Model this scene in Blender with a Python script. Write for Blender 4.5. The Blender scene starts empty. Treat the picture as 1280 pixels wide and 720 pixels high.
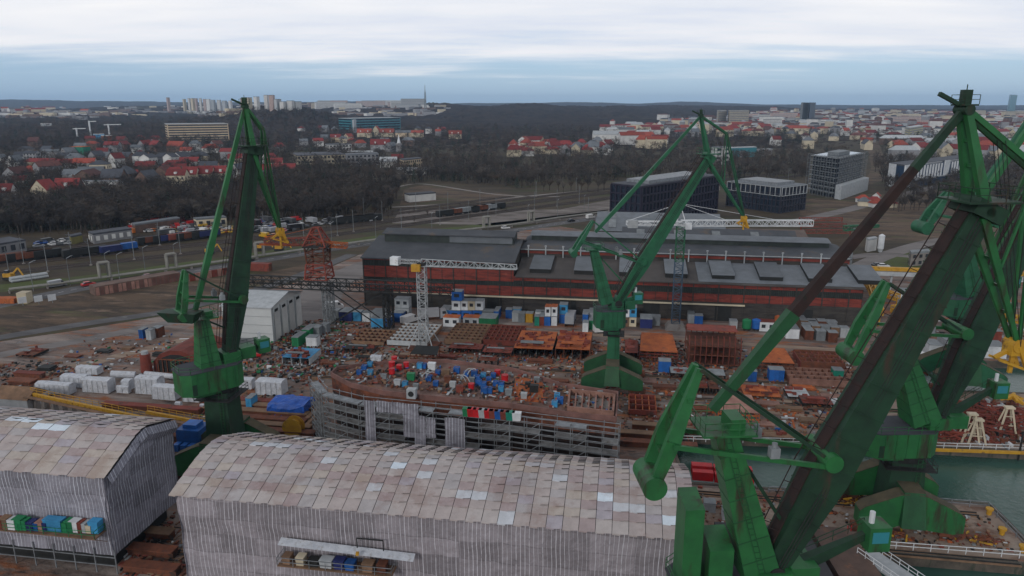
HAZE, CLOUD, SKYK, SUNE, SUNAZ, SUNROT, EXPO = .000065, 13.5, 1.0, 1.5, -150, -150, -.22
import bpy, bmesh, math, random
from mathutils import Vector as V, Matrix
from mathutils.geometry import tessellate_polygon
random.seed(7)
R = random.Random(11)
S = bpy.context.scene
COL = S.collection
# ---------------------------------------------------------------- camera
FP, H, PITCH = 900.0, 60.0, math.atan(230/900)
cp, sp = math.cos(PITCH), math.sin(PITCH)
CAM = V((0, 0, H))
cam = bpy.data.cameras.new('camera'); camo = bpy.data.objects.new('camera', cam); COL.objects.link(camo)
cam.sensor_width = 36; cam.lens = 36*FP/1280; cam.clip_end = 40000; cam.clip_start = 1
camo.location = CAM; camo.rotation_euler = (math.pi/2-PITCH, 0, 0)
S.camera = camo
def ray(px, py):
    u = (px-640)/FP; v = (360-py)/FP
    return V((u, cp+v*sp, -sp+v*cp))
def sstep(a, b, x):
    t = min(1, max(0, (x-a)/(b-a))); return t*t*(3-2*t)
def interp(xs, x):
    if x <= xs[0][0]: return xs[0][1]
    for (a, b), (c, d) in zip(xs, xs[1:]):
        if x <= c: return b+(d-b)*(x-a)/(c-a)
    return xs[-1][1]
RIDGE = [(-400,100),(0,104),(110,92),(200,80),(300,74),(400,84),(440,86),(490,76),(560,62),(640,68),(720,76),(800,62),(850,84),(900,70),(960,50),(1100,44),(1280,42),(1700,45)]
BUMPS = [(345,1950,85,330,58),(110,1700,150,500,16),(540,3000,150,600,37),(40,2700,110,450,34),(720,3300,170,700,36),(880,4300,170,800,36),(430,4200,140,900,44),(200,4200,160,800,34),(1150,5200,300,700,16)]
def terr(X, Y):
    if Y < 900: return 0.0
    c = 640+929*X/Y
    h = 12*sstep(1300, 4500, Y)
    for c0, d0, sc, sd, hh in BUMPS:
        h += hh*math.exp(-((c-c0)/sc)**2-((Y-d0)/sd)**2)*(0.86+0.14*math.sin(X*.006+c*.03)*math.cos(Y*.004))
    h = min(h, 66)
    r = interp(RIDGE, c)*(1+.03*math.sin(c*.045)+.02*math.sin(c*.11))
    h = max(h, r*sstep(6200, 8200, Y))
    return h*sstep(900, 1500, Y)
def G(px, py, z=0.0):
    d = ray(px, py)
    t = (z-H)/d.z if d.z < -1e-4 else 20000
    p = CAM+d*t
    if p.y > 900:
        t = 880
        while t < 12000:
            q = CAM+d*t
            if q.z <= terr(q.x, q.y): return V((q.x, q.y, terr(q.x, q.y)))
            t *= 1.006
        return CAM+d*12000
    return p
def PY(px, py, Y):
    d = ray(px, py); return CAM+d*(Y/d.y)
def proj(p):
    q = p-CAM
    dep = q.y*cp-q.z*sp; up = q.y*sp+q.z*cp
    return (640+FP*q.x/dep, 360-FP*up/dep, dep)
YA = math.radians(-8.8)                      # the shipyard grid
E1 = V((math.cos(YA), math.sin(YA), 0)); E2 = V((-math.sin(YA), math.cos(YA), 0)); EZ = V((0, 0, 1))
# ---------------------------------------------------------------- mesh builder
class MB:
    def __init__(s): s.v = []; s.f = []; s.m = []
    def quad(s, *pts, m=0):
        n = len(s.v); s.v += [V(p) for p in pts]; s.f.append(tuple(range(n, n+len(pts)))); s.m.append(m); return s
    def hexa(s, P, m=0):                     # 8 points: bottom ring, top ring
        n = len(s.v); s.v += [V(p) for p in P]
        for f in ((0,3,2,1),(4,5,6,7),(0,1,5,4),(1,2,6,5),(2,3,7,6),(3,0,4,7)):
            s.f.append(tuple(n+i for i in f)); s.m.append(m)
        return s
    def box(s, c, sx, sy, sz, ax=None, m=0, top=1.0):    # c = centre of the base
        a, b = ax if ax else (V((1,0,0)), V((0,1,0)))
        c = V(c); r = [(-.5,-.5),(.5,-.5),(.5,.5),(-.5,.5)]
        return s.hexa([c+a*(x*sx)+b*(y*sy) for x, y in r]+[c+a*(x*sx*top)+b*(y*sy*top)+EZ*sz for x, y in r], m)
    def beam(s, p, q, w, h, w2=None, h2=None, side=None, m=0):   # w across (side), h in the other direction
        p = V(p); q = V(q); d = (q-p).normalized()
        if side is None:
            side = d.cross(EZ)
            if side.length < .05: side = E1.copy()
        side = (side-d*side.dot(d)).normalized(); up = side.cross(d)
        w2 = w if w2 is None else w2; h2 = h if h2 is None else h2
        P = [p+side*(x*w)+up*(y*h) for x, y in ((-.5,-.5),(.5,-.5),(.5,.5),(-.5,.5))]
        Q = [q+side*(x*w2)+up*(y*h2) for x, y in ((-.5,-.5),(.5,-.5),(.5,.5),(-.5,.5))]
        return s.hexa(P+Q, m)
    def cyl(s, p, q, r, r2=None, n=12, m=0, caps=True):
        p = V(p); q = V(q); r2 = r if r2 is None else r2
        d = (q-p).normalized(); a = d.orthogonal().normalized(); b = d.cross(a)
        k = len(s.v)
        for c, rr in ((p, r), (q, r2)):
            for i in range(n):
                t = 2*math.pi*i/n; s.v.append(c+a*(rr*math.cos(t))+b*(rr*math.sin(t)))
        for i in range(n):
            j = (i+1) % n; s.f.append((k+i, k+j, k+n+j, k+n+i)); s.m.append(m)
        if caps:
            s.f.append(tuple(k+i for i in range(n))[::-1]); s.m.append(m)
            s.f.append(tuple(k+n+i for i in range(n))); s.m.append(m)
        return s
    def prism(s, pts, z0, z1, m=0, mt=None):   # pts: list of xy(z ignored), extruded z0..z1
        n = len(pts); k = len(s.v)
        s.v += [V((p[0], p[1], z0)) for p in pts]+[V((p[0], p[1], z1)) for p in pts]
        for i in range(n):
            j = (i+1) % n; s.f.append((k+i, k+j, k+n+j, k+n+i)); s.m.append(m)
        s.f.append(tuple(range(k, k+n))[::-1]); s.m.append(m)
        s.f.append(tuple(range(k+n, k+2*n))); s.m.append(m if mt is None else mt)
        return s
    def extr(s, pts, d, m=0):                 # planar polygon (3D points) extruded by vector d
        n = len(pts); k = len(s.v); d = V(d)
        s.v += [V(p) for p in pts]+[V(p)+d for p in pts]
        for i in range(n):
            j = (i+1) % n; s.f.append((k+i, k+j, k+n+j, k+n+i)); s.m.append(m)
        s.f.append(tuple(range(k, k+n))[::-1]); s.m.append(m)
        s.f.append(tuple(range(k+n, k+2*n))); s.m.append(m)
        return s
    def truss(s, p, q, w, h, n, t, side=None, m=0, w2=None, h2=None, tri=False):  # lattice girder
        p = V(p); q = V(q); d = (q-p).normalized()
        if side is None:
            side = d.cross(EZ)
            if side.length < .05: side = E1.copy()
        side = (side-d*side.dot(d)).normalized(); up = side.cross(d)
        w2 = w if w2 is None else w2; h2 = h if h2 is None else h2
        cs = [(-.5,-.5),(.5,-.5),(0,.5)] if tri else [(-.5,-.5),(.5,-.5),(.5,.5),(-.5,.5)]
        def ring(i):
            f = i/n; c = p.lerp(q, f); a = w+(w2-w)*f; b = h+(h2-h)*f
            return [c+side*(x*a)+up*(y*b) for x, y in cs]
        k = len(cs); A = ring(0); B = ring(n)
        for a, b in zip(A, B): s.beam(a, b, t, t, side=side, m=m)
        for i in range(n+1):
            r = ring(i)
            for j in range(k): s.beam(r[j], r[(j+1) % k], t*.6, t*.6, m=m)
            if i < n:
                r2 = ring(i+1)
                for j in range(k):
                    a, b = (r[j], r2[(j+1) % k]) if (i+j) % 2 else (r[(j+1) % k], r2[j])
                    s.beam(a, b, t*.6, t*.6, m=m)
        return s
    def rail(s, pts, h=1.1, step=2.0, t=.07, m=0):
        for a, b in zip(pts, pts[1:]):
            a = V(a); b = V(b); L = (b-a).length; n = max(1, int(L/step))
            for i in range(n+1):
                c = a.lerp(b, i/n); s.beam(c, c+EZ*h, t, t, m=m)
            for k in (.5, 1): s.beam(a+EZ*h*k, b+EZ*h*k, t, t, m=m)
        return s
    def build(s, name, mats, parent=None, smooth=False, origin=None):
        me = bpy.data.meshes.new(name)
        if parent is not None:
            W = PM[parent.name].inverted()
        elif origin is not None: W = Matrix.Translation(-V(origin))
        else: W = Matrix.Identity(4)
        me.from_pydata([W @ p for p in s.v], [], s.f); me.update()
        if not isinstance(mats, (list, tuple)): mats = [mats]
        for m_ in mats: me.materials.append(m_)
        if len(mats) > 1: me.polygons.foreach_set('material_index', s.m)
        if smooth: me.polygons.foreach_set('use_smooth', [True]*len(s.f))
        o = bpy.data.objects.new(name, me); COL.objects.link(o)
        if parent is not None: o.parent = parent; PM[o.name] = PM[parent.name]
        elif origin is not None: o.location = origin; PM[o.name] = Matrix.Translation(V(origin))
        else: PM[o.name] = Matrix.Identity(4)
        return o
PM = {}
ALL = []
def tag(o, label, cat, group=None, kind=None):
    if kind: o['kind'] = kind
    if label: o['label'] = label
    if cat: o['category'] = cat
    if group: o['group'] = group
    if kind is None: ALL.append(o)
    return o
def thing(name, label, cat, loc, rz=0.0, group=None):
    o = bpy.data.objects.new(name, None); COL.objects.link(o); o.empty_display_size = .5
    o.location = loc; o.rotation_euler = (0, 0, rz)
    PM[o.name] = Matrix.Translation(V(loc)) @ Matrix.Rotation(rz, 4, 'Z')
    return tag(o, label, cat, group)
def struct(o): o['kind'] = 'structure'; return o
def stuff(o, label=None, cat=None):
    o['kind'] = 'stuff'
    if label: o['label'] = label
    if cat: o['category'] = cat
    return o
def copy_tree(o, parent=None):
    c = o.copy(); COL.objects.link(c); c.parent = parent
    if parent is None: ALL.append(c)
    for ch in CH.get(o.name, ()): copy_tree(ch, c)
    return c
CH = {}
def proto(root, kids): CH[root.name] = kids; return root
# ---------------------------------------------------------------- materials
MATS = {}
def mat(name, c, rough=.8, c2=None, scale=.3, metal=0.0, amt=.6, dirt=None, dscale=.08, dpos=.55, bump=.0, vary=0.0, streak=False, spec=.3):
    if name in MATS: return MATS[name]
    m = bpy.data.materials.new(name); m.use_nodes = True
    nt = m.node_tree; N = nt.nodes; L = nt.links; b = N['Principled BSDF']
    b.inputs['Roughness'].default_value = rough; b.inputs['Metallic'].default_value = metal
    b.inputs['Specular IOR Level'].default_value = spec
    tc = N.new('ShaderNodeTexCoord')
    n1 = N.new('ShaderNodeTexNoise'); n1.inputs['Scale'].default_value = scale; n1.inputs['Detail'].default_value = 6; n1.inputs['Roughness'].default_value = .65
    L.new(tc.outputs['Object'], n1.inputs['Vector'])
    c2 = c2 or tuple(x*.55 for x in c)
    rp = N.new('ShaderNodeValToRGB'); rp.color_ramp.elements[0].position = .5-amt*.3; rp.color_ramp.elements[1].position = .5+amt*.3
    rp.color_ramp.elements[0].color = (*c2, 1); rp.color_ramp.elements[1].color = (*c, 1)
    L.new(n1.outputs['Fac'], rp.inputs['Fac']); out = rp.outputs['Color']
    if dirt:
        n2 = N.new('ShaderNodeTexNoise'); n2.inputs['Scale'].default_value = dscale; n2.inputs['Detail'].default_value = 8; n2.inputs['Roughness'].default_value = .7
        if streak:
            mp = N.new('ShaderNodeMapping'); mp.inputs['Scale'].default_value = (1, 1, .18); L.new(tc.outputs['Object'], mp.inputs['Vector']); L.new(mp.outputs[0], n2.inputs['Vector'])
        else: L.new(tc.outputs['Object'], n2.inputs['Vector'])
        r2 = N.new('ShaderNodeValToRGB'); r2.color_ramp.elements[0].position = dpos; r2.color_ramp.elements[1].position = dpos+.1
        L.new(n2.outputs['Fac'], r2.inputs['Fac'])
        mx = N.new('ShaderNodeMix'); mx.data_type = 'RGBA'; L.new(r2.outputs['Color'], mx.inputs[0]); L.new(out, mx.inputs[6]); mx.inputs[7].default_value = (*dirt, 1); out = mx.outputs[2]
    if vary:
        oi = N.new('ShaderNodeObjectInfo'); hs = N.new('ShaderNodeHueSaturation'); mr = N.new('ShaderNodeMapRange')
        mr.inputs[3].default_value = 1-vary; mr.inputs[4].default_value = 1+vary
        L.new(oi.outputs['Random'], mr.inputs[0]); L.new(mr.outputs[0], hs.inputs['Value']); L.new(out, hs.inputs['Color']); out = hs.outputs['Color']
    L.new(out, b.inputs['Base Color'])
    if bump:
        bp = N.new('ShaderNodeBump'); bp.inputs['Strength'].default_value = bump; bp.inputs['Distance'].default_value = .2
        n3 = N.new('ShaderNodeTexNoise'); n3.inputs['Scale'].default_value = scale*4; n3.inputs['Detail'].default_value = 5; L.new(tc.outputs['Object'], n3.inputs['Vector'])
        L.new(n3.outputs['Fac'], bp.inputs['Height']); L.new(bp.outputs[0], b.inputs['Normal'])
    MATS[name] = m
    return m
RUST = (.12, .045, .022)
M = dict(
 green=mat('crane_green', (.018,.13,.036), .5, (.012,.08,.026), .5, dirt=(.028,.03,.016), dscale=.4, dpos=.53, streak=True, spec=.4),
 green_dark=mat('crane_green_shaded', (.013,.048,.024), .6, (.009,.024,.015), .5, dirt=(.045,.028,.02), dscale=.35, dpos=.56, streak=True),  # shaded copy of the crane green, shade put into the colour, plus dirt streaks
 green_pale=mat('crane_green_pale', (.02,.115,.055), .5, (.014,.07,.036), .5, dirt=(.03,.036,.025), dscale=.3, dpos=.6, streak=True),
 teal=mat('teal_paint', (.015,.22,.15), .5),
 green_mid=mat('crane_green_mid', (.016,.085,.032), .55, (.011,.048,.02), .5, dirt=(.035,.03,.02), dscale=.3, dpos=.58, streak=True),
 legtop=mat('leg_top_dirt', (.09,.075,.045), .9, (.05,.045,.03), .6),
 pipe=mat('pipe_lagging', (.24,.235,.21), .7, (.16,.155,.14), .4),
 rail=mat('worn_rail', (.1,.075,.06), .5, (.06,.045,.04), .6),
 mastblue=mat('blue_grey_lattice', (.06,.1,.15), .6),
 plank=mat('weathered_planks', (.2,.2,.2), .85, (.1,.1,.1), .7, dirt=(.07,.055,.045), dscale=.6),
 walk=mat('rusty_walkway', (.034,.018,.016), .85, (.016,.011,.011), .8, dirt=(.012,.018,.014), dscale=.5),
 black=mat('dark_steel', (.02,.022,.022), .7, (.012,.012,.012), .5),
 rust=mat('rusty_steel', (.17,.055,.028), .85, (.07,.028,.018), .6, dirt=(.05,.03,.024), dscale=.4, vary=.25),
 rust_red=mat('red_primer', (.2,.045,.03), .8, (.12,.03,.022), .5, dirt=(.07,.035,.028), dscale=.35, vary=.2),
 orange=mat('orange_rust', (.42,.115,.03), .85, (.22,.055,.02), .5, dirt=(.12,.05,.03), dscale=.35, dpos=.56, vary=.2),
 pink=mat('pinkish_plate', (.36,.2,.16), .85, (.2,.1,.08), .4, vary=.15),
 yellow=mat('yellow_paint', (.5,.29,.02), .6, (.34,.17,.02), .6, dirt=(.13,.07,.03), dscale=.6),
 white=mat('white_paint', (.62,.64,.66), .6, (.42,.44,.46), .4, dirt=(.25,.22,.2), dscale=.6, dpos=.62),
 cream=mat('cream_wall', (.5,.44,.32), .85, (.38,.33,.25), .2, vary=.15),
 wall_white=mat('white_wall', (.58,.58,.56), .85, (.42,.42,.42), .2, vary=.15),
 wall_grey=mat('grey_wall', (.26,.26,.27), .85, (.18,.18,.19), .2, vary=.2),
 wall_brown=mat('brown_wall', (.17,.11,.09), .85, vary=.2),
 wall_yellow=mat('yellow_wall', (.56,.45,.3), .85, (.44,.34,.24), .2),
 roof_red=mat('red_tile_roof', (.2,.03,.028), .85, (.1,.02,.02), .5, vary=.35),
 roof_brown=mat('brown_tile_roof', (.12,.045,.038), .85, (.07,.03,.028), .5, vary=.3),
 twig3=mat('bare_twigs_brown', (.1,.068,.048), .95, (.06,.042,.032), .4, vary=.3),
 twig4=mat('bare_twigs_pale', (.115,.1,.085), .95, (.07,.06,.052), .4, vary=.3),
 plate=mat('bare_steel_plate', (.24,.13,.1), .7, (.12,.06,.045), .6, vary=.25),
 roof_orange=mat('orange_tile_roof', (.3,.06,.038), .85, (.17,.038,.028), .5, vary=.2),
 roof_dark=mat('dark_roof', (.06,.065,.08), .8, (.04,.042,.05), .3, vary=.2),
 roof_grey=mat('grey_roof', (.14,.155,.175), .8, (.1,.11,.12), .3, vary=.2),
 blue=mat('blue_paint', (.012,.1,.36), .5, (.012,.06,.2), .7, vary=.25, dirt=(.06,.05,.05), dscale=1.2, dpos=.62),
 navy=mat('navy_paint', (.02,.03,.13), .55, vary=.2),
 sky_blue=mat('light_blue_paint', (.05,.27,.5), .5, (.03,.17,.33), .7, vary=.2, dirt=(.09,.07,.06), dscale=1.2, dpos=.62),
 red=mat('red_paint', (.5,.015,.02), .5, (.3,.01,.014), .7, vary=.2),
 teal_d=mat('green_box_paint', (.015,.18,.07), .55, vary=.2),
 grey=mat('grey_paint', (.2,.22,.23), .7, (.12,.13,.14), .6, vary=.2),
 lgrey=mat('light_grey_paint', (.38,.4,.42), .7, (.26,.28,.29), .6, vary=.15),
 galv=mat('galvanised_steel', (.26,.28,.3), .55, (.13,.14,.15), .8, metal=.3),
 conc=mat('concrete', (.24,.225,.21), .9, (.18,.16,.15), .3, dirt=(.12,.09,.075), dscale=.3),
 timber=mat('timber', (.22,.13,.08), .9, (.11,.07,.045), .5, vary=.2),
 glass=mat('dark_glass', (.012,.018,.028), .12, (.02,.03,.05), .1, spec=.8),
 glass_b=mat('blue_glass', (.03,.22,.26), .3, (.02,.14,.18), .1, spec=.8),
 win=mat('window_dark', (.035,.04,.05), .25, spec=.6),
 tyre=mat('rubber', (.015,.015,.015), .9),
 tarp=mat('white_wrap', (.5,.52,.56), .45, (.33,.35,.39), 1.2, bump=.5, dirt=(.3,.29,.29), dscale=1.5),
 tarp_blue=mat('blue_tarp', (.01,.09,.42), .45, (.01,.05,.24), .8, bump=.6),
 bark=mat('bark', (.07,.058,.05), .95),
 twig=mat('bare_twigs', (.062,.05,.043), .95, (.036,.031,.029), .4, vary=.35),
 twig2=mat('bare_twigs_grey', (.055,.05,.05), .95, (.03,.028,.03), .4, vary=.35),
 fir=mat('evergreen_leaves', (.018,.032,.018), .9, (.01,.018,.011), .6, vary=.3),
 green_net=mat('green_netting', (.02,.2,.13), .8),
)
# ---------------------------------------------------------------- setting: ground, water, roads
def poly_sheet(name, outer, holes, z, m):
    loops = [[V((p[0], p[1], z)) for p in outer]]+[[V((p[0], p[1], z)) for p in h] for h in holes]
    flat = [p for l in loops for p in l]
    tris = tessellate_polygon(loops)
    me = bpy.data.meshes.new(name)
    T = []
    for t in tris:
        a, b, c = [flat[i] for i in t]
        T.append(t if (b-a).cross(c-a).z > 0 else (t[0], t[2], t[1]))
    me.from_pydata(flat, [], T); me.update(); me.materials.append(m)
    o = bpy.data.objects.new(name, me); COL.objects.link(o); PM[o.name] = Matrix.Identity(4)
    return struct(o)
HB1 = [(29,124),(62,121.3),(91,117.5),(310,104),(310,20),(46,20),(46,88.2),(72,84.6),(73.6,99.3),(40.8,104.0),(28,105.8)]
HB2 = [(92,145.5),(200,136),(310,126),(310,150),(92,164.5)]
def ground_mat(name, cols, scales, bump=.3, wet=None):
    m = bpy.data.materials.new(name); m.use_nodes = True
    nt = m.node_tree; N = nt.nodes; L = nt.links; b = N['Principled BSDF']; b.inputs['Roughness'].default_value = .95; b.inputs['Specular IOR Level'].default_value = .2
    tc = N.new('ShaderNodeTexCoord'); out = None
    mp = N.new('ShaderNodeMapping'); mp.inputs['Rotation'].default_value = (0, 0, -YA); L.new(tc.outputs['Object'], mp.inputs['Vector'])
    for i, (c, sc) in enumerate(zip(cols, scales)):
        if out is None:
            rgb = N.new('ShaderNodeRGB'); rgb.outputs[0].default_value = (*c, 1); out = rgb.outputs[0]; continue
        n = N.new('ShaderNodeTexNoise'); n.noise_dimensions = '3D'; n.inputs['Scale'].default_value = 1.0; n.inputs['Detail'].default_value = 9; n.inputs['Roughness'].default_value = .68
        m2 = N.new('ShaderNodeMapping'); m2.inputs['Scale'].default_value = (sc[0], sc[1], 1); m2.inputs['Location'].default_value = (i*17.3, i*5.1, i*3.0)
        L.new(mp.outputs[0], m2.inputs['Vector']); L.new(m2.outputs[0], n.inputs['Vector'])
        r = N.new('ShaderNodeValToRGB'); r.color_ramp.elements[0].position = sc[2]; r.color_ramp.elements[1].position = sc[2]+sc[3]
        L.new(n.outputs['Fac'], r.inputs['Fac'])
        mx = N.new('ShaderNodeMix'); mx.data_type = 'RGBA'; L.new(r.outputs['Color'], mx.inputs[0]); L.new(out, mx.inputs[6]); mx.inputs[7].default_value = (*c, 1); out = mx.outputs[2]
        if wet == i:
            mr = N.new('ShaderNodeMapRange'); mr.inputs[3].default_value = .95; mr.inputs[4].default_value = .3; L.new(r.outputs['Color'], mr.inputs[0]); L.new(mr.outputs[0], b.inputs['Roughness'])
    L.new(out, b.inputs['Base Color'])
    if bump:
        n = N.new('ShaderNodeTexNoise'); n.inputs['Scale'].default_value = 1.2; n.inputs['Detail'].default_value = 8; L.new(tc.outputs['Object'], n.inputs['Vector'])
        bp = N.new('ShaderNodeBump'); bp.inputs['Strength'].default_value = bump; bp.inputs['Distance'].default_value = .4; L.new(n.outputs['Fac'], bp.inputs['Height']); L.new(bp.outputs[0], b.inputs['Normal'])
    return m
GM = ground_mat('ground_field', [(.06,.045,.028), (.03,.024,.018), (.045,.052,.02), (.09,.065,.048)],
                [None, (.02,.05,.45,.2), (.012,.04,.5,.15), (.03,.12,.58,.1)])
YM = ground_mat('yard_dirt', [(.17,.135,.118), (.095,.07,.062), (.2,.1,.065), (.24,.2,.178), (.05,.04,.037), (.22,.085,.04)],
                [None, (.06,.16,.42,.16), (.05,.12,.52,.14), (.02,.14,.5,.12), (.16,.35,.55,.08), (.06,.2,.52,.08)], .5, wet=4)
PM_ = ground_mat('pier_deck', [(.24,.185,.15), (.13,.075,.055), (.3,.25,.21), (.05,.042,.038)], [None, (.15,.2,.48,.12), (.1,.2,.54,.1), (.3,.4,.6,.06)], .4)
AM = ground_mat('asphalt', [(.1,.098,.102), (.065,.064,.066), (.13,.125,.122)], [None, (.03,.2,.45,.2), (.2,.2,.55,.1)], .1)
AD = ground_mat('old_asphalt', [(.17,.155,.15), (.1,.09,.085), (.2,.18,.17)], [None, (.04,.2,.45,.2), (.1,.3,.55,.1)], .1)
BM = ground_mat('ballast', [(.045,.037,.032), (.024,.021,.02), (.06,.05,.038)], [None, (.1,.4,.45,.15), (.05,.2,.58,.1)], .5)
GR = ground_mat('dull_grass', [(.062,.078,.024), (.05,.048,.024), (.1,.085,.05)], [None, (.05,.1,.5,.15), (.05,.1,.58,.1)], .4)
DR = ground_mat('dirt_field', [(.1,.068,.045), (.045,.034,.026), (.15,.105,.075), (.07,.07,.03), (.035,.027,.022)], [None, (.03,.1,.45,.12), (.05,.18,.55,.08), (.02,.09,.55,.08), (.12,.3,.6,.06)], .4)
poly_sheet('ground', [(-9000,-400),(9000,-400),(9000,12500),(-9000,12500)], [HB1, HB2], 0, GM)
def gp(pts): return [tuple(G(x, y)[:2]) for x, y in pts]
yard = [(-170,30),(-150,130)]+gp([(0,427),(90,414),(210,394),(300,373),(372,352),(450,318),(520,300),(700,283)])+[(120,262),(200,262),(330,240),(330,-60),(-170,-60)]
poly_sheet('shipyard_ground', yard, [HB1, HB2], .02, YM)
def ribbon(name, pts, w, m, z, kind='structure'):
    P = [V((p[0], p[1], 0)) for p in (gp(pts) if isinstance(pts, list) else pts)]
    # resample smooth
    Q = []
    for i in range(len(P)-1):
        p0 = P[max(0, i-1)]; p1 = P[i]; p2 = P[i+1]; p3 = P[min(len(P)-1, i+2)]
        for k in range(6):
            t = k/6
            Q.append(.5*((2*p1)+(p2-p0)*t+(2*p0-5*p1+4*p2-p3)*t*t+(3*p1-p0-3*p2+p3)*t**3))
    Q.append(P[-1])
    mb = MB(); k = 0; W = w if callable(w) else (lambda f: w)
    Lf = []; Rt = []
    for i, q in enumerate(Q):
        d = (Q[min(i+1, len(Q)-1)]-Q[max(i-1, 0)]).normalized(); n = V((-d.y, d.x, 0)); hw = W(i/(len(Q)-1))/2
        zz = z+terr(q.x, q.y)
        Lf.append(V((q.x+n.x*hw, q.y+n.y*hw, zz))); Rt.append(V((q.x-n.x*hw, q.y-n.y*hw, zz)))
    for i in range(len(Q)-1): mb.quad(Rt[i], Rt[i+1], Lf[i+1], Lf[i])
    o = mb.build(name, m); struct(o)
    return Q
def sheet(name, pts, m, z):
    P = gp(pts); return poly_sheet(name, P, [], z, m)
# fields and verges
sheet('field', [(-60,415),(-60,392),(60,372),(210,352),(300,345),(330,342),(420,322),(440,318),(370,346),(300,366),(205,388),(90,408),(0,419)], DR, .024)
sheet('verge', [(-60,372),(120,352),(330,321),(480,300),(640,281),(760,266),(760,262),(640,276),(480,293),(330,314),(120,343),(-60,362)], GR, .024)
sheet('field', [(505,236),(530,231),(640,243),(640,256),(560,250),(500,256)], DR, .024)
sheet('field', [(1000,272),(1000,250),(1080,243),(1210,240),(1300,262),(1300,292),(1180,302),(1090,300)], DR, .024)
sheet('field', [(1070,340),(1085,322),(1170,310),(1220,330),(1230,345)], GR, .028)
sheet('construction_ground', [(490,279),(500,262),(640,262),(700,262),(760,250),(900,225),(900,238),(760,270),(640,282)], ground_mat('gravel_ground', [(.16,.14,.13),(.09,.075,.065),(.24,.22,.2)], [None,(.03,.1,.45,.1),(.03,.15,.56,.08)], .3), .024)
main_road = ribbon('road', [(-80,398),(20,377),(120,357),(240,339),(330,325),(450,306),(560,294),(640,288),(700,279),(760,270),(860,250)], 8.5, AM, .032)
ribbon('road', [(-60,436),(0,422),(110,404),(210,389),(300,368),(370,346),(440,318)], 5, AM, .032)
ribbon('road', [(-60,462),(0,444),(110,424),(215,403),(300,388)], 5, AD, .036)
ribbon('road', [(395,400),(400,370),(430,345),(500,318)], 14, AD, .036)
ribbon('road', [(1060,342),(1100,322),(1150,306),(1190,298),(1230,292)], 8, AD, .04)
ribbon('road', [(1060,322),(1100,318),(1150,322),(1200,328)], 6, AD, .044)
ribbon('road', [(495,234),(530,230),(620,243),(700,246)], 3, MATS['concrete'], .04)
ribbon('road', [(490,259),(560,255),(640,247),(760,236)], 4, MATS['concrete'], .04)
ribbon('road', [(1010,240),(1080,228),(1100,214),(1094,190),(1087,165)], 16, DR, .05)
ribbon('road', [(980,280),(1060,262),(1130,243),(1200,226)], 9, AD, .04)
for cl, w in (([(-60,352),(0,342),(150,326),(300,309),(480,285),(640,263),(760,248),(1000,219),(1080,206)], 9), ([(-60,340),(0,331),(150,315),(300,300),(480,277),(640,256),(760,241),(1000,214)], 11),
              ([(0,320),(150,304),(300,292),(480,269),(640,250),(760,236),(1000,209)], 7), ([(-60,322),(60,309),(200,294),(300,286),(400,276),(480,265),(640,246)], 6)):
    Q = ribbon('railway_bed', cl, w, BM, .05)
    for off in (-1.6, 1.6) if w < 10 else (-3.5, 0, 3.5):
        mb = MB()
        for a, b in zip(Q, Q[1:]):
            d = (b-a).normalized(); n = V((-d.y, d.x, 0))
            for k in (-.72, .72):
                p = a+n*(off*1.3+k); q = b+n*(off*1.3+k)
                p.z = terr(p.x, p.y)+.2; q.z = terr(q.x, q.y)+.2
                mb.beam(p, q, .1, .16)
        struct(mb.build('railway_track', M['rail']))
sand = ground_mat('packed_sand', [(.25,.19,.145),(.16,.11,.085),(.3,.24,.2)], [None,(.05,.4,.45,.12),(.1,.4,.58,.08)], .3)
for pts, w in (([(620,455),(720,459),(860,470),(1060,490)],2.6),([(640,470),(740,476),(900,492),(1050,508)],1.8),([(430,444),(500,446),(560,446)],5),([(860,505),(960,515),(1050,524)],1.4),([(40,470),(120,452),(250,420),(300,408)],4),([(640,412),(760,420),(900,428),(1080,440)],2.6)): ribbon('dirt_track', pts, w, sand, .03)
# road lane markings
mb = MB()
for i, (a, b) in enumerate(zip(main_road, main_road[1:])):
    L_ = (b-a).length; n = max(1, int(L_/8))
    for k in range(n):
        p = a.lerp(b, (k+.2)/n); q = a.lerp(b, (k+.65)/n); d = (q-p).normalized(); s = V((-d.y, d.x, 0))*.09
        mb.quad(p-s+EZ*.038, q-s+EZ*.038, q+s+EZ*.038, p+s+EZ*.038)
struct(mb.build('road_marking', M['white']))
# water
m = bpy.data.materials.new('harbour_water'); m.use_nodes = True; N = m.node_tree.nodes; L = m.node_tree.links; b = N['Principled BSDF']
b.inputs['Base Color'].default_value = (.012,.045,.04,1); b.inputs['Roughness'].default_value = .2; b.inputs['Specular IOR Level'].default_value = .35
tc = N.new('ShaderNodeTexCoord'); n = N.new('ShaderNodeTexNoise'); n.inputs['Scale'].default_value = 1.1; n.inputs['Detail'].default_value = 5; L.new(tc.outputs['Object'], n.inputs['Vector'])
bp = N.new('ShaderNodeBump'); bp.inputs['Strength'].default_value = .45; bp.inputs['Distance'].default_value = .16; L.new(n.outputs['Fac'], bp.inputs['Height']); L.new(bp.outputs[0], b.inputs['Normal'])
n2 = N.new('ShaderNodeTexNoise'); n2.inputs['Scale'].default_value = .05; n2.inputs['Detail'].default_value = 3; L.new(tc.outputs['Object'], n2.inputs['Vector'])
r = N.new('ShaderNodeValToRGB'); r.color_ramp.elements[0].color = (.014,.045,.034,1); r.color_ramp.elements[1].color = (.035,.085,.07,1); r.color_ramp.elements[0].position = .35; r.color_ramp.elements[1].position = .65
L.new(n2.outputs['Fac'], r.inputs['Fac']); L.new(r.outputs[0], b.inputs['Base Color'])
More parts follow.
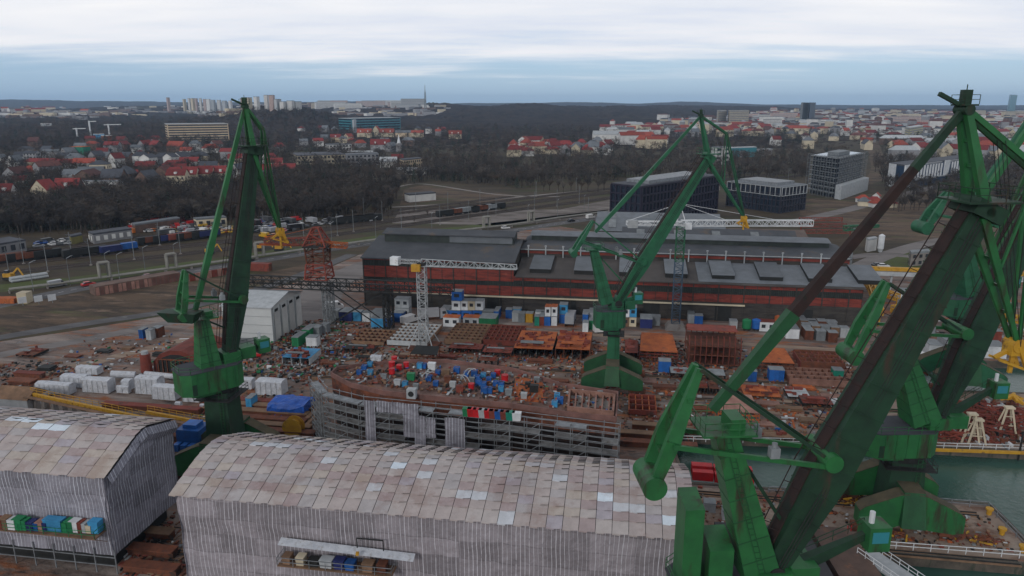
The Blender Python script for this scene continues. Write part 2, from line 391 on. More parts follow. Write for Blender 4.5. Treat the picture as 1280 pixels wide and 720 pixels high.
mb = MB(); mb.quad((20,10,-1.5),(340,10,-1.5),(340,175,-1.5),(20,175,-1.5)); struct(mb.build('water', m))
# quay walls round the basins
for hb in (HB1, HB2):
    mb = MB()
    for a, b_ in zip(hb, hb[1:]+hb[:1]):
        if max(a[0], b_[0]) > 300 and abs(a[0]-b_[0]) < 1: continue
        a = V((a[0], a[1], 0)); b_ = V((b_[0], b_[1], 0)); d = (b_-a).normalized(); n = V((d.y, -d.x, 0))
        mb.beam(a+n*.3-EZ*1.6, b_+n*.3-EZ*1.6, .55, 3.5)
    struct(mb.build('quay_wall', mat('quay_wall_dark', (.12,.1,.08), .9, (.05,.045,.04), .5, dirt=(.03,.04,.03), dscale=.5, streak=True)))
# pier deck skin
poly_sheet('quay_deck', [(26,105.2),(40.6,103.4),(73.0,98.7),(71.4,85.3),(46.3,88.8),(40,89.6),(26,91)], [], .034, PM_)
poly_sheet('quay_deck', [(60,122.4),(91,118.2),(300,104.2),(300,122),(200,134.6),(91.3,144.6),(66,143)], [], .034, PM_)
# ---------------------------------------------------------------- hills beyond the town
m = bpy.data.materials.new('wooded_hills'); m.use_nodes = True; N = m.node_tree.nodes; L = m.node_tree.links; b = N['Principled BSDF']; b.inputs['Roughness'].default_value = 1; b.inputs['Specular IOR Level'].default_value = 0
tc = N.new('ShaderNodeTexCoord')
def nz(sc, det=8):
    n = N.new('ShaderNodeTexNoise'); n.inputs['Scale'].default_value = sc; n.inputs['Detail'].default_value = det; n.inputs['Roughness'].default_value = .7; L.new(tc.outputs['Object'], n.inputs['Vector']); return n
r = N.new('ShaderNodeValToRGB'); e = r.color_ramp.elements; e[0].position = .35; e[0].color = (.022,.018,.018,1); e[1].position = .62; e[1].color = (.055,.042,.036,1)
L.new(nz(.02).outputs['Fac'], r.inputs['Fac'])
r2 = N.new('ShaderNodeValToRGB'); e = r2.color_ramp.elements; e[0].position = .6; e[1].position = .66; L.new(nz(.0022).outputs['Fac'], r2.inputs['Fac'])
mx = N.new('ShaderNodeMix'); mx.data_type = 'RGBA'; L.new(r2.outputs[0], mx.inputs[0]); L.new(r.outputs[0], mx.inputs[6]); mx.inputs[7].default_value = (.07,.065,.045,1); L.new(mx.outputs[2], b.inputs['Base Color'])
mb = MB(); NA, ND = 420, 190
RR = random.Random(5)
idx = {}
for j in range(ND):
    d = 900*(11500/900)**(j/(ND-1))
    for i in range(NA):
        a = -1.15+2.3*i/(NA-1); x = a*d; h = terr(x, d)
        c = 640+929*a
        wood = 1.0 if (h > 14 and d < 6000 and c < 980) else (.25 if d < 6000 else .6)
        mb.v.append(V((x+RR.uniform(-1,1)*d*.001, d, h-.3+RR.random()**1.5*9*wood*min(1, (d-880)/400)*(1 if c < 1000 else .3))))
for j in range(ND-1):
    for i in range(NA-1):
        k = j*NA+i; mb.f.append((k, k+1, k+NA+1, k+NA)); mb.m.append(0)
struct(mb.build('hills', m))
# ---------------------------------------------------------------- slewing harbour cranes
def harbour_crane(label, base, az, P, g, g2, w=1.0, cab=True, side_tower=None, group='green harbour cranes', hl=1.0, cw=4.9, tie2=None, pw=1.0, lv_=1.0, al=(1,4.6), gl=None, lh=1.0, boat=False):
    u = V((math.cos(az), math.sin(az), 0)); n = V((-math.sin(az), math.cos(az), 0)); O = V((base[0], base[1], 0))
    root = thing('harbour_crane', label, 'crane', O, 0, group)
    def pp(q):
        d = ray(*q); t = (O-CAM).dot(n)/d.dot(n); return CAM+d*t
    K = {k: pp(q) for k, q in P.items()}
    F, B, A, Mx, T, Pb, Pt, Q, Lv, W, J = [K[k] for k in ('F','B','A','M','T','Pb','Pt','Q','L','W','J')]
    zt = F.z-5.4; tie2 = tie2 or g; gl = gl or g
    # portal: four splayed legs
    for sy in (-1, 1):
        for sx in (-1, 1):
            q = O+E2*sy*al[1]; pr = [(.6,6.9),(1.8,6.7),(6.3,4.5),(7.0,3.8),(7.0,1.5),(5.6,1.2),(2.4,1.5),(.6,2.4)]; pr = [(r, z*lh) for r, z in pr]
            lg = MB().extr([q+E1*sx*r*al[0]+EZ*z-E2*1.05 for r, z in pr], E2*2.1).build('leg', gl, root)
            tq = MB()
            for (r0, z0), (r1, z1) in ((pr[0], pr[1]), (pr[1], pr[2]), (pr[2], pr[3])): tq.hexa([q+E1*sx*r0*al[0]-E2*1.12+EZ*z0, q+E1*sx*r1*al[0]-E2*1.12+EZ*z1, q+E1*sx*r1*al[0]+E2*1.12+EZ*z1, q+E1*sx*r0*al[0]+E2*1.12+EZ*z0, q+E1*sx*r0*al[0]-E2*1.12+EZ*(z0+.09), q+E1*sx*r1*al[0]-E2*1.12+EZ*(z1+.09), q+E1*sx*r1*al[0]+E2*1.12+EZ*(z1+.09), q+E1*sx*r0*al[0]+E2*1.12+EZ*(z0+.09)])
            tq.build('top_plate', M['legtop'], lg)
            bg = MB(); c = q+E1*sx*5.9*al[0]
            bg.box(c+EZ*.5, 3.4, 1.1, .9, (E1, E2))
            for k in (-1.2, 0, 1.2): bg.cyl(c+E1*k-E2*.35+EZ*.42, c+E1*k+E2*.35+EZ*.42, .42, n=10)
            bg.build('bogie', M['rust'], lg)
    tb = MB(); tb.box(O+EZ*2.2, 3.3, al[1]*2+4.4, 5.0*lh-(1-lh), (E1, E2), top=.82); pb_ = tb.build('portal_beam', M['green_mid'], root); MB().box(O+EZ*(2.2+5.0*lh-(1-lh)+.01), 2.8, al[1]*1.64+3.7, .1, (E1, E2)).build('top_plate', M['legtop'], pb_)
    cm = MB(); cm.box(O+EZ*1.6, cw, cw, zt-2.2, (E1, E2), top=.86); cm.build('column', g2, root)
    pl = MB(); pl.box(O+EZ*(zt-1.6), cw+1.6, cw+1.6, .12, (E1, E2)); pl.rail([O+E1*a*(cw/2+.75)+E2*b*(cw/2+.75)+EZ*(zt-1.5) for a, b in ((-1,-1),(1,-1),(1,1),(-1,1),(-1,-1))], 1.1, 1.6, .06); pl.build('platform', M['black'], root)
    ld = MB(); c = O-E2*(cw/2+.05)+E1*cw*.25
    for k in (-.3, .3): ld.beam(c+E1*k+EZ*1.6, c+E1*k+EZ*zt, .08, .08)
    for i in range(int(zt*2)): ld.beam(c-E1*.3+EZ*(1.8+i*.5), c+E1*.3+EZ*(1.8+i*.5), .05, .05)
    ld.build('ladder', M['green_mid'], root)
    MB().cyl(O+EZ*(zt-.8), O+EZ*(zt+.3), cw*.52, cw*.56, 24).build('slewing_ring', M['black'], root)
    # machinery house
    hm = MB(); hc = O-u*1.6*hl; rr = [(a*hl, b*(.55+.45*hl)) for a, b in [(-5.4,-1.9),(-4.0,-3.0),(3.6,-3.0),(5.0,-1.8),(5.0,1.8),(3.6,3.0),(-4.0,3.0),(-5.4,1.9)]]
    hm.prism([hc+u*a+n*b for a, b in rr], zt+.3, zt+4.0)
    hm.prism([hc+u*a*.7+n*b*.8 for a, b in rr], zt-.3, zt+.31)
    for a in (-3.2,-1.6,0,1.6,3.0): hm.box(hc+u*a*hl-n*(3.0*(.55+.45*hl)+.03)+EZ*(zt+.3), .1, .1, 3.7, (u, n))
    house = hm.build('machinery_house', g, root)
    rf = MB(); rf.prism([hc+u*a*1.03+n*b*1.03 for a, b in rr], zt+4.0, zt+4.14); rf.build('house_roof', M['roof_dark'], house)
    MB().box(hc-u*3.6*hl-n*(2.9*(.55+.45*hl)+.12)+EZ*(zt+.5), .8, .1, 1.8, (u, n)).build('door', M['green_dark'], house)
    rl = MB(); rl.rail([hc+u*a*1.02+n*b*1.02+EZ*(zt+4.14) for a, b in rr+rr[:1]], 1.05, 1.6, .06); rl.build('railing', g, house)
    ub = MB(); ub.box(F-EZ*1.3-u*.2, 3.0*w, 4.0*w, 1.7, (u, n)); ub.box(F+u*2.6-EZ*1.3, 2.6*w, 3.2*w, 1.9, (u, n)); ub.build('boom_foot_housing', g, root)
    for s_ in (-1, 1): MB().cyl(F+n*s_*1.5, F+n*s_*1.75, .8, n=16).build('foot_pin', M['black'], root)
    # main boom
    dB = (B-F).normalized(); upv = n.cross(dB);
    if upv.z < 0: upv = -upv
    mid = F.lerp(B, .28); bm_ = MB()
    bm_.beam(F, mid, 2.2*w, 2.0*w, 2.9*w, 3.3*w, side=n); bm_.beam(mid, B, 2.9*w, 3.3*w, 1.9*w, 1.9*w, side=n)
    boom = bm_.build('boom', g2, root)
    fl = MB()
    for i in range(1, 13):
        f = i/13; c = F.lerp(B, f); ww = (2.3+.6*f/.28 if f < .28 else 2.9-(f-.28)*1.38)*w; hh = (2.0+1.3*f/.28 if f < .28 else 3.3-(f-.28)*1.94)*w
        fl.beam(c, c+dB*.12, ww+.12, hh+.12, side=n)
    fl.build('stiffener_ribs', g2, boom)
    cb_ = MB()
    for s_ in (-.3, 0, .3): cb_.cyl(F+n*(1.5*w)+upv*s_, B+n*(1.0*w)+upv*s_, .05, n=5); cb_.cyl(F-n*(1.52*w)+upv*s_, B-n*(1.0*w)+upv*s_, .05, n=5)
    cb_.build('cable_run', M['black'], boom)
    wk = MB(); L_ = (B-F).length
    a0 = F+upv*(1.2*w)+dB*1.5; a1 = mid+upv*(1.72*w); a2 = B+upv*(1.05*w)
    for p, q in ((a0, a1), (a1, a2)): wk.beam(p, q, 1.3*w, .14, side=n)
    for s_ in (-.62*w, .62*w):
        for p, q in ((a0, a1), (a1, a2)):
            k = int((q-p).length/2)
            for i in range(k+1): c = p.lerp(q, i/k)+n*s_; wk.beam(c, c+upv*1.0, .06, .06)
            wk.beam(p+n*s_+upv, q+n*s_+upv, .07, .07)
    wk.build('walkway', M['walk'], boom)
    # boom head platform
    hp = MB(); hp.beam(B-dB*.6, B+dB*.7, 3.2*w, 2.7*w, side=n); hp.box(B+EZ*.7, 4.6*w, 4.2*w, .15, (u, n))
    hp.rail([B+u*a*2.2*w+n*b*2*w+EZ*.85 for a, b in ((-1,-1),(1,-1),(1,1),(-1,1),(-1,-1))], 1.1, 1.2, .06)
    hp.cyl(B-n*1.6*w, B+n*1.6*w, .4*w, n=14)
    hp.build('head_platform', g2, root)
    # head jib
    hj = MB()
    for s_ in (-1, 1):
        hj.beam(B+n*s_*1.0*w, A+n*s_*.4*w, .6*w, .8*w, .5*w, .5*w, side=n)
        hj.beam(B+n*s_*1.1*w-dB*.5, T+n*s_*.4*w, .4*w, .65*w, .25*w, .35*w, side=n)
        hj.beam(A+n*s_*.45*w, Mx+n*s_*.6*w, .3*w, .42*w, side=n)
        hj.beam(Mx+n*s_*.6*w, T+n*s_*.5*w, .22*w, .3*w, side=n)
        hj.beam(B.lerp(T, .4)+n*s_*.9*w, Mx+n*s_*.6*w, .2*w, .2*w, side=n)
    for f in (.2, .45, .7, .9): hj.beam(B.lerp(A, f)-n*(1.3-.85*f)*w, B.lerp(A, f)+n*(1.3-.85*f)*w, .25*w, .25*w)
    for f in (.15, .35, .55, .75): hj.beam(B.lerp(T, f)-n*(1.3-.8*f)*w, B.lerp(T, f)+n*(1.3-.8*f)*w, .2*w, .2*w)
    hj.build('head_jib', g, root)
    ax = MB(); ax.cyl(A-n*.75*w, A+n*.75*w, .42*w, n=16); ax.box(A+EZ*.3, 1.2*w, 1.6*w, .12, (u, n)); ax.beam(A-EZ*.2, A+EZ*1.5*w, .7*w, .6*w)
    ax.rail([A+u*a*.6*w+n*b*.8*w+EZ*.42 for a, b in ((-1,-1),(1,-1),(1,1),(-1,1),(-1,-1))], .7, .8, .04)
    ax.beam(A+EZ*.4, A+EZ*1.9*w, .06, .06)
    ax.beam(A-u*.5+EZ*.4, A-u*2.2*w+EZ*1.2*w, .3*w, .3*w)
    ax.build('apex_sheaves', M['green_dark'], root)
    # back tie, post, lever and counterweight
    t = MB(); m_ = Q.lerp(A, .34)
    t.beam(Q, m_, .65*w, .75*w, .9*w, 1.05*w, side=n); t.build('back_tie', g if tie2 is g else M['green_mid'], root)
    m2_ = m_.lerp(A, .72); MB().beam(m_, m2_, .8*w, .9*w, .52*w, .65*w, side=n).build('upper_tie', tie2, root); MB().beam(m2_, A, .54*w, .68*w, .4*w, .55*w, side=n).build('tie_end', g2 if tie2 is not g else g, root)
    if boat:
        c = W+EZ*.2; a_, b_ = 3.2, 1.3; MB().hexa([c-E1*a_*.6-E2*b_*.5-EZ*1.3, c+E1*a_*.7-E2*b_*.5-EZ*1.3, c+E1*a_*.7+E2*b_*.5-EZ*1.3, c-E1*a_*.6+E2*b_*.5-EZ*1.3, c-E1*a_-E2*b_+EZ*.4, c+E1*a_-E2*b_+EZ*.4, c+E1*a_+E2*b_+EZ*.4, c-E1*a_+E2*b_+EZ*.4]).build('ballast_tray', M['green_dark'], root)
    ps = MB(); ps.beam(Pb, Pt, 3.3*w*pw, 3.2*w*pw, 2.0*w, 1.9*w, side=n); po = ps.build('post', g, root)
    sm = MB()
    for i in range(1, 7):
        f = i/7; c = Pb.lerp(Pt, f); dd = (Pt-Pb).normalized(); a_ = (3.3*pw+(2.0-3.3*pw)*f)*w+.07; b_ = (3.2*pw+(1.9-3.2*pw)*f)*w+.07
        sm.beam(c, c+dd*.09, a_, b_, side=n)
    sm.build('plate_seams', M['green_mid'], po)
    la = MB(); s0 = Pb+n*-1.7*w*pw; s1 = Pt+n*-1.05*w
    for k in (-.25,.25): la.beam(s0+u*k, s1+u*k, .07, .07)
    for i in range(int((s1-s0).length/.6)): c = s0.lerp(s1, i*.6/(s1-s0).length); la.beam(c-u*.25, c+u*.25, .05, .05)
    la.build('ladder', M['green_mid'], po)
    tp = MB(); tp.box(Pt+EZ*.1, 4.6*w, 4.0*w, .18, (u, n)); tp.rail([Pt+u*a*2.2*w+n*b*1.95*w+EZ*.28 for a, b in ((-1,-1),(1,-1),(1,1),(-1,1),(-1,-1))], 1.1, 1.3, .06)
    tp.box(Pt+EZ*.28+u*.9, 1.3*w, 2.2*w, 1.0*w, (u, n)); tp.build('post_platform', g, root)
    lv = MB()
    for s_ in (-1, 1):
        md = Lv.lerp(W, .6)
        lv.beam(Lv+n*s_*.55*w, md+n*s_*1.35*w, .5*w, .55*w, .6*w, 1.25*w*lv_, side=n)
        lv.beam(md+n*s_*1.35*w, W+n*s_*1.35*w, .6*w, 1.25*w*lv_, .6*w, .9*w, side=n)
    for f in (.25, .5, .75): c = Lv.lerp(W, f); lv.beam(c-n*1.3*w, c+n*1.3*w, .35*w, .35*w)
    lv.build('lever', g, root)
    MB().cyl(W-n*1.9*w, W+n*1.9*w, 1.05*w*lv_, n=24).build('counterweight', g, root)
    for s_ in (-1, 1):
        MB().beam(Lv+n*s_*.9*w, J+n*s_*1.6*w, .2*w, .3*w, side=n).build('rod', g2, root)
        s0 = Lv.lerp(W, .62); s1 = J-EZ*.4
        MB().beam(s0+n*s_*1.9*w, s1+n*s_*1.9*w, .3*w, .4*w, side=n).build('link_beam', g, root)
    MB().cyl(J-n*2.2*w, J+n*2.2*w, .8*w, n=14).build('rod_bracket', g, root)
    c = (Lv.lerp(W, .62)).lerp(J, .62)
    for s_ in (-1.9, 1.9): MB().box(c+n*s_*w, .8*w, .7*w, .9*w, (u, n)).cyl(c+n*s_*w+EZ*.9*w, c+n*s_*w+EZ*1.3*w, .25, n=8).build('winch_motor', M['grey'], root)
    # small stay between post and boom
    MB().beam(Pt, F.lerp(B, .12)+upv*w, .3*w, .3*w, side=n).build('stay', g2, root)
    # ropes
    rp = MB()
    for s_ in (-.7, -.25, .25, .7):
        rp.cyl(Mx+n*s_*w, T+n*s_*w, .03, n=4); rp.cyl(Mx.lerp(A,.5)+n*s_*w, T+n*s_*w, .03, n=4)
    rp.build('rope', M['black'], root)
    hk = MB(); hk.box(T-EZ*.9, 1.2*w, 1.2*w, .9, (u, n)); hk.cyl(T-n*.7*w, T+n*.7*w, .6*w, n=16); hk.beam(T-EZ*.9, T-EZ*2.6, .3, .3); hk.beam(T-EZ*.3, T-EZ*1.2-u*1.6*w, .3, .3)
    for s_ in (-1, 1): hk.beam(T+n*s_*.6*w, T+n*s_*.6*w-EZ*2.2+u*1.1*w, .25, .35); hk.beam(T+n*s_*.6*w-EZ*1.2-u*1.6*w, T+n*s_*.6*w-EZ*2.2+u*1.1*w, .2, .2)
    hk.build('hook_block', M['yellow'], root)
    if cab:
        c0, c1 = K['C0'], K['C1']
        ar = MB().beam(c0, c1, 1.0, 1.3, .6, .6, side=n).build('cab_arm', g2, root)
        rl = MB(); rl.rail([c0+EZ*.7+n*.5, c1+EZ*.4+n*.5], 1.0, 1.3, .06); rl.build('railing', g2, ar)
        cb = MB().box(c1-EZ*1.2+u*.8, 2.0, 2.0, 2.4, (u, n)).build('cabin', g, root)
        MB().box(c1-EZ*.3+u*.8-n*1.02, 1.5, .06, 1.1, (u, n)).build('window', M['glass_b'], cb)
        MB().box(c1-EZ*.3+u*1.84, .06, 1.5, 1.1, (u, n)).build('window', M['glass_b'], cb)
        MB().cyl(c1+u*.4+EZ*1.2, c1+u*.4+EZ*2.3, .25, n=8).build('lamp', M['white'], cb)
    if side_tower:
        for (q0, q1, dz) in side_tower:
            a = pp(q0); b = pp(q1)
            MB().hexa([V((a.x-.0, a.y-1.6, zt+.3)), V((b.x, b.y-1.6, zt+.3)), V((b.x, b.y+1.6, zt+.3)), V((a.x, a.y+1.6, zt+.3)),
                       V((a.x, a.y-1.6, a.z)), V((b.x, b.y-1.6, a.z)), V((b.x, b.y+1.6, b.z)), V((a.x, a.y+1.6, b.z))]).build('ballast_box', g, root)
    return root
b = G(282, 592)
harbour_crane('green harbour crane nearest the wrapped sheds with upright boom, left of white hall', (b.x, 111), math.radians(42),
  dict(F=(287,440), B=(315,188), A=(306,133), M=(328,162), T=(350,288), Pb=(262,470), Pt=(252,398), Q=(244,388), L=(231,338), W=(226,394), J=(299,372), C0=(300,440), C1=(322,432)),
  M['green'], M['green_dark'], w=.92, cw=4.6, pw=1.25, lv_=.8, hl=.95, boat=True)
b = G(765, 480)
harbour_crane('green harbour crane standing in front of the brick hall with boom leaning right', (b.x, b.y), math.radians(6),
  dict(F=(771,378), B=(885,197), A=(876,145), M=(908,167), T=(930,272), Pb=(758,378), Pt=(742,312), Q=(744,290), L=(741,276), W=(716,316), J=(802,326), C0=(776,378), C1=(792,372)),
  M['green_pale'], M['green_pale'], w=.86, hl=.62, cw=2.9, lv_=.8, al=(.93,4.8), gl=M['green_mid'], lh=.84)
harbour_crane('huge green harbour crane closest to the camera beside the long wrapped shed', (21.5, 57.0), math.radians(4),
  dict(F=(962,706), B=(1222,262), A=(1205,137), M=(1292,212), T=(1268,430), Pb=(946,712), Pt=(903,536), Q=(890,512), L=(872,458), W=(812,598), J=(1028,566), C0=(985,712), C1=(1082,668)),
  M['green'], M['green_dark'], w=1.0, side_tower=[((852,626),(876,620),0),((882,676),(912,668),0)], tie2=M['walk'])
b = G(1138, 668)
harbour_crane('green harbour crane standing on the pier end surrounded by water', (b.x, 96.0), math.radians(2),
  dict(F=(1168,520), B=(1319,212), A=(1309,125), M=(1360,180), T=(1350,330), Pb=(1150,522), Pt=(1124,428), Q=(1118,410), L=(1108,352), W=(1062,442), J=(1197,412), C0=(1176,524), C1=(1240,486)),
  M['green'], M['green_dark'], w=1.05, al=(1,4.5), cw=5.2, pw=1.2)
b = G(1197, 480)
harbour_crane('farther green harbour crane behind the pier crane, on the back quay', (b.x, b.y), math.radians(3),
  dict(F=(1225,362), B=(1318,190), A=(1303,122), M=(1340,160), T=(1345,240), Pb=(1212,366), Pt=(1201,290), Q=(1196,280), L=(1184,240), W=(1153,284), J=(1238,278), C0=(1226,366), C1=(1262,352)),
  M['green_pale'], M['green'], w=1.05, lv_=1.2, pw=1.2)
# ---------------------------------------------------------------- lattice cranes
def tower_crane():
    b = G(530, 434); t = thing('tower_crane', 'white lattice tower crane with long jib in front of the brick hall', 'crane', b)
    zt = 21.3
    MB().truss(b, b+EZ*zt, 2.0, 2.0, 16, .2, side=E1).build('mast', M['lgrey'], t)
    bs = MB()
    for x, y in ((-1,-1),(1,-1),(1,1),(-1,1)): bs.beam(b+E1*x*3.4+E2*y*3.4, b+E1*x+E2*y+EZ*6, .2, .2)
    bs.build('base_brace', M['lgrey'], t)
    MB().box(b-EZ*0, 7.4, 7.4, .5, (E1, E2)).build('base', M['rust'], t)
    tip = PY(646, 335, b.y-7); c = b+EZ*(zt+.8); d = (tip-c); d.z = 0; d.normalize(); tip.z = c.z+.4
    MB().truss(c, tip, 1.2, 1.7, 16, .16, side=d.cross(EZ), tri=True, w2=1.0, h2=1.1).build('jib', M['lgrey'], t)
    cj = MB(); e = c-d*7; cj.truss(c, e, 1.2, .8, 4, .14, side=d.cross(EZ)); cj.build('counter_jib', M['lgrey'], t)
    MB().box(e-EZ*1.0, 2.2, 1.8, 2.0, (d, d.cross(EZ))).build('counterweight', M['white'], t)
    MB().box(c-EZ*2.0-d*1.0+E2*-1.3, 2.2, 1.6, 1.7, (E1, E2)).build('cabin', M['yellow'], t)
    MB().box(c-EZ*.8, 1.8, 1.8, .8, (E1, E2)).build('slewing_ring', M['black'], t)
tower_crane()
def white_jib_crane():
    b = V((PY(848, 340, 190).x, 190, 0)); t = thing('jib_crane', 'long white jib crane on green and blue lattice mast by the hall', 'crane', b)
    top = 28.4
    MB().truss(b+EZ*1.6, b+EZ*19, 2.2, 2.2, 12, .2, side=E1).build('lower_mast', M['mastblue'], t)
    MB().truss(b+EZ*19, b+EZ*top, 2.2, 2.2, 6, .22, side=E1).build('upper_mast', M['green_pale'], t)
    MB().box(b, 5.5, 5.5, 1.6, (E1, E2), top=.7).build('base', M['conc'], t)
    c = b+EZ*(top+.9); q = PY(1015, 283, 190); q.z = c.z; l = PY(783, 283, 190); l.z = c.z
    d = (q-c).normalized()
    MB().truss(c, q, 1.4, 1.5, 26, .2, side=E2).build('jib', M['white'], t)
    MB().truss(c, l, 1.4, .9, 6, .2, side=E2).build('counter_jib', M['white'], t)
    ap = c+EZ*5.2-d*.6; hm = MB()
    for s_ in (-1, 1): hm.beam(c+d*1.2+E2*s_*.6, ap, .2, .2); hm.beam(c-d*1.2+E2*s_*.6, ap, .2, .2)
    hm.build('tower_head', M['white'], t)
    MB().beam(ap, l+EZ*.5, .12, .12).beam(ap, c.lerp(q, .35)+EZ*.7, .1, .1).beam(ap, c.lerp(q, .75)+EZ*.7, .1, .1).build('stay', M['white'], t)
    MB().box(l-EZ*1.2+d*1.6, 2.6, 1.8, 2.0).build('counterweight', M['lgrey'], t)
    MB().box(c-EZ*1.4+d*1.8-E2*1.4, 1.6, 1.5, 1.7).build('cabin', M['white'], t)
white_jib_crane()
def gantry():
    a = PY(306, 349, 198); z = 12.6; b0 = PY(412, 400, 192); b1 = PY(486, 400, 188)
    t = thing('crane_bridge', 'dark lattice crane bridge on braced legs at the hall corner', 'gantry', V((b0.x, b0.y, 0)))
    p0 = V((a.x, b0.y+2, z)); p1 = V((PY(565, 350, 184).x, 184, z))
    d = (p1-p0).normalized(); s = d.cross(EZ)
    for k in (-2.2, 2.2): MB().truss(p0+s*k, p1+s*k, .5, 2.2, 22, .22, side=s).build('girder', M['black'], t)
    for bb in (b0, b1):
        c = V((bb.x, bb.y, 0)); lg = MB()
        for k in (-2.2, 2.2): lg.truss(c+s*k, c+s*k+EZ*(z-1), 1.1, 1.1, 8, .2, side=d)
        lg.build('leg', M['black'] if bb is b1 else M['grey'], t)
    c0 = V((b0.x, b0.y, 0)); c1 = V((b1.x, b1.y, 0))
    for k in (-2.2, 2.2):
        MB().beam(c0+s*k+EZ*.5, c1+s*k+EZ*(z-1), .25, .25).beam(c1+s*k+EZ*.5, c0+s*k+EZ*(z-1), .25, .25).build('cross_brace', M['black'], t)
    MB().box(p0+EZ*-1.2, .6, 5, 1).beam(p0-EZ*1.1, V((p0.x+1.5, p0.y, .0)), .8, .8).build('end_leg', M['black'], t)
    # old crane standing on the bridge
    c = V((PY(399, 340, b0.y).x, b0.y, z+1.2)); o = thing('lattice_crane', 'rusty red lattice crane standing on the dark crane bridge', 'crane', c)
    rb = M['rust_red']
    MB().truss(c, c+EZ*4.2, 6.2, 5.4, 3, .38, side=E1, w2=5.2, h2=4.6).build('lower_tower', rb, o)
    MB().truss(c+EZ*4.2, c+EZ*9, 4.8, 4.2, 3, .38, side=E1, w2=5.4, h2=4.6).build('mid_tower', M['rust'], o)
    MB().truss(c+EZ*9, c+EZ*14, 6.4, 4.8, 3, .34, side=E1, w2=1.6, h2=1.6).build('tower_head', rb, o)
    MB().box(c+EZ*8.8, 6.8, 5.4, .4).build('deck', M['black'], o)
    tl = V((PY(331, 305, c.y).x, c.y, c.z+9.3)); tr = V((PY(434, 308, c.y).x, c.y, c.z+9.0))
    MB().truss(c+EZ*10.2, tl+EZ*.9, 1.8, 2.4, 9, .22, side=E2, w2=1, h2=1).build('jib', rb, o)
    MB().truss(c+EZ*9.6, tr, 1.8, 1.2, 6, .22, side=E2).build('counter_jib', M['orange'], o)
    MB().beam(tl-E1*1.5, c+EZ*9, .5, .5).beam(c+EZ*14, tl+EZ*1.5, .1, .1).build('stay', M['orange'], o)
gantry()
# ---------------------------------------------------------------- wrapped ship sheds
def net_mat(name, base, line, seed, axis=0):
    m = bpy.data.materials.new(name); m.use_nodes = True; N = m.node_tree.nodes; L = m.node_tree.links; b = N['Principled BSDF']
    b.inputs['Roughness'].default_value = .6; b.inputs['Specular IOR Level'].default_value = .25
    tc = N.new('ShaderNodeTexCoord'); sx = N.new('ShaderNodeSeparateXYZ'); L.new(tc.outputs['Object'], sx.inputs[0])
    def math_(op, a, b_=None, c=None):
        n = N.new('ShaderNodeMath'); n.operation = op
        for i, x in enumerate((a, b_, c)):
            if x is None: continue
            if isinstance(x, (int, float)): n.inputs[i].default_value = x
            else: L.new(x, n.inputs[i])
        return n.outputs[0]
    def noise(sc, det, vec=None):
        n = N.new('ShaderNodeTexNoise'); n.inputs['Scale'].default_value = sc; n.inputs['Detail'].default_value = det
        L.new(vec or tc.outputs['Object'], n.inputs['Vector']); return n.outputs['Fac']
    wob = noise(.12, 2)
    h = math_('ADD', sx.outputs[axis], 0)           # distance along either face
    x = math_('MULTIPLY_ADD', wob, .7, h)
    xs = math_('MULTIPLY', x, 2.0)
    fr = math_('FRACT', xs); fl = math_('FLOOR', xs)
    wn = N.new('ShaderNodeTexWhiteNoise'); wn.noise_dimensions = '1D'; L.new(fl, wn.inputs['W'])
    width = math_('MULTIPLY_ADD', wn.outputs['Value'], .16, .06)
    ln = math_('LESS_THAN', fr, width)
    brk = noise(.7, 6)
    ln = math_('MULTIPLY', ln, math_('MULTIPLY_ADD', math_('GREATER_THAN', brk, .36), .6, .4))
    # horizontal seams
    zs = math_('MULTIPLY', math_('MULTIPLY_ADD', noise(.2, 3), 1.2, sx.outputs[2]), .42); zf = math_('FRACT', zs)
    hz = math_('LESS_THAN', zf, .045)
    mp = N.new('ShaderNodeMapping'); mp.inputs['Location'].default_value = (seed, seed*2, 0); L.new(tc.outputs['Object'], mp.inputs['Vector'])
    cellx = math_('FLOOR', math_('MULTIPLY', h, .2)); cellz = math_('FLOOR', zs)
    cv = N.new('ShaderNodeCombineXYZ'); L.new(cellx, cv.inputs[0]); L.new(cellz, cv.inputs[2]); wc = N.new('ShaderNodeTexWhiteNoise'); L.new(cv.outputs[0], wc.inputs['Vector'])
    tone = math_('MULTIPLY_ADD', wc.outputs['Value'], .42, .68)
    tone = math_('MULTIPLY', tone, math_('MULTIPLY_ADD', noise(.5, 9, mp.outputs[0]), .9, .55))
    bc = N.new('ShaderNodeMix'); bc.data_type = 'RGBA'; bc.blend_type = 'MULTIPLY'; bc.inputs[0].default_value = 1; bc.inputs[6].default_value = (*base, 1)
    cm = N.new('ShaderNodeCombineColor'); L.new(tone, cm.inputs[0]); L.new(tone, cm.inputs[1]); L.new(tone, cm.inputs[2]); L.new(cm.outputs[0], bc.inputs[7])
    hz2 = N.new('ShaderNodeMix'); hz2.data_type = 'RGBA'; L.new(math_('MULTIPLY', hz, .45), hz2.inputs[0]); L.new(bc.outputs[2], hz2.inputs[6]); hz2.inputs[7].default_value = (*[v*.45 for v in base], 1)
    fx = N.new('ShaderNodeMix'); fx.data_type = 'RGBA'; L.new(ln, fx.inputs[0]); L.new(hz2.outputs[2], fx.inputs[6]); fx.inputs[7].default_value = (*line, 1)
    L.new(fx.outputs[2], b.inputs['Base Color'])
    bp = N.new('ShaderNodeBump'); bp.inputs['Strength'].default_value = .9; bp.inputs['Distance'].default_value = .35
    L.new(math_('MULTIPLY_ADD', noise(.9, 7), 1.0, math_('MULTIPLY', ln, .25)), bp.inputs['Height']); L.new(bp.outputs[0], b.inputs['Normal'])
    return m
NET1 = net_mat('grey_net_wrap', (.215,.21,.245), (.46,.48,.54), 3)
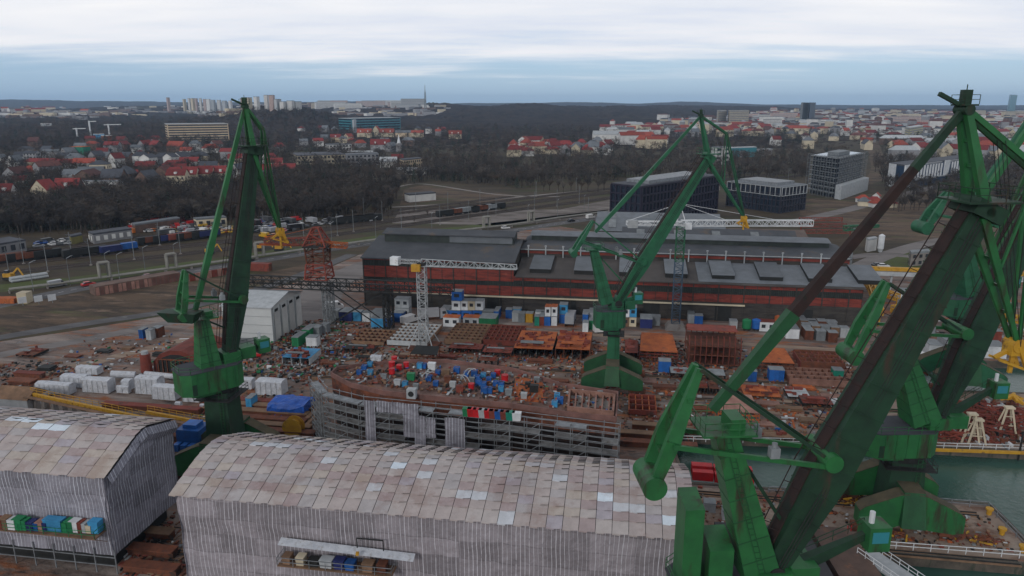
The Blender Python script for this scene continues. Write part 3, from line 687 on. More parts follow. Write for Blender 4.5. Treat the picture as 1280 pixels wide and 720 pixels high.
NETG = net_mat('grey_net_gable', (.2,.2,.24), (.48,.5,.56), 3, 1)
NET2 = net_mat('mauve_net_wrap', (.24,.22,.24), (.46,.45,.49), 9)
ROOFM = [mat('roof_sheet_%s' % w, c, .7, tuple(x*.8 for x in c), .8, dirt=tuple(x*y for x, y in zip(c, (.74,.68,.66))), dscale=.16, dpos=.5, bump=.2) for w, c in
         (('a',(.39,.34,.33)),('b',(.42,.38,.37)),('c',(.37,.345,.35)),('d',(.41,.36,.325)),('e',(.35,.285,.285)),('f',(.5,.52,.56)),('g',(.37,.34,.375)),('h',(.62,.7,.78)))]
RW = [6, 6, 4, 4, 4, 1.1, 2, .45]
def shed(label, o, L, prof, zb, nm, tilt_end, pw, first=0.0, rl=5):
    t = thing('ship_shed', label, 'shed', o, YA, 'wrapped sheds over ships')
    def P(a, b_, z): return V(o)+E1*a+E2*b_+EZ*z
    Dp = prof[-1][0]
    # walls with slack, wrinkled netting
    rr = random.Random(L)
    def wall(p0, dirv, nrm, LL, ztop, name, nm=nm):
        mb = MB(); nx = max(2, int(LL/1.2)); nz_ = 12; k = 0
        ph = rr.random()*9
        for j in range(nz_+1):
            for i in range(nx+1):
                x = LL*i/nx; zt = ztop(x); z = zb+(zt-zb)*j/nz_
                off = .05*math.sin(x*.9+ph)*math.sin(z*.5+x*.1)+.07*math.sin(x*2.3+z*1.1)+rr.uniform(-.05,.05)
                if j == nz_: off = 0
                if nz_-3 <= j < nz_: off += .16
                mb.v.append(p0+dirv*x+nrm*(off-.2)+EZ*z)
        for j in range(nz_):
            for i in range(nx):
                q = j*(nx+1)+i; mb.f.append((q, q+1, q+nx+2, q+nx+1)); mb.m.append(0)
        return mb.build(name, nm, t, smooth=True)
    def zprof(b_): return interp(prof, b_)
    wall(P(0,0,0), E1, -E2, L, lambda x: prof[0][1]-.15, 'net_wall')
    wall(P(0,Dp,0), E1, E2, L, lambda x: prof[-1][1]-.15, 'net_wall')
    wall(P(L,0,0), E2, E1, Dp, lambda x: zprof(x)-.15, 'gable_net', NETG)
    wall(P(0,0,0), E2, -E1, Dp, lambda x: zprof(x)-.15, 'gable_net', NETG)
    # roof sheets
    mb = MB(); seg = []
    acc = 0; S_ = [0]
    for (a, b_), (c, d) in zip(prof, prof[1:]): acc += math.hypot(c-a, d-b_); S_.append(acc)
    def at(s):
        for i in range(len(S_)-1):
            if s <= S_[i+1]+1e-6:
                f = (s-S_[i])/(S_[i+1]-S_[i]); return prof[i][0]+(prof[i+1][0]-prof[i][0])*f, prof[i][1]+(prof[i+1][1]-prof[i][1])*f
        return prof[-1]
    rows = int(round(acc/1.3)); cols = int(round((L+.8)/pw)); rq = random.Random(int(L*10))
    for r in range(rows):
        s0 = acc*r/rows-(.35 if r == 0 else 0); s1 = acc*(r+1)/rows+.12
        b0, z0 = at(max(0, s0)); b1, z1 = at(min(acc, s1))
        if r == 0: b0 -= .5; z0 -= .25
        if r == rows-1: b1 += .5; z1 -= .25
        for c in range(cols):
            a0 = -.6+(L+1.2)*c/cols+.03; a1 = -.6+(L+1.2)*(c+1)/cols-.03
            w = list(RW)
            mi = rq.choices(range(8), w)[0]
            if rq.random() < .12 and c: mi = last
            last = mi
            e = rq.uniform(-.03, .03); e2 = rq.uniform(0, .05); sg = .06
            am = (a0+a1)/2
            mb.quad(P(a0, b0, z0+.13+e), P(am, b0, z0+.13+e-sg), P(am, b1, z1+.02+e2-sg), P(a0, b1, z1+.02+e2), m=mi)
            mb.quad(P(am, b0, z0+.13+e-sg), P(a1, b0, z0+.13+e+.02), P(a1, b1, z1+.02+e2), P(am, b1, z1+.02+e2-sg), m=mi)
            mb.quad(P(a0, b0, z0+.13+e), P(a0, b0, z0-.02), P(am, b0, z0-.02-sg), P(am, b0, z0+.13+e-sg), m=mi)
    # dark underlay so the joints read
    for i in range(len(prof)-1):
        (a, b_), (c, d) = prof[i], prof[i+1]
        mb.quad(P(-.55, a, b_-.09), P(L+.55, a, b_-.09), P(L+.55, c, d-.09), P(-.55, c, d-.09), m=8)
    mb.build('roof', ROOFM+[M['black']], t)
    ih = MB(); ih.hexa([P(1.5,1.6,0),P(L-1.5,1.6,0),P(L-1.5,Dp-1.6,0),P(1.5,Dp-1.6,0),P(1.5,1.6,12),P(L-1.5,1.6,12),P(L-1.5,Dp-1.6,12),P(1.5,Dp-1.6,12)]); ih.build('dark_infill', M['black'], t)  # black box added to darken the space behind and below the netting
    # ground structure glimpsed below the netting
    fr = MB(); n = int(L/3)
    for i in range(n+1):
        for b_ in (0, Dp): fr.beam(P(L*i/n, b_, 0), P(L*i/n, b_, zb+1), .12, .12)
    for z in (1.2, 2.4):
        if z < zb+.5: fr.beam(P(0,0,z), P(L,0,z), .1, .1)
    fr.build('scaffold_frame', M['galv'], t)
    return t, P
t1, P1 = shed('grey net wrapped shed on the far left with bins on its ledge', G(128,594,14.4)-EZ*14.4-E1*90, 90,
  [(0,14.4),(6.2,17.0),(8.0,17.4),(14.6,15.6)], 2.6, NET1, 0, 2.6)
# smooth fabric strip along the gable top
mb = MB()
for k, (bb, zz) in enumerate(((0,0),(2.5,0),(6.2,0),(8.5,0))):
    pass
pf = [(0,14.4),(6.2,17.0),(8.0,17.4),(14.6,15.6)]
for (a, z), (c, d) in zip(pf, pf[1:]): mb.quad(P1(90.65,a,z-.2), P1(91.0,a+.2,z-1.3), P1(91.0,c,d-1.3), P1(90.65,c,d-.2))
for (a, z), (c, d) in zip(pf, pf[1:]): mb.quad(P1(91.0,a+.2,z-1.3), P1(90.4,a,z-2.2), P1(90.4,c,d-2.2), P1(91.0,c,d-1.3))
mb.build('gable_canopy', NETG, t1)
L2 = (G(852,667,14.5)-G(219,615,14.5)).length+1.0
O2 = G(219,615,14.5); O2.z = 0
t2, P2 = shed('long mauve net wrapped shed in the foreground with patched sheet roof', O2, L2,
  [(0,14.5),(5.8,16.15),(8.8,16.55),(11.5,16.3),(18,13.8)], .5, NET2, 0, 1.8)
# shed openings and ledges
def ledge(t, P, a0, a1, z, out=1.7, m='green_dark'):
    l = MB(); l.hexa([P(a0,-out,z-.15),P(a1,-out,z-.15),P(a1,.1,z-.15),P(a0,.1,z-.15),P(a0,-out,z),P(a1,-out,z),P(a1,.1,z),P(a0,.1,z)])
    n = int((a1-a0)/2.4)
    for i in range(n+1):
        a = a0+(a1-a0)*i/n; l.beam(P(a,-out,z-.1), P(a,0,z-1.6), .08, .08)
    lo = l.build('ledge', M['timber'], t)
    r = MB(); r.rail([P(a0,0,z),P(a0,-out,z),P(a1,-out,z),P(a1,0,z)], 1.05, 1.8, .06); r.build('railing', M[m], lo)
ledge(t1, P1, 40, 89.2, 6.4, 2.0, 'teal_d')
ledge(t2, P2, 13.5, 27.5, 7.2, 2.0, 'galv')
MB().hexa([P1(68.5,-.5,11.2),P1(72,-.5,11.2),P1(72,.3,11.2),P1(68.5,.3,11.2),P1(68.5,-.5,12.9),P1(72,-.5,12.9),P1(72,.3,12.9),P1(68.5,.3,12.9)]).build('opening', M['timber'], t1)
hp = MB(); hp.beam(P2(23,-.62,10.9), P2(26.2,-.62,10.9), .12, .12).beam(P2(23,-.62,9), P2(26.2,-.62,9), .12, .12).beam(P2(23,-.62,9), P2(23,-.62,10.9), .1, .1).beam(P2(26.2,-.62,9), P2(26.2,-.62,10.9), .1, .1).build('opening_frame', M['black'], t2)
cn = MB(); cn.quad(P2(13.5,-.5,10.0), P2(30,-.5,9.5), P2(30,-1.5,9.1), P2(13.5,-1.5,9.6)).build('canopy', M['tarp'], t2)
MB().box(P2(23.5,-1.9,9.5)+EZ*.1, .35, .35, .35).build('lamp', M['yellow'], t2)
# ---------------------------------------------------------------- brick hall
HO = V((-45, 213, 0))
def Hh(a, b, z): return HO+E1*a+E2*b+EZ*z
brick = ground_mat('hall_brick', [(.19,.042,.032), (.1,.03,.026), (.22,.065,.05)], [None, (.15,.15,.45,.15), (.5,.5,.58,.1)], .2)
soot = ground_mat('sooty_wall', [(.055,.05,.046), (.03,.028,.028), (.09,.075,.06)], [None, (.15,.15,.45,.2), (.2,.5,.6,.08)], .2)
glz = mat('hall_glazing', (.04,.05,.045), .35, (.02,.025,.025), .4)
rfm = mat('hall_roof_felt', (.075,.08,.09), .85, (.045,.05,.058), .12, dirt=(.1,.08,.065), dscale=.09, dpos=.54)
rfb = mat('hall_roof_brown', (.085,.075,.07), .9, (.05,.046,.045), .12, dirt=(.12,.1,.09), dscale=.1, dpos=.6)
hall = thing('factory_hall', 'long red brick factory hall with dark glazing bands and raised skylights', 'factory hall', HO)
LB, LT = 46.0, 143.0
def band(a0, a1, z0, z1, b, m, name, out=0.0):
    return MB().hexa([Hh(a0,b-out,z0),Hh(a1,b-out,z0),Hh(a1,b+.6,z0),Hh(a0,b+.6,z0),Hh(a0,b-out,z1),Hh(a1,b-out,z1),Hh(a1,b+.6,z1),Hh(a0,b+.6,z1)]).build(name, m, hall)
for a0, a1, zs in ((0, LB, [(0,5.0,soot,'lower_wall',0),(5.0,7.9,brick,'brick_band',.12),(7.9,9.3,glz,'glazing_band',0),(9.3,12.7,brick,'brick_band',.12),(12.7,14.5,glz,'glazing_band',0),(14.5,15,brick,'brick_band',.12)]),
                   (LB+.01, LT, [(0,5.6,soot,'lower_wall',0),(5.6,7.9,brick,'brick_band',.12),(7.9,9.7,glz,'glazing_band',0),(9.7,10.9,brick,'brick_band',.12)])):
    for z0, z1, m_, nm_, out in zs: band(a0, a1, z0, z1, 0, m_, nm_, out)
pil = MB(); mull = MB()
n = 41
for i in range(n+1):
    a = LT*i/n; zt = 14.9 if a < LB else 10.8
    if i % 2 == 0: pil.beam(Hh(a,-.22,0), Hh(a,-.22,zt), .3, .25, side=E1)
    else: pil.beam(Hh(a,-.16,5.1), Hh(a,-.16,zt), .12, .12, side=E1)
    for k in range(7):
        aa = a+LT/n*k/7
        if aa > LT: continue
        for z0, z1 in (((7.9,9.3),(12.7,14.5)) if aa < LB else ((7.9,9.7),)): mull.beam(Hh(aa,-.05,z0), Hh(aa,-.05,z1), .1, .1, side=E1)
pil.build('pilasters', soot, hall); mull.build('glazing_bars', M['black'], hall)
MB().beam(Hh(8,-.5,4.6), Hh(112,-.5,4.9), .45, .4).build('pipe', M['cream'], hall)
for a in (14, 38, 60, 84, 104, 126): MB().hexa([Hh(a,-.15,0),Hh(a+4.5,-.15,0),Hh(a+4.5,.1,0),Hh(a,.1,0),Hh(a,-.15,4.4),Hh(a+4.5,-.15,4.4),Hh(a+4.5,.1,4.4),Hh(a,.1,4.4)]).build('gate', M['black'], hall)
def roof(a0, a1, prof, m_, name='roof', th=.35, par=None):
    mb = MB()
    for (b0, z0), (b1, z1) in zip(prof, prof[1:]):
        mb.hexa([Hh(a0,b0,z0),Hh(a1,b0,z0),Hh(a1,b1,z1),Hh(a0,b1,z1),Hh(a0,b0,z0+th),Hh(a1,b0,z0+th),Hh(a1,b1,z1+th),Hh(a0,b1,z1+th)])
    return mb.build(name, m_, par or hall)
rl_ = roof(-.6, LB+.5, [(-.7,14.9),(17,18.6)], rfm); roof(-.6, LB+.5, [(17.02,18.6),(34,15)], rfm)
mon = MB(); mon.hexa([Hh(3,12,17.6),Hh(44,12,17.6),Hh(44,21,17.6),Hh(3,21,17.6),Hh(3,12,20.3),Hh(44,12,20.3),Hh(44,21,20.3),Hh(3,21,20.3)]).build('roof_monitor', glz, hall)
mb = MB(); mb.hexa([Hh(24,11.9,18.2),Hh(43.8,11.9,18.2),Hh(43.8,11.98,18.2),Hh(24,11.98,18.2),Hh(24,11.9,20.2),Hh(43.8,11.9,20.2),Hh(43.8,11.98,20.2),Hh(24,11.98,20.2)]).build('panel', M['roof_grey'], hall)
roof(2.4, 44.6, [(11.3,20.3),(16.5,21.2)], rfm, 'monitor_roof'); roof(2.4, 44.6, [(16.52,21.2),(21.7,20.3)], rfm, 'monitor_roof')
# gable ends of the tall block, side wall, body of the low block
for a in (0, LB-.4): MB().extr([Hh(a,0.61,0),Hh(a,33.5,0),Hh(a,33.5,15),Hh(a,17,18.5),Hh(a,.61,15)], E1*.4).build('gable_wall', brick if a == 0 else soot, hall)
MB().extr([Hh(LT-.4,.61,0),Hh(LT-.4,44,0),Hh(LT-.4,44,15.5),Hh(LT-.4,30,17.1),Hh(LT-.4,14.5,16),Hh(LT-.4,14.5,13.6),Hh(LT-.4,.61,10.8)], E1*.4).build('gable_wall', brick, hall)
# low block roofs
roof(LB+.55, LT+.6, [(-.7,10.75),(14.4,13.6)], rfb)
MB().hexa([Hh(99,0,11.32),Hh(LT+.5,0,11.32),Hh(LT+.5,14.2,13.96),Hh(99,14.2,13.96),Hh(99,0,11.36),Hh(LT+.5,0,11.36),Hh(LT+.5,14.2,14.0),Hh(99,14.2,14.0)]).build('new_roof_felt', M['roof_grey'], hall)
for a in [LB+4.5+i*13.1 for i in range(8)]+[LB+9]:
    if a == LB+9: continue
    s = MB(); z = lambda b: 10.75+.35+(b+.7)*(2.85/15.1)
    s.hexa([Hh(a,2.2,z(2.2)),Hh(a+6.2,2.2,z(2.2)),Hh(a+6.2,13.4,z(13.4)),Hh(a,13.4,z(13.4)),Hh(a,2.2,z(2.2)+1.2),Hh(a+6.2,2.2,z(2.2)+1.2),Hh(a+6.2,13.4,z(13.4)+.9),Hh(a,13.4,z(13.4)+.9)])
    sk = s.build('skylight', M['black'], hall)
    MB().hexa([Hh(a-.1,2.0,z(2.2)+1.21),Hh(a+6.3,2.0,z(2.2)+1.21),Hh(a+6.3,13.5,z(13.4)+.91),Hh(a-.1,13.5,z(13.4)+.91),Hh(a-.1,2.0,z(2.2)+1.33),Hh(a+6.3,2.0,z(2.2)+1.33),Hh(a+6.3,13.5,z(13.4)+1.03),Hh(a-.1,13.5,z(13.4)+1.03)]).build('cover', M['roof_grey'], sk)
band(LB, LT, 13.2, 15.0, 14.6, soot, 'upper_wall'); band(LB, LT, 15.0, 15.9, 14.6, brick, 'brick_band', .05)
roof(LB, LT+.4, [(14.2,15.9),(30,17.1)], rfm); roof(LB, LT+.4, [(30.02,17.1),(44,15.5)], rfm)
MB().beam(Hh(LB,14.1,16.3), Hh(LT,14.1,16.3), .18, .22).build('gutter', M['lgrey'], hall)
mb = MB(); mb.hexa([Hh(LB+2,26,16.9),Hh(LT-3,26,16.9),Hh(LT-3,34,16.9),Hh(LB+2,34,16.9),Hh(LB+2,26,18.6),Hh(LT-3,26,18.6),Hh(LT-3,34,18.6),Hh(LB+2,34,18.6)]).build('roof_monitor', glz, hall)
roof(LB+1.6, LT-2.6, [(25.4,18.6),(30,19.3)], M['roof_grey'], 'monitor_roof', .2); roof(LB+1.6, LT-2.6, [(30.02,19.3),(34.6,18.6)], M['roof_grey'], 'monitor_roof', .2)
for i in range(18):
    a = LB+2.5+i*5.4
    v = MB(); v.cyl(Hh(a,14.15,13.9), Hh(a,14.15,17.2), .2, n=8).cyl(Hh(a,14.15,17.2), Hh(a,14.15,17.6), .34, n=8); v.build('vent_pipe', M['lgrey'], hall)
# halls further back: rows of low gables
def gable_hall(label, a0, a1, b0, b1, ze, zr, wm, rm, nb=1, grp='low halls behind the brick hall'):
    t = thing('workshop_hall', label, 'hall', Hh(a0,b0,0), 0, grp)
    MB().hexa([Hh(a0+.3,b0+.3,0),Hh(a1-.3,b0+.3,0),Hh(a1-.3,b1-.3,0),Hh(a0+.3,b1-.3,0),Hh(a0+.3,b0+.3,ze),Hh(a1-.3,b0+.3,ze),Hh(a1-.3,b1-.3,ze),Hh(a0+.3,b1-.3,ze)]).build('wall', wm, t)
    w = (b1-b0)/nb
    for i in range(nb):
        c = b0+i*w; mb = MB()
        mb.extr([Hh(a0,c,ze),Hh(a0,c+w,ze),Hh(a0,c+w/2,zr)], E1*(a1-a0)); r = mb.build('roof', rm, t)
        k = int((a1-a0)/14)
        s = MB()
        for j in range(k):
            a = a0+7+j*14; zz = ze+(zr-ze)*.45
            s.beam(Hh(a,c+w*.12,ze+(zr-ze)*.24+.2), Hh(a,c+w*.4,ze+(zr-ze)*.8+.2), 3, .3, side=E1)
        if k: s.build('rooflight', M['grey'], r)
gable_hall('low hall with rust red roof directly behind the brick hall', 50, 76, 46, 62, 10, 12, soot, mat('rust_roof', (.16,.07,.05), .9, (.1,.05,.04), .1, dirt=(.2,.18,.17), dscale=.08))
gable_hall('wide grey roofed workshop with twin ridges behind the brick hall', 77, 141, 46, 86, 10, 14, soot, rfm, 2)
gable_hall('grey roofed workshop behind the twin ridge one, near the dark office', 66, 118, 88, 120, 10, 14.5, soot, M['roof_grey'], 2)
gable_hall('pale flat roofed annex left of the rust red roof', 38, 49, 46, 60, 7, 7.6, M['wall_grey'], M['lgrey'])
gable_hall('brown roofed workshop at the right end of the hall row', 119, 150, 88, 112, 8, 10.5, M['wall_brown'], mat('brown_roof', (.13,.1,.085), .9, (.08,.06,.055), .1))
# ---------------------------------------------------------------- modern blocks
def face_grid(mb, A, B, z0, z1, nx, nz_, t, out):
    d = (B-A); nrm = V((d.y, -d.x, 0)).normalized()*out
    for i in range(nx+1): p = A.lerp(B, i/nx)+nrm; mb.beam(p+EZ*z0, p+EZ*z1, t, t, side=d)
    for j in range(nz_+1): z = z0+(z1-z0)*j/nz_; mb.beam(A+nrm*.9+EZ*z, B+nrm*.9+EZ*z, t, t)
def block(name, label, cat, pl, pc, pr, h, wallm, roofm, gridm=None, nz_=5, sx=3.0, t=.35, top=None, winm=None, group=None):
    A, C, B = G(*pl), G(*pc), G(*pr); A.z = B.z = C.z = max(0, C.z)-.2; D = A+B-C; z0 = C.z
    o = thing(name, label, cat, C, 0, group)
    ring = [A, C, B, D]
    MB().prism(ring, z0, z0+h).build('wall', wallm, o)
    ctr = (A+B)/2
    MB().prism([ctr+(p-ctr)*1.01 for p in ring], z0+h, z0+h+.7).build('roof', roofm, o)
    if gridm:
        for (p, q) in ((A, C), (C, B)):
            g = MB(); face_grid(g, V((p.x,p.y,z0)), V((q.x,q.y,z0)), .3, h, max(2, int((q-p).length/sx)), nz_, t, .25); g.build('facade_frame', gridm, o)
    if top:
        MB().prism([ctr+(p-ctr)*top[0] for p in ring], z0+h+.7, z0+h+.7+top[1]).build('roof_plant', top[2], o)
    if winm:
        for (p, q) in ((A, C), (C, B)):
            d = q-p; nrm = V((d.y,-d.x,0)).normalized(); nx = max(2, int(d.length/sx))
            for j in range(nz_):
                z = z0+h*(j+.35)/nz_
                if nx*nz_ > 45:
                    a = p.lerp(q, .015)+nrm*.35; b = p.lerp(q, .985)+nrm*.35; a.z = b.z = z; MB().quad(a, b, b+EZ*(h/nz_*.5), a+EZ*(h/nz_*.5)).build('window_row', winm, o); continue
                for i in range(nx):
                    a = p.lerp(q, (i+.25)/nx)+nrm*.35; b = p.lerp(q, (i+.75)/nx)+nrm*.35
                    a.z = b.z = z; MB().quad(a, b, b+EZ*(h/nz_*.5), a+EZ*(h/nz_*.5)).build('window', winm, o)
    return o
navy_f = mat('navy_facade', (.02,.018,.035), .5); dk = mat('dark_facade', (.03,.03,.045), .5)
o = block('office_building', 'dark navy office block with pale roof plant behind the hall, left of its twin', 'office building', (763,281), (800,287), (895,266), 21, M['glass'], M['roof_dark'], navy_f, 5, 3.2, .8, (.75,1.6,M['galv']), group='dark office blocks')
o = block('office_building', 'smaller dark office block with white framed top floor', 'office building', (908,257), (974,267), (1005,262), 14.5, M['glass'], M['roof_grey'], dk, 4, 2.6, .5, (.7,1.6,M['galv']), group='dark office blocks')
A, C, B = G(908,257), G(974,267), G(1005,262)
for p, q in ((A, C), (C, B)):
    g = MB(); face_grid(g, V((p.x,p.y,0)), V((q.x,q.y,0)), 9.8, 14.6, max(3, int((q-p).length/3.3)), 1, .32, .6); g.build('top_floor_frame', M['lgrey'], o)
# building shell under construction
A, C, B = G(1008,241), G(1042,248), G(1077,236); D = A+B-C
o = thing('building_shell', 'unfinished concrete office tower with open floors and scaffolding', 'building', C)
ctr = (A+B)/2
for j in range(8):
    MB().prism([A, C, B, D], 3.2*j+3.1, 3.2*j+3.4).build('floor_slab', M['grey'], o)
MB().prism([ctr+(p-ctr)*.88 for p in (A, C, B, D)], 0, 26).build('core', M['glass'], o)
for p, q in ((A, C), (C, B)):
    n_ = int((q-p).length/6)
    for i in range(n_+1): c = p.lerp(q, i/n_); MB().beam(c, c+EZ*26, .45, .45).build('column', M['roof_dark'], o)
MB().prism([ctr+(p-ctr)*.4 for p in (A, C, B, D)], 25.9, 28).build('roof_core', M['grey'], o)
MB().prism([C.lerp(B,.02)+V((0,-9,0)), B+V((0,-9,0)), B+V((0,-1,0)), C+V((0,-1,0))], 0, 9).build('podium', M['lgrey'], o)
sc = MB()
for p, q in ((A, C), (C, B)): face_grid(sc, p, q, 0, 27, int((q-p).length/3), 9, .16, 1.5)
sc.build('scaffolding', M['grey'], o)
# white and blue building
A, C, B = G(1108,232), G(1128,236), G(1212,222); D = A+B-C
o = thing('office_building', 'white and blue office building with slanted white frames beside the wood', 'office building', C)
MB().prism([A, C, B, D], 0, 16).build('wall', mat('navy_glass', (.02,.05,.11), .3), o)
MB().prism([A, C, B, D], 16, 17.2).build('roof', M['roof_dark'], o)
for f0, f1, z0, z1 in ((0,.1,0,17),(.1,.5,15.6,16.8),(.1,.95,4.5,5.6),(.55,.63,5.6,17),(.63,.96,15.6,16.8),(.96,1.0,5,16.8)):
    p, q = C.lerp(B, f0), C.lerp(B, f1); d = (q-p).normalized(); nn = V((d.y,-d.x,0))
    MB().hexa([p+EZ*z0, q+EZ*z0, q-nn*.5+EZ*z0, p-nn*.5+EZ*z0, p+nn*.8+EZ*z1, q+nn*.8+EZ*z1, q+EZ*z1-nn*.5, p+EZ*z1-nn*.5]).build('white_frame', M['white'], o)
MB().hexa([A+EZ*0+V((0,-.3,0)), A.lerp(C,.45)+V((0,-.3,0)), A.lerp(C,.45), A, A+EZ*16.8+V((0,-.3,0)), A.lerp(C,.45)+EZ*16.8+V((0,-.3,0)), A.lerp(C,.45)+EZ*16.8, A+EZ*16.8]).build('white_frame', M['white'], o)
g = MB()
for i in range(60):
    f = .12+.82*i/60
    if .54 < f < .64 or i % 3 == 0: continue
    p = C.lerp(B, f)+V((-.1,-.5,0)); g.beam(p+EZ*5.8, p+EZ*15.4, .5, .2)
g.build('blind', M['white'], o)
# hospital slab and others further away
block('apartment_block', 'long pale yellow slab block with rows of windows on the wooded hillside', 'slab block', (208,175), (211,177), (287,176), 27, M['wall_yellow'], M['lgrey'], None, 7, 3.2, winm=M['win'])
block('office_building', 'wide teal glass building on the hill above the red roofed villa', 'office building', (424,162), (440,165), (501,163), 27, M['glass_b'], M['lgrey'], None, 5, 4, winm=M['glass'])
block('office_building', 'pale grey annex tower on teal building, seen at its left end', 'office building', (441,166), (443,166.5), (446,166), 26, M['lgrey'], M['lgrey'])
block('school_building', 'long cream building with dark blue hipped roof among trees', 'school', (366,202), (372,206), (432,204), 9, M['cream'], M['roof_dark'], None, 2, 3.5, winm=M['win'])
block('office_building', 'white flat roofed building behind the cream school', 'building', (407,188), (412,189), (440,188), 8, M['wall_white'], M['roof_grey'], None, 2, 4, winm=M['win'])
block('office_building', 'long grey low building right of the cream school', 'building', (432,206), (434,208), (474,206), 11, M['wall_grey'], M['roof_grey'], None, 3, 4, winm=M['win'])
block('office_building', 'yellow building with white base near open field edge', 'building', (500,214), (505,216), (528,213), 11, M['wall_yellow'], M['roof_dark'], None, 3, 3, winm=M['win'])
block('office_building', 'white banded office behind the middle crane head', 'office building', (888,205), (893,206), (912,205), 17, M['wall_white'], M['roof_grey'], None, 4, 30, winm=M['win'])
block('office_building', 'long low teal office right of the middle crane head', 'office building', (891,197), (895,198), (945,196), 11, M['glass_b'], M['lgrey'])
block('hangar', 'long pale roofed hangar in the wood right of the teal office', 'hangar', (920,196), (925,197), (965,194), 7, M['wall_grey'], M['lgrey'])
block('apartment_block', 'yellow apartment block above the fields left of the nearest crane apex', 'apartment block', (1130,174), (1135,176), (1152,172), 21, mat('pale_yellow_wall', (.62,.58,.34), .8), M['lgrey'], None, 5, 5, winm=M['wall_grey'])
block('office_tower', 'twin slab grey blue office tower in the distant city', 'office tower', (999,157), (1001,158), (1008,157), 62, mat('tower_glass', (.07,.11,.17), .4), M['roof_dark'], M['grey'], 14, 8, .8)
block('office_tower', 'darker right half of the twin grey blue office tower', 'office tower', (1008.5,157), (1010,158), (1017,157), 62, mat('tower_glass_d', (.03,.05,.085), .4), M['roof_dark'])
block('apartment_block', 'pair of cream apartment slabs behind the middle crane, left slab', 'apartment block', (895,158), (897,159), (907,158), 42, M['cream'], M['lgrey'], None, 9, 6, winm=M['wall_grey'])
block('apartment_block', 'pair of cream apartment slabs behind the middle crane, long right slab', 'apartment block', (909,158), (911,159), (935,158), 42, M['cream'], M['lgrey'], None, 9, 6, winm=M['wall_grey'])
block('workshop_hall', 'hall with long orange red roof beyond the fields', 'hall', (1136,184), (1140,186), (1200,182), 8, M['wall_grey'], M['roof_orange'])
block('workshop_hall', 'pale low shed in field beside the railway', 'shed', (506,251), (512,253), (545,250), 4.5, M['wall_white'], M['roof_dark'])
block('concrete_works', 'small white works building beside the road loop', 'works', (1081,313), (1084,315), (1095,313), 5, M['wall_white'], M['lgrey'])
t = thing('silo', 'white silo beside the small works building', 'silo', G(1100,315)); c = G(1100,315)
MB().cyl(c+EZ*1.5, c+EZ*7, 1.2, n=20).cyl(c+EZ*7, c+EZ*7.6, 1.2, .3, n=20).build('barrel', M['white'], t); MB().cyl(c, c+EZ*1.5, .7, 1.15, n=12).build('hopper', M['lgrey'], t)
block('gate_house', 'grey concrete building with windows behind the nearest crane boom', 'building', (1135,330), (1137,333), (1160,331), 5, M['conc'], M['grey'], None, 2, 2.5, winm=M['win'])
c = G(532, 140); t = thing('radio_mast', 'tall thin radio mast on the wooded horizon', 'mast', c)
top = PY(532, 106, c.y).z
MB().truss(c, V((c.x, c.y, c.z+(top-c.z)*.72)), 7, 7, 9, .9, side=E1, w2=3, h2=3).build('lattice', M['grey'], t)
MB().cyl(V((c.x, c.y, c.z+(top-c.z)*.72)), V((c.x, c.y, top)), 1.3, .7, n=8).build('antenna', M['grey'], t)
# distant glass skyscraper
block('skyscraper', 'pale blue skyscraper on the hazy horizon at far right', 'skyscraper', (1257,148), (1259,149), (1267,148), 88, M['glass_b'], M['lgrey'])
# ---------------------------------------------------------------- words that say where a thing stands
LM = [('the upright left crane',280,450),('the middle crane',765,450),('the white hall',340,400),('the white tower crane',530,400),('the scaffolded ship hull',600,500),
 ('the ship bow',425,475),('the brick hall left corner',456,375),('the brick hall right end',1070,400),('the blue tarpaulin',358,510),('the yellow girder',120,495),('the dome shaped section',222,440),
 ('the pier crane',1140,600),('the red steel stack',1225,530),('the orange roofed section',965,460),('the dark red tall section',890,430),('the orange deck sections',690,430),('the white jib crane mast',848,400),
 ('the pink plate section',920,510),('the rusty lattice crane',400,330),
 ('the cream hillside slab',248,165),('the teal glass building',462,158),('the green netted house',103,195),('the white villa row',242,225),('the cream school',400,195),('the radio mast',532,128),
 ('the dark office block',820,255),('the unfinished office tower',1042,220),('the white and blue office',1165,218),('the twin office tower',1008,148),('the cream slab pair',918,150),('the yellow apartment block',1142,168),
 ('the low field shed',526,248),('the middle crane head',880,170),('the garage row',170,363),('the blue rail wagons',150,314),('the roadside boards',48,382),('the grey bay building',140,298),('the cream yard building',264,282),('the black wagon row',445,278),('the hall roof monitor',560,292),('the field railway bend',690,252),('the left hut row',20,312),('the conveyor bridge',1100,340),('the near crane head',1215,235),('the slim left houses',45,248),('the long low suburb',60,165),('the field road',560,260),('the car yard',240,285),('the left frame edge',5,215),('the wooded hill',350,150),('the avenue',1095,200),('the far left horizon',40,135),('the red villa cluster',655,185),('the white rooftops',795,165)]
def where(px, py):
    n_, x, y = min(LM, key=lambda l: math.hypot((l[1]-px), (l[2]-py)*2.0))
    dx, dy = px-x, py-y; far = math.hypot(dx, dy*2) > 70
    if abs(dx) > abs(dy)*2: w = ('right of' if dx > 0 else 'left of')
    elif dy > 0: w = 'in front of'
    else: w = 'behind'
    if dx*dx+dy*dy < 36: w = 'beside'
    return ('well ' if far and w != 'beside' else 'just ' if math.hypot(dx, dy) < 25 and w != 'beside' else '')+w+' '+n_
USED = {}
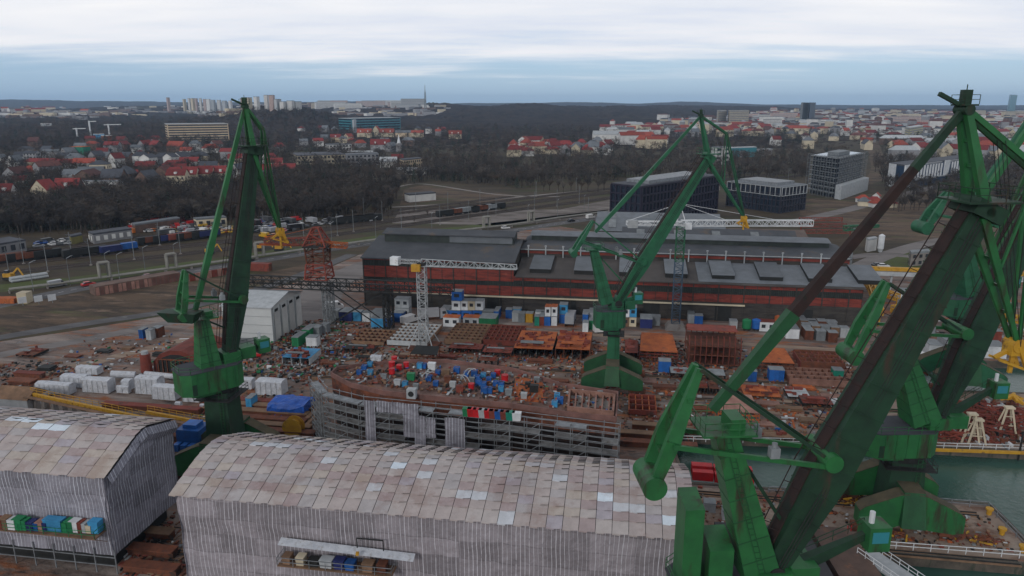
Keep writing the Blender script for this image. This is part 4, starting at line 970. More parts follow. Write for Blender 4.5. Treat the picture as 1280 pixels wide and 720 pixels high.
# ---------------------------------------------------------------- shipyard pieces
def container(x0, x1, py, col, h=2.6, dep=2.5, z0=0, kind='box', roofc=None, label=None, cn='blue'):
    a = G(x0, py); 
    if z0: a = G(x0, py)
    b = G(x1, py); w = max(1.2, (b-a).dot(E1)); a = V((a.x, a.y, 0)); c = a+E1*(w/2)+E2*(dep/2)+EZ*z0
    nm = {'box':'container','cabin':'site_cabin','tank':'tank','crate':'crate'}[kind]
    up = ' on top of another' if z0 else ''
    lab = label or f"{cn} {nm.replace('_', ' ')}{up} {where((x0+x1)/2, py-z0*4)}"
    t = thing(nm, lab, nm.replace('_', ' '), c, 0, nm.replace('_', ' ')+'s in the shipyard')
    mb = MB(); mb.box(c, w, dep, h, (E1, E2)); k = int(w/.6)
    if kind == 'box':
        for i in range(1, k): mb.box(c+E1*(-w/2+i*w/k)-E2*(dep/2+.02), .14, .06, h-.3, (E1, E2))
    mb.box(c-E2*(dep/2+.03), w+.06, .08, .14, (E1, E2)); mb.box(c-E2*(dep/2+.03)+EZ*(h-.14), w+.06, .08, .14, (E1, E2))
    mb.build('body', col, t)
    MB().box(c+EZ*(h+.003), w+.12, dep+.12, .12, (E1, E2)).build('roof', roofc or MATS['grey_paint'], t)
    if kind == 'cabin':
        n = max(1, int(w/1.9))
        for i in range(n):
            MB().box(c+E1*(-w/2+(i+.5)*w/n)-E2*(dep/2+.03)+EZ*1.0, w/n*.5, .06, .95, (E1, E2)).build('window', M['win'], t)
    elif w > 2: MB().box(c+E1*(w/2-.1-min(.6, w*.2))-E2*(dep/2+.06)+EZ*.1, min(1.0, w*.35), .05, h-.35, (E1, E2)).build('door', col, t)
    return t
m = M; bx = [
 (412,424,399,'grey','grey'),(424,441,401,'navy','purple grey'),(441,452,401,'sky_blue','light blue'),(453,463,402,'white','white'),(463,479,402,'lgrey','pale grey'),(464,481,409,'sky_blue','bright blue'),(481,488,409,'blue','blue'),
 (489,505,402,'blue','blue'),(550,562,398,'sky_blue','light blue'),(603,617,400,'grey','grey'),(617,623,400,'blue','blue'),(599,620,409,'teal_d','green'),(632,640,398,'blue','deep blue'),(640,651,397,'sky_blue','light blue'),
 (640,648,402,'lgrey','light grey'),(648,656,403,'grey','grey'),(657,666,403,'yellow','yellow'),(668,674,407,'teal','teal'),(674,680,407,'rust_red','dark red'),(680,688,407,'blue','blue'),(689,696,407,'white','white'),(669,680,401,'white','white'),
 (699,709,404,'blue','blue'),(728,735,415,'white','white'),(736,745,412,'teal_d','green'),(746,752,411,'blue','blue'),(728,735,404,'blue','blue'),(736,745,402,'lgrey','grey'),(800,815,410,'navy','navy'),(815,825,407,'grey','grey'),
 (860,868,404,'lgrey','light grey'),(868,878,406,'blue','blue'),(982,998,423,'white','white'),(912,921,413,'lgrey','pale grey'),(174,180,424,'blue','deep blue'),(183,190,425,'lgrey','pale'),(823,838,465,'blue','blue'),(961,979,476,'blue','deep blue'),(935,945,478,'blue','blue'),
 (1041,1053,477,'teal','teal'),(308,314,513,'sky_blue','light blue'),(190,200,422,'rust','rusty'),(1003,1012,418,'grey','grey'),(1014,1024,419,'timber','brown'),(1026,1036,420,'grey','grey'),(1038,1048,421,'timber','brown'),(1050,1060,422,'lgrey','pale'),
 (1000,1008,412,'timber','brown'),(1010,1020,413,'grey','grey'),(1022,1032,413,'rust','rusty'),(1034,1045,414,'grey','grey'),(1006,1016,425,'rust','rusty'),(1020,1031,426,'grey','grey'),(1035,1046,428,'rust','rusty'),
 (378,388,424,'teal_d','green'),(392,400,421,'grey','grey'),(401,409,418,'grey','grey'),(365,374,434,'teal_d','green'),(383,397,434,'white','white')]
for x0, x1, py, c, cn in bx: container(x0, x1, py, M[c], cn=cn, dep=R.choice((2.4,2.6,5)))
for x0, x1, py, c, cn, rc in [(554,574,408,'white','white orange roofed','orange'),(579,599,408,'lgrey','grey orange roofed','orange'),(949,968,414,'white','white red roofed','rust_red')]:
    container(x0, x1, py, M[c], cn=cn, dep=3, kind='cabin', roofc=M[rc])
for x0, x1, py, c, cn in [(561,576,399,'blue','blue'),(576,590,399,'blue','blue'),(590,603,399,'blue','blue'),(494,512,396,'lgrey','pale'),(778,786,408,'timber','brown'),(786,795,408,'cream','cream')]:
    container(x0, x1, py, M[c], cn=cn, dep=3, kind='cabin')
for x0, x1, py, c, cn, z in [(565,576,399,'white','white',2.8),(576,585,399,'white','white',2.8),(585,594,399,'cream','cream',2.8),(594,604,399,'white','white',2.8),(681,688,407,'white','white orange roofed',2.8),(689,696,407,'white','white orange roofed',2.8),
    (699,709,404,'sky_blue','blue',2.8),(778,786,408,'white','white',2.8),(786,795,408,'sky_blue','light blue',2.8),(565,578,399,'blue','blue',5.6),(494,512,396,'lgrey','pale',2.8)]:
    container(x0, x1, py, M[c], cn=cn, dep=3, kind='cabin', z0=z, roofc=M['orange'] if 'orange' in cn else None)
for x0, x1, py, c, cn in [(928,939,414,'teal_d','green'),(940,951,414,'blue','blue'),(968,976,409,'orange','orange')]:
    a = G(x0, py); w = (G(x1, py)-a).dot(E1); t = thing('storage_tank', f'{cn} round storage tank {where(x0, py)}', 'tank', a+E1*w/2, 0, 'tanks in the shipyard')
    c0 = a+E1*w/2+E2*w/2; MB().cyl(c0+EZ*.6, c0+EZ*2.9, w/2, n=18).cyl(c0+EZ*2.9, c0+EZ*3.3, w/2, w*.12, n=18).build('barrel', M[c], t)
    for k in range(4): p = c0+E1*math.cos(k*1.57+.7)*w*.4+E2*math.sin(k*1.57+.7)*w*.4; MB().cyl(p, p+EZ*.6, .12, n=6).build('foot', M['black'], t)
def rug(mb, c, w, d, h, jit=.06, n=7, sag=.15, m=0):      # lumpy wrapped block
    rr = random.Random(int(c.x*7+c.y*13)); g = []
    k = len(mb.v)
    prof = [(-.52,0),(-.5,.35),(-.5,.7),(-.47,.97),(-.25,1.03),(0,1.06),(.25,1.03),(.47,.97),(.5,.7),(.5,.35),(.52,0)]
    for i in range(n+1):
        x = -.5+i/n
        for y, z in prof:
            mb.v.append(c+E1*(x*w*(1.02 if 0 < i < n else 1))+E2*(y*d)+EZ*(z*h)+V((rr.uniform(-jit,jit), rr.uniform(-jit,jit), rr.uniform(-jit,jit)*(z > 0))))
    q = len(prof)
    for i in range(n):
        for j in range(q-1): mb.f.append((k+i*q+j, k+(i+1)*q+j, k+(i+1)*q+j+1, k+i*q+j+1)); mb.m.append(m)
    for i in (0, n): mb.f.append(tuple(k+i*q+j for j in range(q))[::(1 if i else -1)]); mb.m.append(m)
for x0, x1, py, h, d in [(45,97,492,2.2,4),(76,112,484,2.4,5),(104,143,491,2.9,5),(170,204,493,3.6,5),(191,225,500,2.9,4.5),(229,253,503,3.2,4.5),(299,318,487,2.2,4),(320,358,494,3.0,6),(95,128,468,1.6,4),(219,227,511,1.2,1.5),(250,256,514,1.2,1.5),(152,164,489,2.2,4),(146,164,492,1.5,2),(463,478,452,1.2,3)]:
    a = G(x0, py); w = (G(x1, py)-a).dot(E1)*.92; d *= .5; h *= .98; c = a+E1*w/2+E2*d/2
    t = thing('wrapped_module', f'{"large" if w > 4.5 else "small"} white plastic wrapped {"long " if w > 6.5 else ""}block {where((x0+x1)/2, py)}', 'wrapped block', c, 0, 'white wrapped blocks')
    mb = MB(); rug(mb, c+EZ*.2, w, d, h); mb.build('wrapping', M['tarp'], t, smooth=False)
    s = MB()
    for k in range(int(w/1.1)+1): x = -w/2+k*w/max(1, int(w/1.1)); s.beam(c+E1*x-E2*(d*.52+.06)+EZ*.2, c+E1*x-E2*(d*.5+.06)+EZ*h, .07, .04)
    s.build('strap', M['lgrey'], t)
    MB().box(c, w*.95, d*.9, .22, (E1, E2)).build('pallet', M['timber'], t)
a = G(140,476); b = G(170,474); MB().cyl(a+EZ*1.6, b+EZ*1.0, .8, n=12).build('pipe', M['tarp'], thing('wrapped_pipe', 'long white wrapped pipe lying among the wrapped blocks', 'pipe', a))
a = G(182,470); b = G(220,474); MB().cyl(a+EZ*.6, b+EZ*.6, .6, n=12).build('pipe', M['tarp'], thing('wrapped_pipe', 'second white wrapped pipe lying right of the wrapped blocks', 'pipe', a))
# blue tarpaulin, machine and small shed
c = G(357,523); t = thing('tarp_cover', 'bright blue tarpaulin draped over a load beside the scaffolded bow', 'tarpaulin', c)
mb = MB(); rug(mb, c+E2*3, 7.6, 5.4, 2.6, .22, 8); mb.build('tarpaulin', M['tarp_blue'], t)
MB().box(c+E1*5-E2*.5, .9, 7.5, 1.0, (E1, E2)).box(c+E1*6.2-E2*.2, .7, 7.5, 1.0, (E1, E2)).build('beams', M['timber'], t)
c = G(236,560); t = thing('machine_housing', 'blue machine housing behind the gap between wrapped sheds', 'machine', c)
MB().box(c+E2*2, 4.4, 4, 3.4, (E1, E2)).build('body', M['blue'], t); MB().box(c+E2*2+EZ*3.4, 2.6, 2.4, .7, (E1, E2)).build('hood', M['blue'], t)
for k in (-1.4, 0, 1.3): MB().box(c+E1*k-E2*1.0, 1.0, 1.4, 1.3, (E1, E2)).build('motor', M['blue'], t)
MB().box(c+E1*3.2+E2*1.6, 1.6, 2.4, 1.8, (E1, E2)).build('green_cabinet', M['teal_d'], t)
c = G(18,512); t = thing('small_shed', 'small grey shed with brown pitched roof at left edge', 'shed', c)
MB().box(c+E2*2, 7.4, 5, 2.6, (E1, E2)).build('wall', M['lgrey'], t); MB().extr([c-E1*4-E2*.8+EZ*2.5, c-E1*4+E2*4.8+EZ*2.5, c-E1*4+E2*2+EZ*4.3], E1*8).build('roof', M['timber'], t)
# yellow gantry girder on concrete stands
def ygirder(px0, py0, px1, py1, z, label):
    a = G(px0, py0, z); b = G(px1, py1, z); t = thing('crane_girder', label, 'girder', V((a.x, a.y, 0)))
    d = (b-a).normalized(); s = d.cross(EZ)
    g = MB(); g.beam(a, b, .5, .9, side=s)
    n = int((b-a).length/1.6)
    for i in range(n): c = a.lerp(b, (i+.5)/n)-s*-.27; g.beam(c-EZ*.4, c+EZ*.4, .1, .1)
    g.build('girder', M['yellow'], t)
    w = MB(); w.beam(a+s*1.1, b+s*1.1, .9, .12, side=s); w.build('walkway', M['timber'], t)
    r = MB(); r.rail([a-s*.2+EZ*.45, b-s*.2+EZ*.45], 1.0, 1.7, .07); r.build('railing', M['yellow'], t)
    for i in range(int((b-a).length/2.6)):
        c = a.lerp(b, (i+.4)/int((b-a).length/2.6)); c.z = 0
        MB().box(c+s*-.2, 1.2, 1.3, z-.45, (d, s), top=.55).build('stand', M['conc'], t)
    return t
ygirder(38,493,182,524,3.0,'yellow crane girder on grey concrete stands before the wrapped blocks')
ygirder(184,516,268,532,1.6,'lower yellow girder leading to the upright left crane')
ygirder(62,521,150,534,.9,'short low yellow girder in front of the concrete stands')
# dome-shaped red brown section with round tower
c = G(222,466); t = thing('ship_section', 'reddish brown arched ship section beside a red round tower', 'ship section', c)
arc = [(-6.2,0),(-6.1,2.4),(-4.2,4.3),(-1.5,5.3),(1.5,5.3),(4.2,4.4),(6.1,2.6),(6.2,0)]
mb = MB(); mb.extr([c+E1*x*.95+EZ*z for x, z in arc], E2*13); mb.build('shell', M['rust_red'], t)
MB().extr([c+E1*x*.8+EZ*z*.82-E2*.1 for x, z in arc], E2*.12).build('opening', M['black'], t)
f = MB()
for k in range(-4, 5): f.beam(c+E1*k*1.1-E2*.3, c+E1*k*1.1-E2*.3+EZ*3.4, .15, .15)
f.beam(c-E1*4.6-E2*.3+EZ*3.2, c+E1*4.6-E2*.3+EZ*3.2, .2, .3); f.build('frame', M['rust'], t)
c = G(184,466); t = thing('round_tower', 'dark red cylindrical tower with white cap by the arched section', 'tower', c)
MB().cyl(c, c+EZ*4.6, 1.3, 1.05, n=18).build('shell', M['rust_red'], t); MB().cyl(c+EZ*4.6, c+EZ*5.3, .8, .7, n=16).build('cap', M['lgrey'], t)
# white hall
c = G(342,428); t = thing('white_hall', 'large white sheeted hall with low grey roof and four bay doors', 'hall', c)
a1 = V((-1,.14,0)).normalized(); a2 = V((.17,1,0)).normalized(); W_, D_, h_ = 13.5, 17.0, 9.2
q = [c, c+a1*W_, c+a1*W_+a2*D_, c+a2*D_]
MB().prism(q, 0, h_).build('wall', mat('white_sheet', (.5,.52,.52), .6, (.42,.44,.44), .1, dirt=(.35,.35,.34), dscale=.3, dpos=.65), t)
mid = c+a2*D_/2
for (p0, p1, z0, z1, mm) in ((-.4, D_*.55, h_-.05, h_+1.9, 'lgrey'), (D_*.55, D_+.4, h_+1.9, h_-.05, 'grey')):
    A_ = c-a1*.4+a2*p0; B_ = c-a1*.4+a2*p1; e = a1*(W_+.8)
    MB().hexa([A_+EZ*z0, A_+e+EZ*z0, B_+e+EZ*z1, B_+EZ*z1, A_+EZ*(z0+.25), A_+e+EZ*(z0+.25), B_+e+EZ*(z1+.25), B_+EZ*(z1+.25)]).build('roof', M[mm], t)
MB().extr([c-a1*.02+EZ*h_, c-a1*.02+a2*D_+EZ*h_, c-a1*.02+a2*D_*.55+EZ*(h_+1.85)], a1*.3).build('gable', M['wall_white'], t)
for k in range(4):
    p = c+a2*(1.2+k*4.1)+V((.12,0,0))
    MB().hexa([p, p+V((.06,0,0)), p+a2*2.9+V((.06,0,0)), p+a2*2.9, p+EZ*7.6, p+V((.06,0,7.6)), p+a2*2.9+V((.06,0,7.6)), p+a2*2.9+EZ*7.6]).build('bay_door', M['wall_white'], t)
    MB().box(p+a2*1.4+EZ*7.75, .12, 1.6, .7, (V((1,0,0)), a2)).build('vent', M['black'], t)
    MB().beam(p-a2*.55+EZ*0, p-a2*.55+EZ*9, .2, .2).build('pilaster', M['lgrey'], t)
s = MB()
for k in range(1, 4): s.beam(c+a1*0+V((-.05,-.08,0))+EZ*(k*2.3), c+a1*W_+V((-.05,-.08,0))+EZ*(k*2.3), .05, .05)
s.build('sheet_seams', M['grey'], t)
MB().box(c-V((8,.5,0)), 7, .5, 1.3).build('plinth_fence', M['grey'], t)
# ---- steel sections lying in the yard
def section(x0, x1, py, d, h, m, kind, label, m2=None, z0=.3):
    a = G(x0, py); w = (G(x1, py)-a).dot(E1); a = a+EZ*z0; m2 = m2 or M['rust']
    t = thing('steel_section', label, 'steel section', V((a.x, a.y, 0)), 0, 'ship sections laid out in the yard')
    P = lambda x, y, z: a+E1*x+E2*y+EZ*z
    if kind == 'grid':
        g = MB(); nx = max(3, int(w/1.3)); ny = max(3, int(d/2.2))
        for i in range(nx+1): g.beam(P(w*i/nx,0,h*.5), P(w*i/nx,d,h*.5), .22, h*.8)
        g.build('frames', m, t)
        g = MB()
        for j in range(ny+1): g.beam(P(0,d*j/ny,h*.5), P(w,d*j/ny,h*.5), .25, h)
        g.build('girders', m2, t)
        MB().hexa([P(0,0,0),P(w,0,0),P(w,d,0),P(0,d,0),P(0,0,.08),P(w,0,.08),P(w,d,.08),P(0,d,.08)]).build('plate', M['rust'], t)
    elif kind == 'deck':
        MB().hexa([P(0,0,h),P(w,0,h),P(w,d,h),P(0,d,h),P(0,0,h+.1),P(w,0,h+.1),P(w,d,h+.1),P(0,d,h+.1)]).build('deck_plate', m, t)
        g = MB(); nx = max(3, int(w/1.8))
        for i in range(nx+1): g.beam(P(w*i/nx,.1,h*.5), P(w*i/nx,d-.1,h*.5), .12, h*.98)
        g.build('webs', m2, t)
        k = MB(); rr = random.Random(x0)
        for i in range(int(w*d/3.5)):
            x, y = rr.uniform(.4,w-.6), rr.uniform(.4,d-.6); k.box(P(x,y,h+.1), rr.uniform(.2,1.8), rr.uniform(.2,1.0), rr.uniform(.1,.8), (E1, E2))
        k.build('fittings', M['rust_red'], t)
        k = MB(); k.hexa([P(w*.15,d*.1,h+.9),P(w*.75,d*.1,h+.9),P(w*.75,d*.22,h+1.0),P(w*.15,d*.22,h+1.0),P(w*.15,d*.1,h+1),P(w*.75,d*.1,h+1),P(w*.75,d*.22,h+1.1),P(w*.15,d*.22,h+1.1)]); k.build('hatch_cover', M['grey'] if x0 < 660 else m, t)
    elif kind == 'roof':
        MB().hexa([P(0,0,h*.75),P(w,0,h*.75),P(w*.93,d,h),P(w*.07,d,h),P(0,0,h*.75+.12),P(w,0,h*.75+.12),P(w*.93,d,h+.12),P(w*.07,d,h+.12)]).build('top_plate', m, t)
        g = MB(); nx = max(3, int(w/1.6))
        for i in range(nx+1): g.beam(P(w*i/nx,.2,0), P(w*i/nx,.2,h*.75), .14, .14); g.beam(P(w*(.07+.86*i/nx),d-.1,0), P(w*(.07+.86*i/nx),d-.1,h), .14, .14)
        for z in (.3, .55): g.beam(P(0,.2,h*z), P(w,.2,h*z), .12, .25)
        g.beam(P(0,d-.1,.15), P(w,d-.1,.15), .12, .2)
        for x in (0, w): g.beam(P(x,.2,.15), P(x,d-.1,.15), .12, .2)
        g.build('webs', m2, t)
    elif kind == 'tall':
        for z, f in ((0,1),(2.2,1),(4.4,.9)): MB().hexa([P(0,0,z),P(w,0,z),P(w,d,z),P(0,d,z),P(0,0,z+.16),P(w,0,z+.16),P(w,d,z+.16),P(0,d,z+.16)]).build('deck_plate', M['rust'], t)
        g = MB(); nx = 9
        for i in range(nx+1):
            x = w*i/nx; g.extr([P(x,0,0),P(x,.9,0),P(x,.7,4.4),P(x,1.8,h),P(x,.9,h),P(x,0,4.5)], E1*.16); g.extr([P(x,d,0),P(x,d-.9,0),P(x,d-.7,h),P(x,d,h)], E1*.16)
        g.build('web_frames', m, t)
        MB().hexa([P(0,d*.55,h-.2),P(w,d*.55,h-.2),P(w,d,h-.2),P(0,d,h-.2),P(0,d*.55,h),P(w,d*.55,h),P(w,d,h),P(0,d,h)]).build('top_plate', M['rust_red'], t)
    return t
section(440,482,431,10,.9,M['rust'],'grid','low rusty grid of frames left of the pale framed section',M['timber'])
section(484,536,432,15,1.2,M['timber'],'grid','pale timber coloured steel grid at the foot of tower crane',M['lgrey'])
section(556,603,431,14,1.4,M['rust'],'grid','ribbed brown section with long frames right of tower crane',M['timber'])
section(604,650,432,13,1.4,M['rust'],'grid','darker square celled section next to the orange decks',M['rust_red'])
section(561,603,441,4,1.0,M['rust_red'],'deck','narrow pinkish red deck strip in front of ribbed section',M['black'])
section(603,640,446,4,1.0,M['rust_red'],'deck','dull red deck strip left of first orange deck',M['black'])
section(642,691,447,14,2.2,M['orange'],'deck','bright orange deck section with a grey hatch cover',M['black'])
section(694,737,449,14,2.4,M['orange'],'deck','orange red deck section between grey hatch one and middle crane',M['rust'])
section(781,797,450,10,1.6,M['rust_red'],'deck','small reddish deck section right behind the middle crane column',M['rust'])
section(799,846,452,12,3.2,M['orange'],'roof','orange steel section with sloping top plate and dark open front',M['rust_red'])
section(801,840,436,7,1.2,M['rust_red'],'deck','red deck piece behind the sloping orange section',M['rust'])
section(860,923,456,11,6.6,M['rust_red'],'tall','tall dark red ship section with upright web frames',M['rust'])
section(942,990,467,8,3.4,M['orange'],'roof','low section with bright orange top plate above a blue truck',M['rust'])
section(986,1068,482,17,1.5,M['rust'],'grid','large grey and rusty open grid section behind nearest boom',M['plate'])
section(1000,1052,468,8,3.0,M['rust_red'],'grid','red celled grid on the upper edge of grey grid section',M['rust'])
section(897,947,530,7,3.2,M['pink'],'roof','pinkish plate topped section standing on orange frames',M['orange'])
section(786,820,519,8,1.0,M['orange'],'grid','orange open grid beside the near crane lever',M['rust_red'])
section(838,905,474,4,1.2,M['grey'],'deck','low grey trestle row in front of tall dark red section',M['black'])
section(872,884,494,4,1.4,M['rust'],'deck','left one of three dark brown pontoon blocks',M['black'])
section(886,898,495,4,1.4,M['rust'],'deck','right one of the dark brown pontoon blocks',M['black'])
section(930,975,498,6,.4,M['orange'],'deck','flat orange plates behind near crane boom foot',M['rust'])
section(985,1012,500,5,.5,M['lgrey'],'deck','pale grey flat panel beside the flat orange plates',M['black'])
section(513,548,455,4,3.0,M['black'],'roof','black box section with rusty lip behind the ship deck',M['rust'])
section(353,389,456,7,1.6,M['sky_blue'],'deck','blue and white barge like section left of bow',M['lgrey'])
section(598,622,460,2.5,1.6,M['rust'],'deck','dark tube like block just behind the deck barrels',M['black'])
section(20,45,447,5,.5,M['rust'],'deck','rusty plates lying in open dirt at far left',M['black'])
section(430,470,441,3,.8,M['black'],'deck','row of blackened blocks left of tower crane',M['rust'])
section(1003,1040,510,4,.8,M['rust_red'],'deck','dark red plate stack near the boom shadow',M['black'])
section(850,1000,546,2.2,.9,M['timber'],'deck','long pale timber stack on the far basin edge',M['timber'])
# ---- long rusty beams of the slipway beside the left crane
rr = random.Random(3)
for i, (x0, x1, py) in enumerate([(255,398,501),(262,400,507),(255,395,514),(262,392,523),(130,262,509),(300,396,533),(150,256,545),(252,330,552),(20,60,470),(310,400,541),(770,852,545),(775,870,556),(790,840,535),(165,222,668),(160,226,690),(158,230,712),(232,262,545)]):
    a = G(x0, py); b = a+E1*(G(x1, py)-a).dot(E1); c = (a+b)/2; w = (b-a).length
    t = thing('slipway_beam', f'long rusty slipway beam {where((x0+x1)/2, py)}', 'steel beam', c, 0, 'long rusty slipway beams')
    MB().box(c+EZ*.0, w, 1.1, 1.0, (E1, E2)).build('beam', M['rust'], t); MB().box(c+EZ*1.02, w, 1.7, .15, (E1, E2)).build('flange', R.choice((M['rust'], M['timber'], M['rust_red'])), t)
rr = random.Random(44)
for i, (px, py, w, d, h, mm) in enumerate([(662,462,5,1.6,.5,'plate'),(700,478,4,1.5,.6,'rust'),(806,478,6,2,.4,'plate'),(832,486,5,1.6,.7,'rust'),(853,498,4,2,.5,'orange'),(812,498,5,1.4,.4,'timber'),(846,528,7,1.6,.6,'plate'),(1005,486,5,1.6,.5,'orange'),(1040,497,5,2,.4,'plate'),(985,512,6,1.3,.6,'timber'),(960,506,5,1.8,.5,'plate'),(925,487,5,1.6,.6,'rust'),(1020,528,6,1.6,.5,'timber'),(950,532,6,1.5,.5,'plate'),
  (410,455,4,1.6,.5,'rust'),(395,447,4,1.4,.6,'plate'),(455,447,4,1.2,.4,'black'),(500,447,3,1.2,.5,'rust'),(560,447,5,1.4,.6,'rust_red'),(620,457,5,1.2,.5,'plate'),(282,520,5,1.4,.5,'orange'),(340,540,5,1.2,.5,'rust'),(60,462,4,2,.8,'black'),(30,480,6,2,1.0,'rust'),(92,446,4,1.6,.4,'rust'),(130,440,4,1.6,.5,'black'),(160,436,3,1.4,.5,'timber')]):
    p = G(px, py); t = thing('plate_stack', f'stack of {dict(plate="pinkish brown steel",rust="rusty",orange="orange rust",timber="timber",black="blackened",rust_red="dark red")[mm]} plates {where(px, py)}', 'plate stack', p, 0, 'plate stacks in the yard')
    for k in range(3): MB().box(p+EZ*(.1+k*h/3)+E1*rr.uniform(-.3,.3)+E2*rr.uniform(-.2,.2), w*rr.uniform(.8,1.05), d*1.2, h/3-.04, (E1, E2)).build('plate', M[mm], t)
    for k in (-.35,.35): MB().box(p+E1*w*k, .2, d*1.3, .1, (E1,E2)).build('batten', M['timber'], t)
for i, (px, py, w, c, cn) in enumerate([(675,455,6,'rust','rusty'),(770,462,5,'grey','grey'),(910,482,6,'rust','rusty'),(1030,505,6,'lgrey','pale'),(370,450,4,'grey','grey'),(200,446,4,'black','black'),(870,515,6,'rust','rusty')]):
    p = G(px, py); t = thing('pipe_bundle', f'bundle of {cn} pipes {where(px, py)}', 'pipe bundle', p, 0, 'pipe bundles'); mb = MB()
    for r_ in range(2):
        for k in range(4-r_): mb.cyl(p-E1*w/2+E2*(k+r_*.5)*.5+EZ*(.25+r_*.42), p+E1*w/2+E2*(k+r_*.5)*.5+EZ*(.25+r_*.42), .24, n=8)
    mb.build('pipes', M[c], t)
# crane tracks
def track(p, a0, a1):
    for off in (-6.0, 6.0):
        c = p+E2*off; mb = MB(); mb.box(c+E1*(a0+a1)/2, a1-a0, 1.6, .12, (E1, E2)); struct(mb.build('crane_track_bed', M['timber']))
        mb = MB()
        for k in (-.4, .4): mb.box(c+E1*(a0+a1)/2+E2*k+EZ*.125, a1-a0, .14, .14, (E1, E2))
        struct(mb.build('crane_rail', M['black']))
track(V((G(282,592).x,111,0)), -60, 38)
track(G(765,480), -100, 62)
track(G(1138,668).xyz*1.0 if False else V((G(1138,668).x,92.5,0)), -30, 12)
# ---- the hull under construction
zt = 10.6
hp_ = [(414,468),(421,461),(450,457),(500,452),(560,452),(640,462),(700,481),(772,492),(770,524),(720,519),(640,507),(545,498),(480,491),(438,481)]
hull = [G(x, y, zt) for x, y in hp_]
cen = sum(hull, V((0,0,0)))/len(hull); cen.z = 0
t = thing('ship_hull', 'rusty ship hull under construction, its open deck crowded with gear', 'ship hull', cen)
mb = MB(); n = len(hull); lev = [(1.0,.70,.55),(4,.84,.8),(7.5,.95,.95),(zt,1,1)]
for z, fx, fy in lev:
    for p in hull: q = p-cen; mb.v.append(cen+E1*(q.dot(E1)*(.9+.1*fx))+E2*(q.dot(E2)*fy)+EZ*z)
for k in range(3):
    for i in range(n): j = (i+1) % n; mb.f.append((k*n+j, k*n+i, (k+1)*n+i, (k+1)*n+j)); mb.m.append(1 if k == 2 else 0)
mb.build('hull_plating', [mat('hull_primer', (.045,.026,.022), .85, (.022,.017,.016), .4), M['rust']], t)
mb = MB(); mb.quad(*[V((p.x,p.y,zt-.25)) for p in hull]); dk_ = mb.build('deck', ground_mat('ship_deck', [(.16,.1,.085),(.09,.055,.045),(.24,.17,.15),(.3,.13,.05)], [None,(.2,.3,.45,.12),(.3,.5,.56,.1),(.12,.2,.6,.08)], .3), t)
mb = MB()
for i in range(n):
    j = (i+1) % n; mb.beam(hull[i], hull[j], .25, .9)
mb.build('bulwark', mat('bulwark_primer', (.2,.1,.085), .8, (.1,.055,.048), .4), t)
mb = MB(); q = [G(x, y, zt-.22) for x, y in [(645,470),(680,479),(678,503),(640,500)]]; mb.prism(q, zt-.24, zt-.1); mb.build('orange_deck', M['orange'], t)
mb = MB(); q = [G(x, y, zt) for x, y in [(712,492),(768,498),(766,520),(710,514)]]
for a, b in zip(q, q[1:]+q[:1]): mb.beam(V((a.x,a.y,zt+.3)), V((b.x,b.y,zt+.3)), .35, 1.2)
for f in (.15,.3,.45,.6,.75,.9): a = q[0].lerp(q[1], f); b = q[3].lerp(q[2], f); mb.beam(a+EZ*.2, b+EZ*.2, .25, .7)
mb.build('hold_coaming', M['plate'], t)
mb = MB(); mb.prism([G(x, y, zt) for x, y in [(714,493),(767,499),(765,519),(712,513)]], zt-.2, zt-.12); mb.build('hold_floor', M['conc'], t)
mb = MB()
for k in range(9): p = G(717+k*6, 523+k*.7, 8.5); mb.beam(p, p-EZ*4, .1, .1)
mb.build('side_stiffeners', M['rust'], t)
# gear on the deck
def gear(px, py, c, cn, kind, z=zt-.15, s=1.0):
    s *= .62; p = G(px, py, z); nm = {'cage':'gas_cage','drum':'drum','bin':'bin'}[kind]
    t = thing(nm, f'{cn} {nm.replace("_", " ")} {where(px, py)}', nm.replace('_',' '), p, 0, nm.replace('_',' ')+'s on the ship deck' if z > 9 else nm.replace('_', ' ')+'s about the yard')
    if kind == 'drum':
        MB().cyl(p, p+EZ*1.5*s, .85*s, n=14).build('shell', c, t); MB().cyl(p+EZ*1.5*s, p+EZ*1.6*s, .88*s, n=14).build('lid', c, t)
    elif kind == 'cage':
        mb = MB(); mb.box(p, 1.5*s, 1.3*s, 1.4*s, (E1, E2)); mb.build('body', c, t)
        mb = MB()
        for x in (-.75,.75):
            for y in (-.65,.65): mb.beam(p+E1*x*s+E2*y*s, p+E1*x*s+E2*y*s+EZ*1.75*s, .12, .12)
            mb.beam(p+E1*x*s-E2*.65*s+EZ*1.7*s, p+E1*x*s+E2*.65*s+EZ*1.7*s, .1, .1); mb.beam(p-E1*.75*s+E2*x*.87*s+EZ*1.7*s, p+E1*.75*s+E2*x*.87*s+EZ*1.7*s, .1, .1)
        mb.build('frame', c, t)
    else:
        MB().box(p, 1.5*s, 1.0*s, 1.5*s, (E1, E2), top=1.15).build('body', c, t); MB().box(p+EZ*1.51*s, 1.75*s, 1.2*s, .12, (E1, E2)).build('lid', c, t)
for px, py in [(572,466),(594,470),(597,476),(605,472),(612,477),(617,472),(619,482),(626,484),(627,489),(604,484),(612,491),(606,491),(462,458),(455,462),(524,460),(531,460),(507,483),(548,468),(697,498),(700,504),(694,508),(583,470),(599,482),(450,468),(463,468),(535,476),(545,482)]:
    gear(px+R.uniform(-1,1), py, M[R.choice(('blue','blue','sky_blue'))], 'blue', 'cage', s=R.uniform(.8,1.1))
for px, py in [(490,467),(499,462),(490,459),(508,459),(589,486),(631,476),(622,469),(493,452)]: gear(px, py, M['red'], 'red', 'drum', s=R.uniform(.9,1.25))
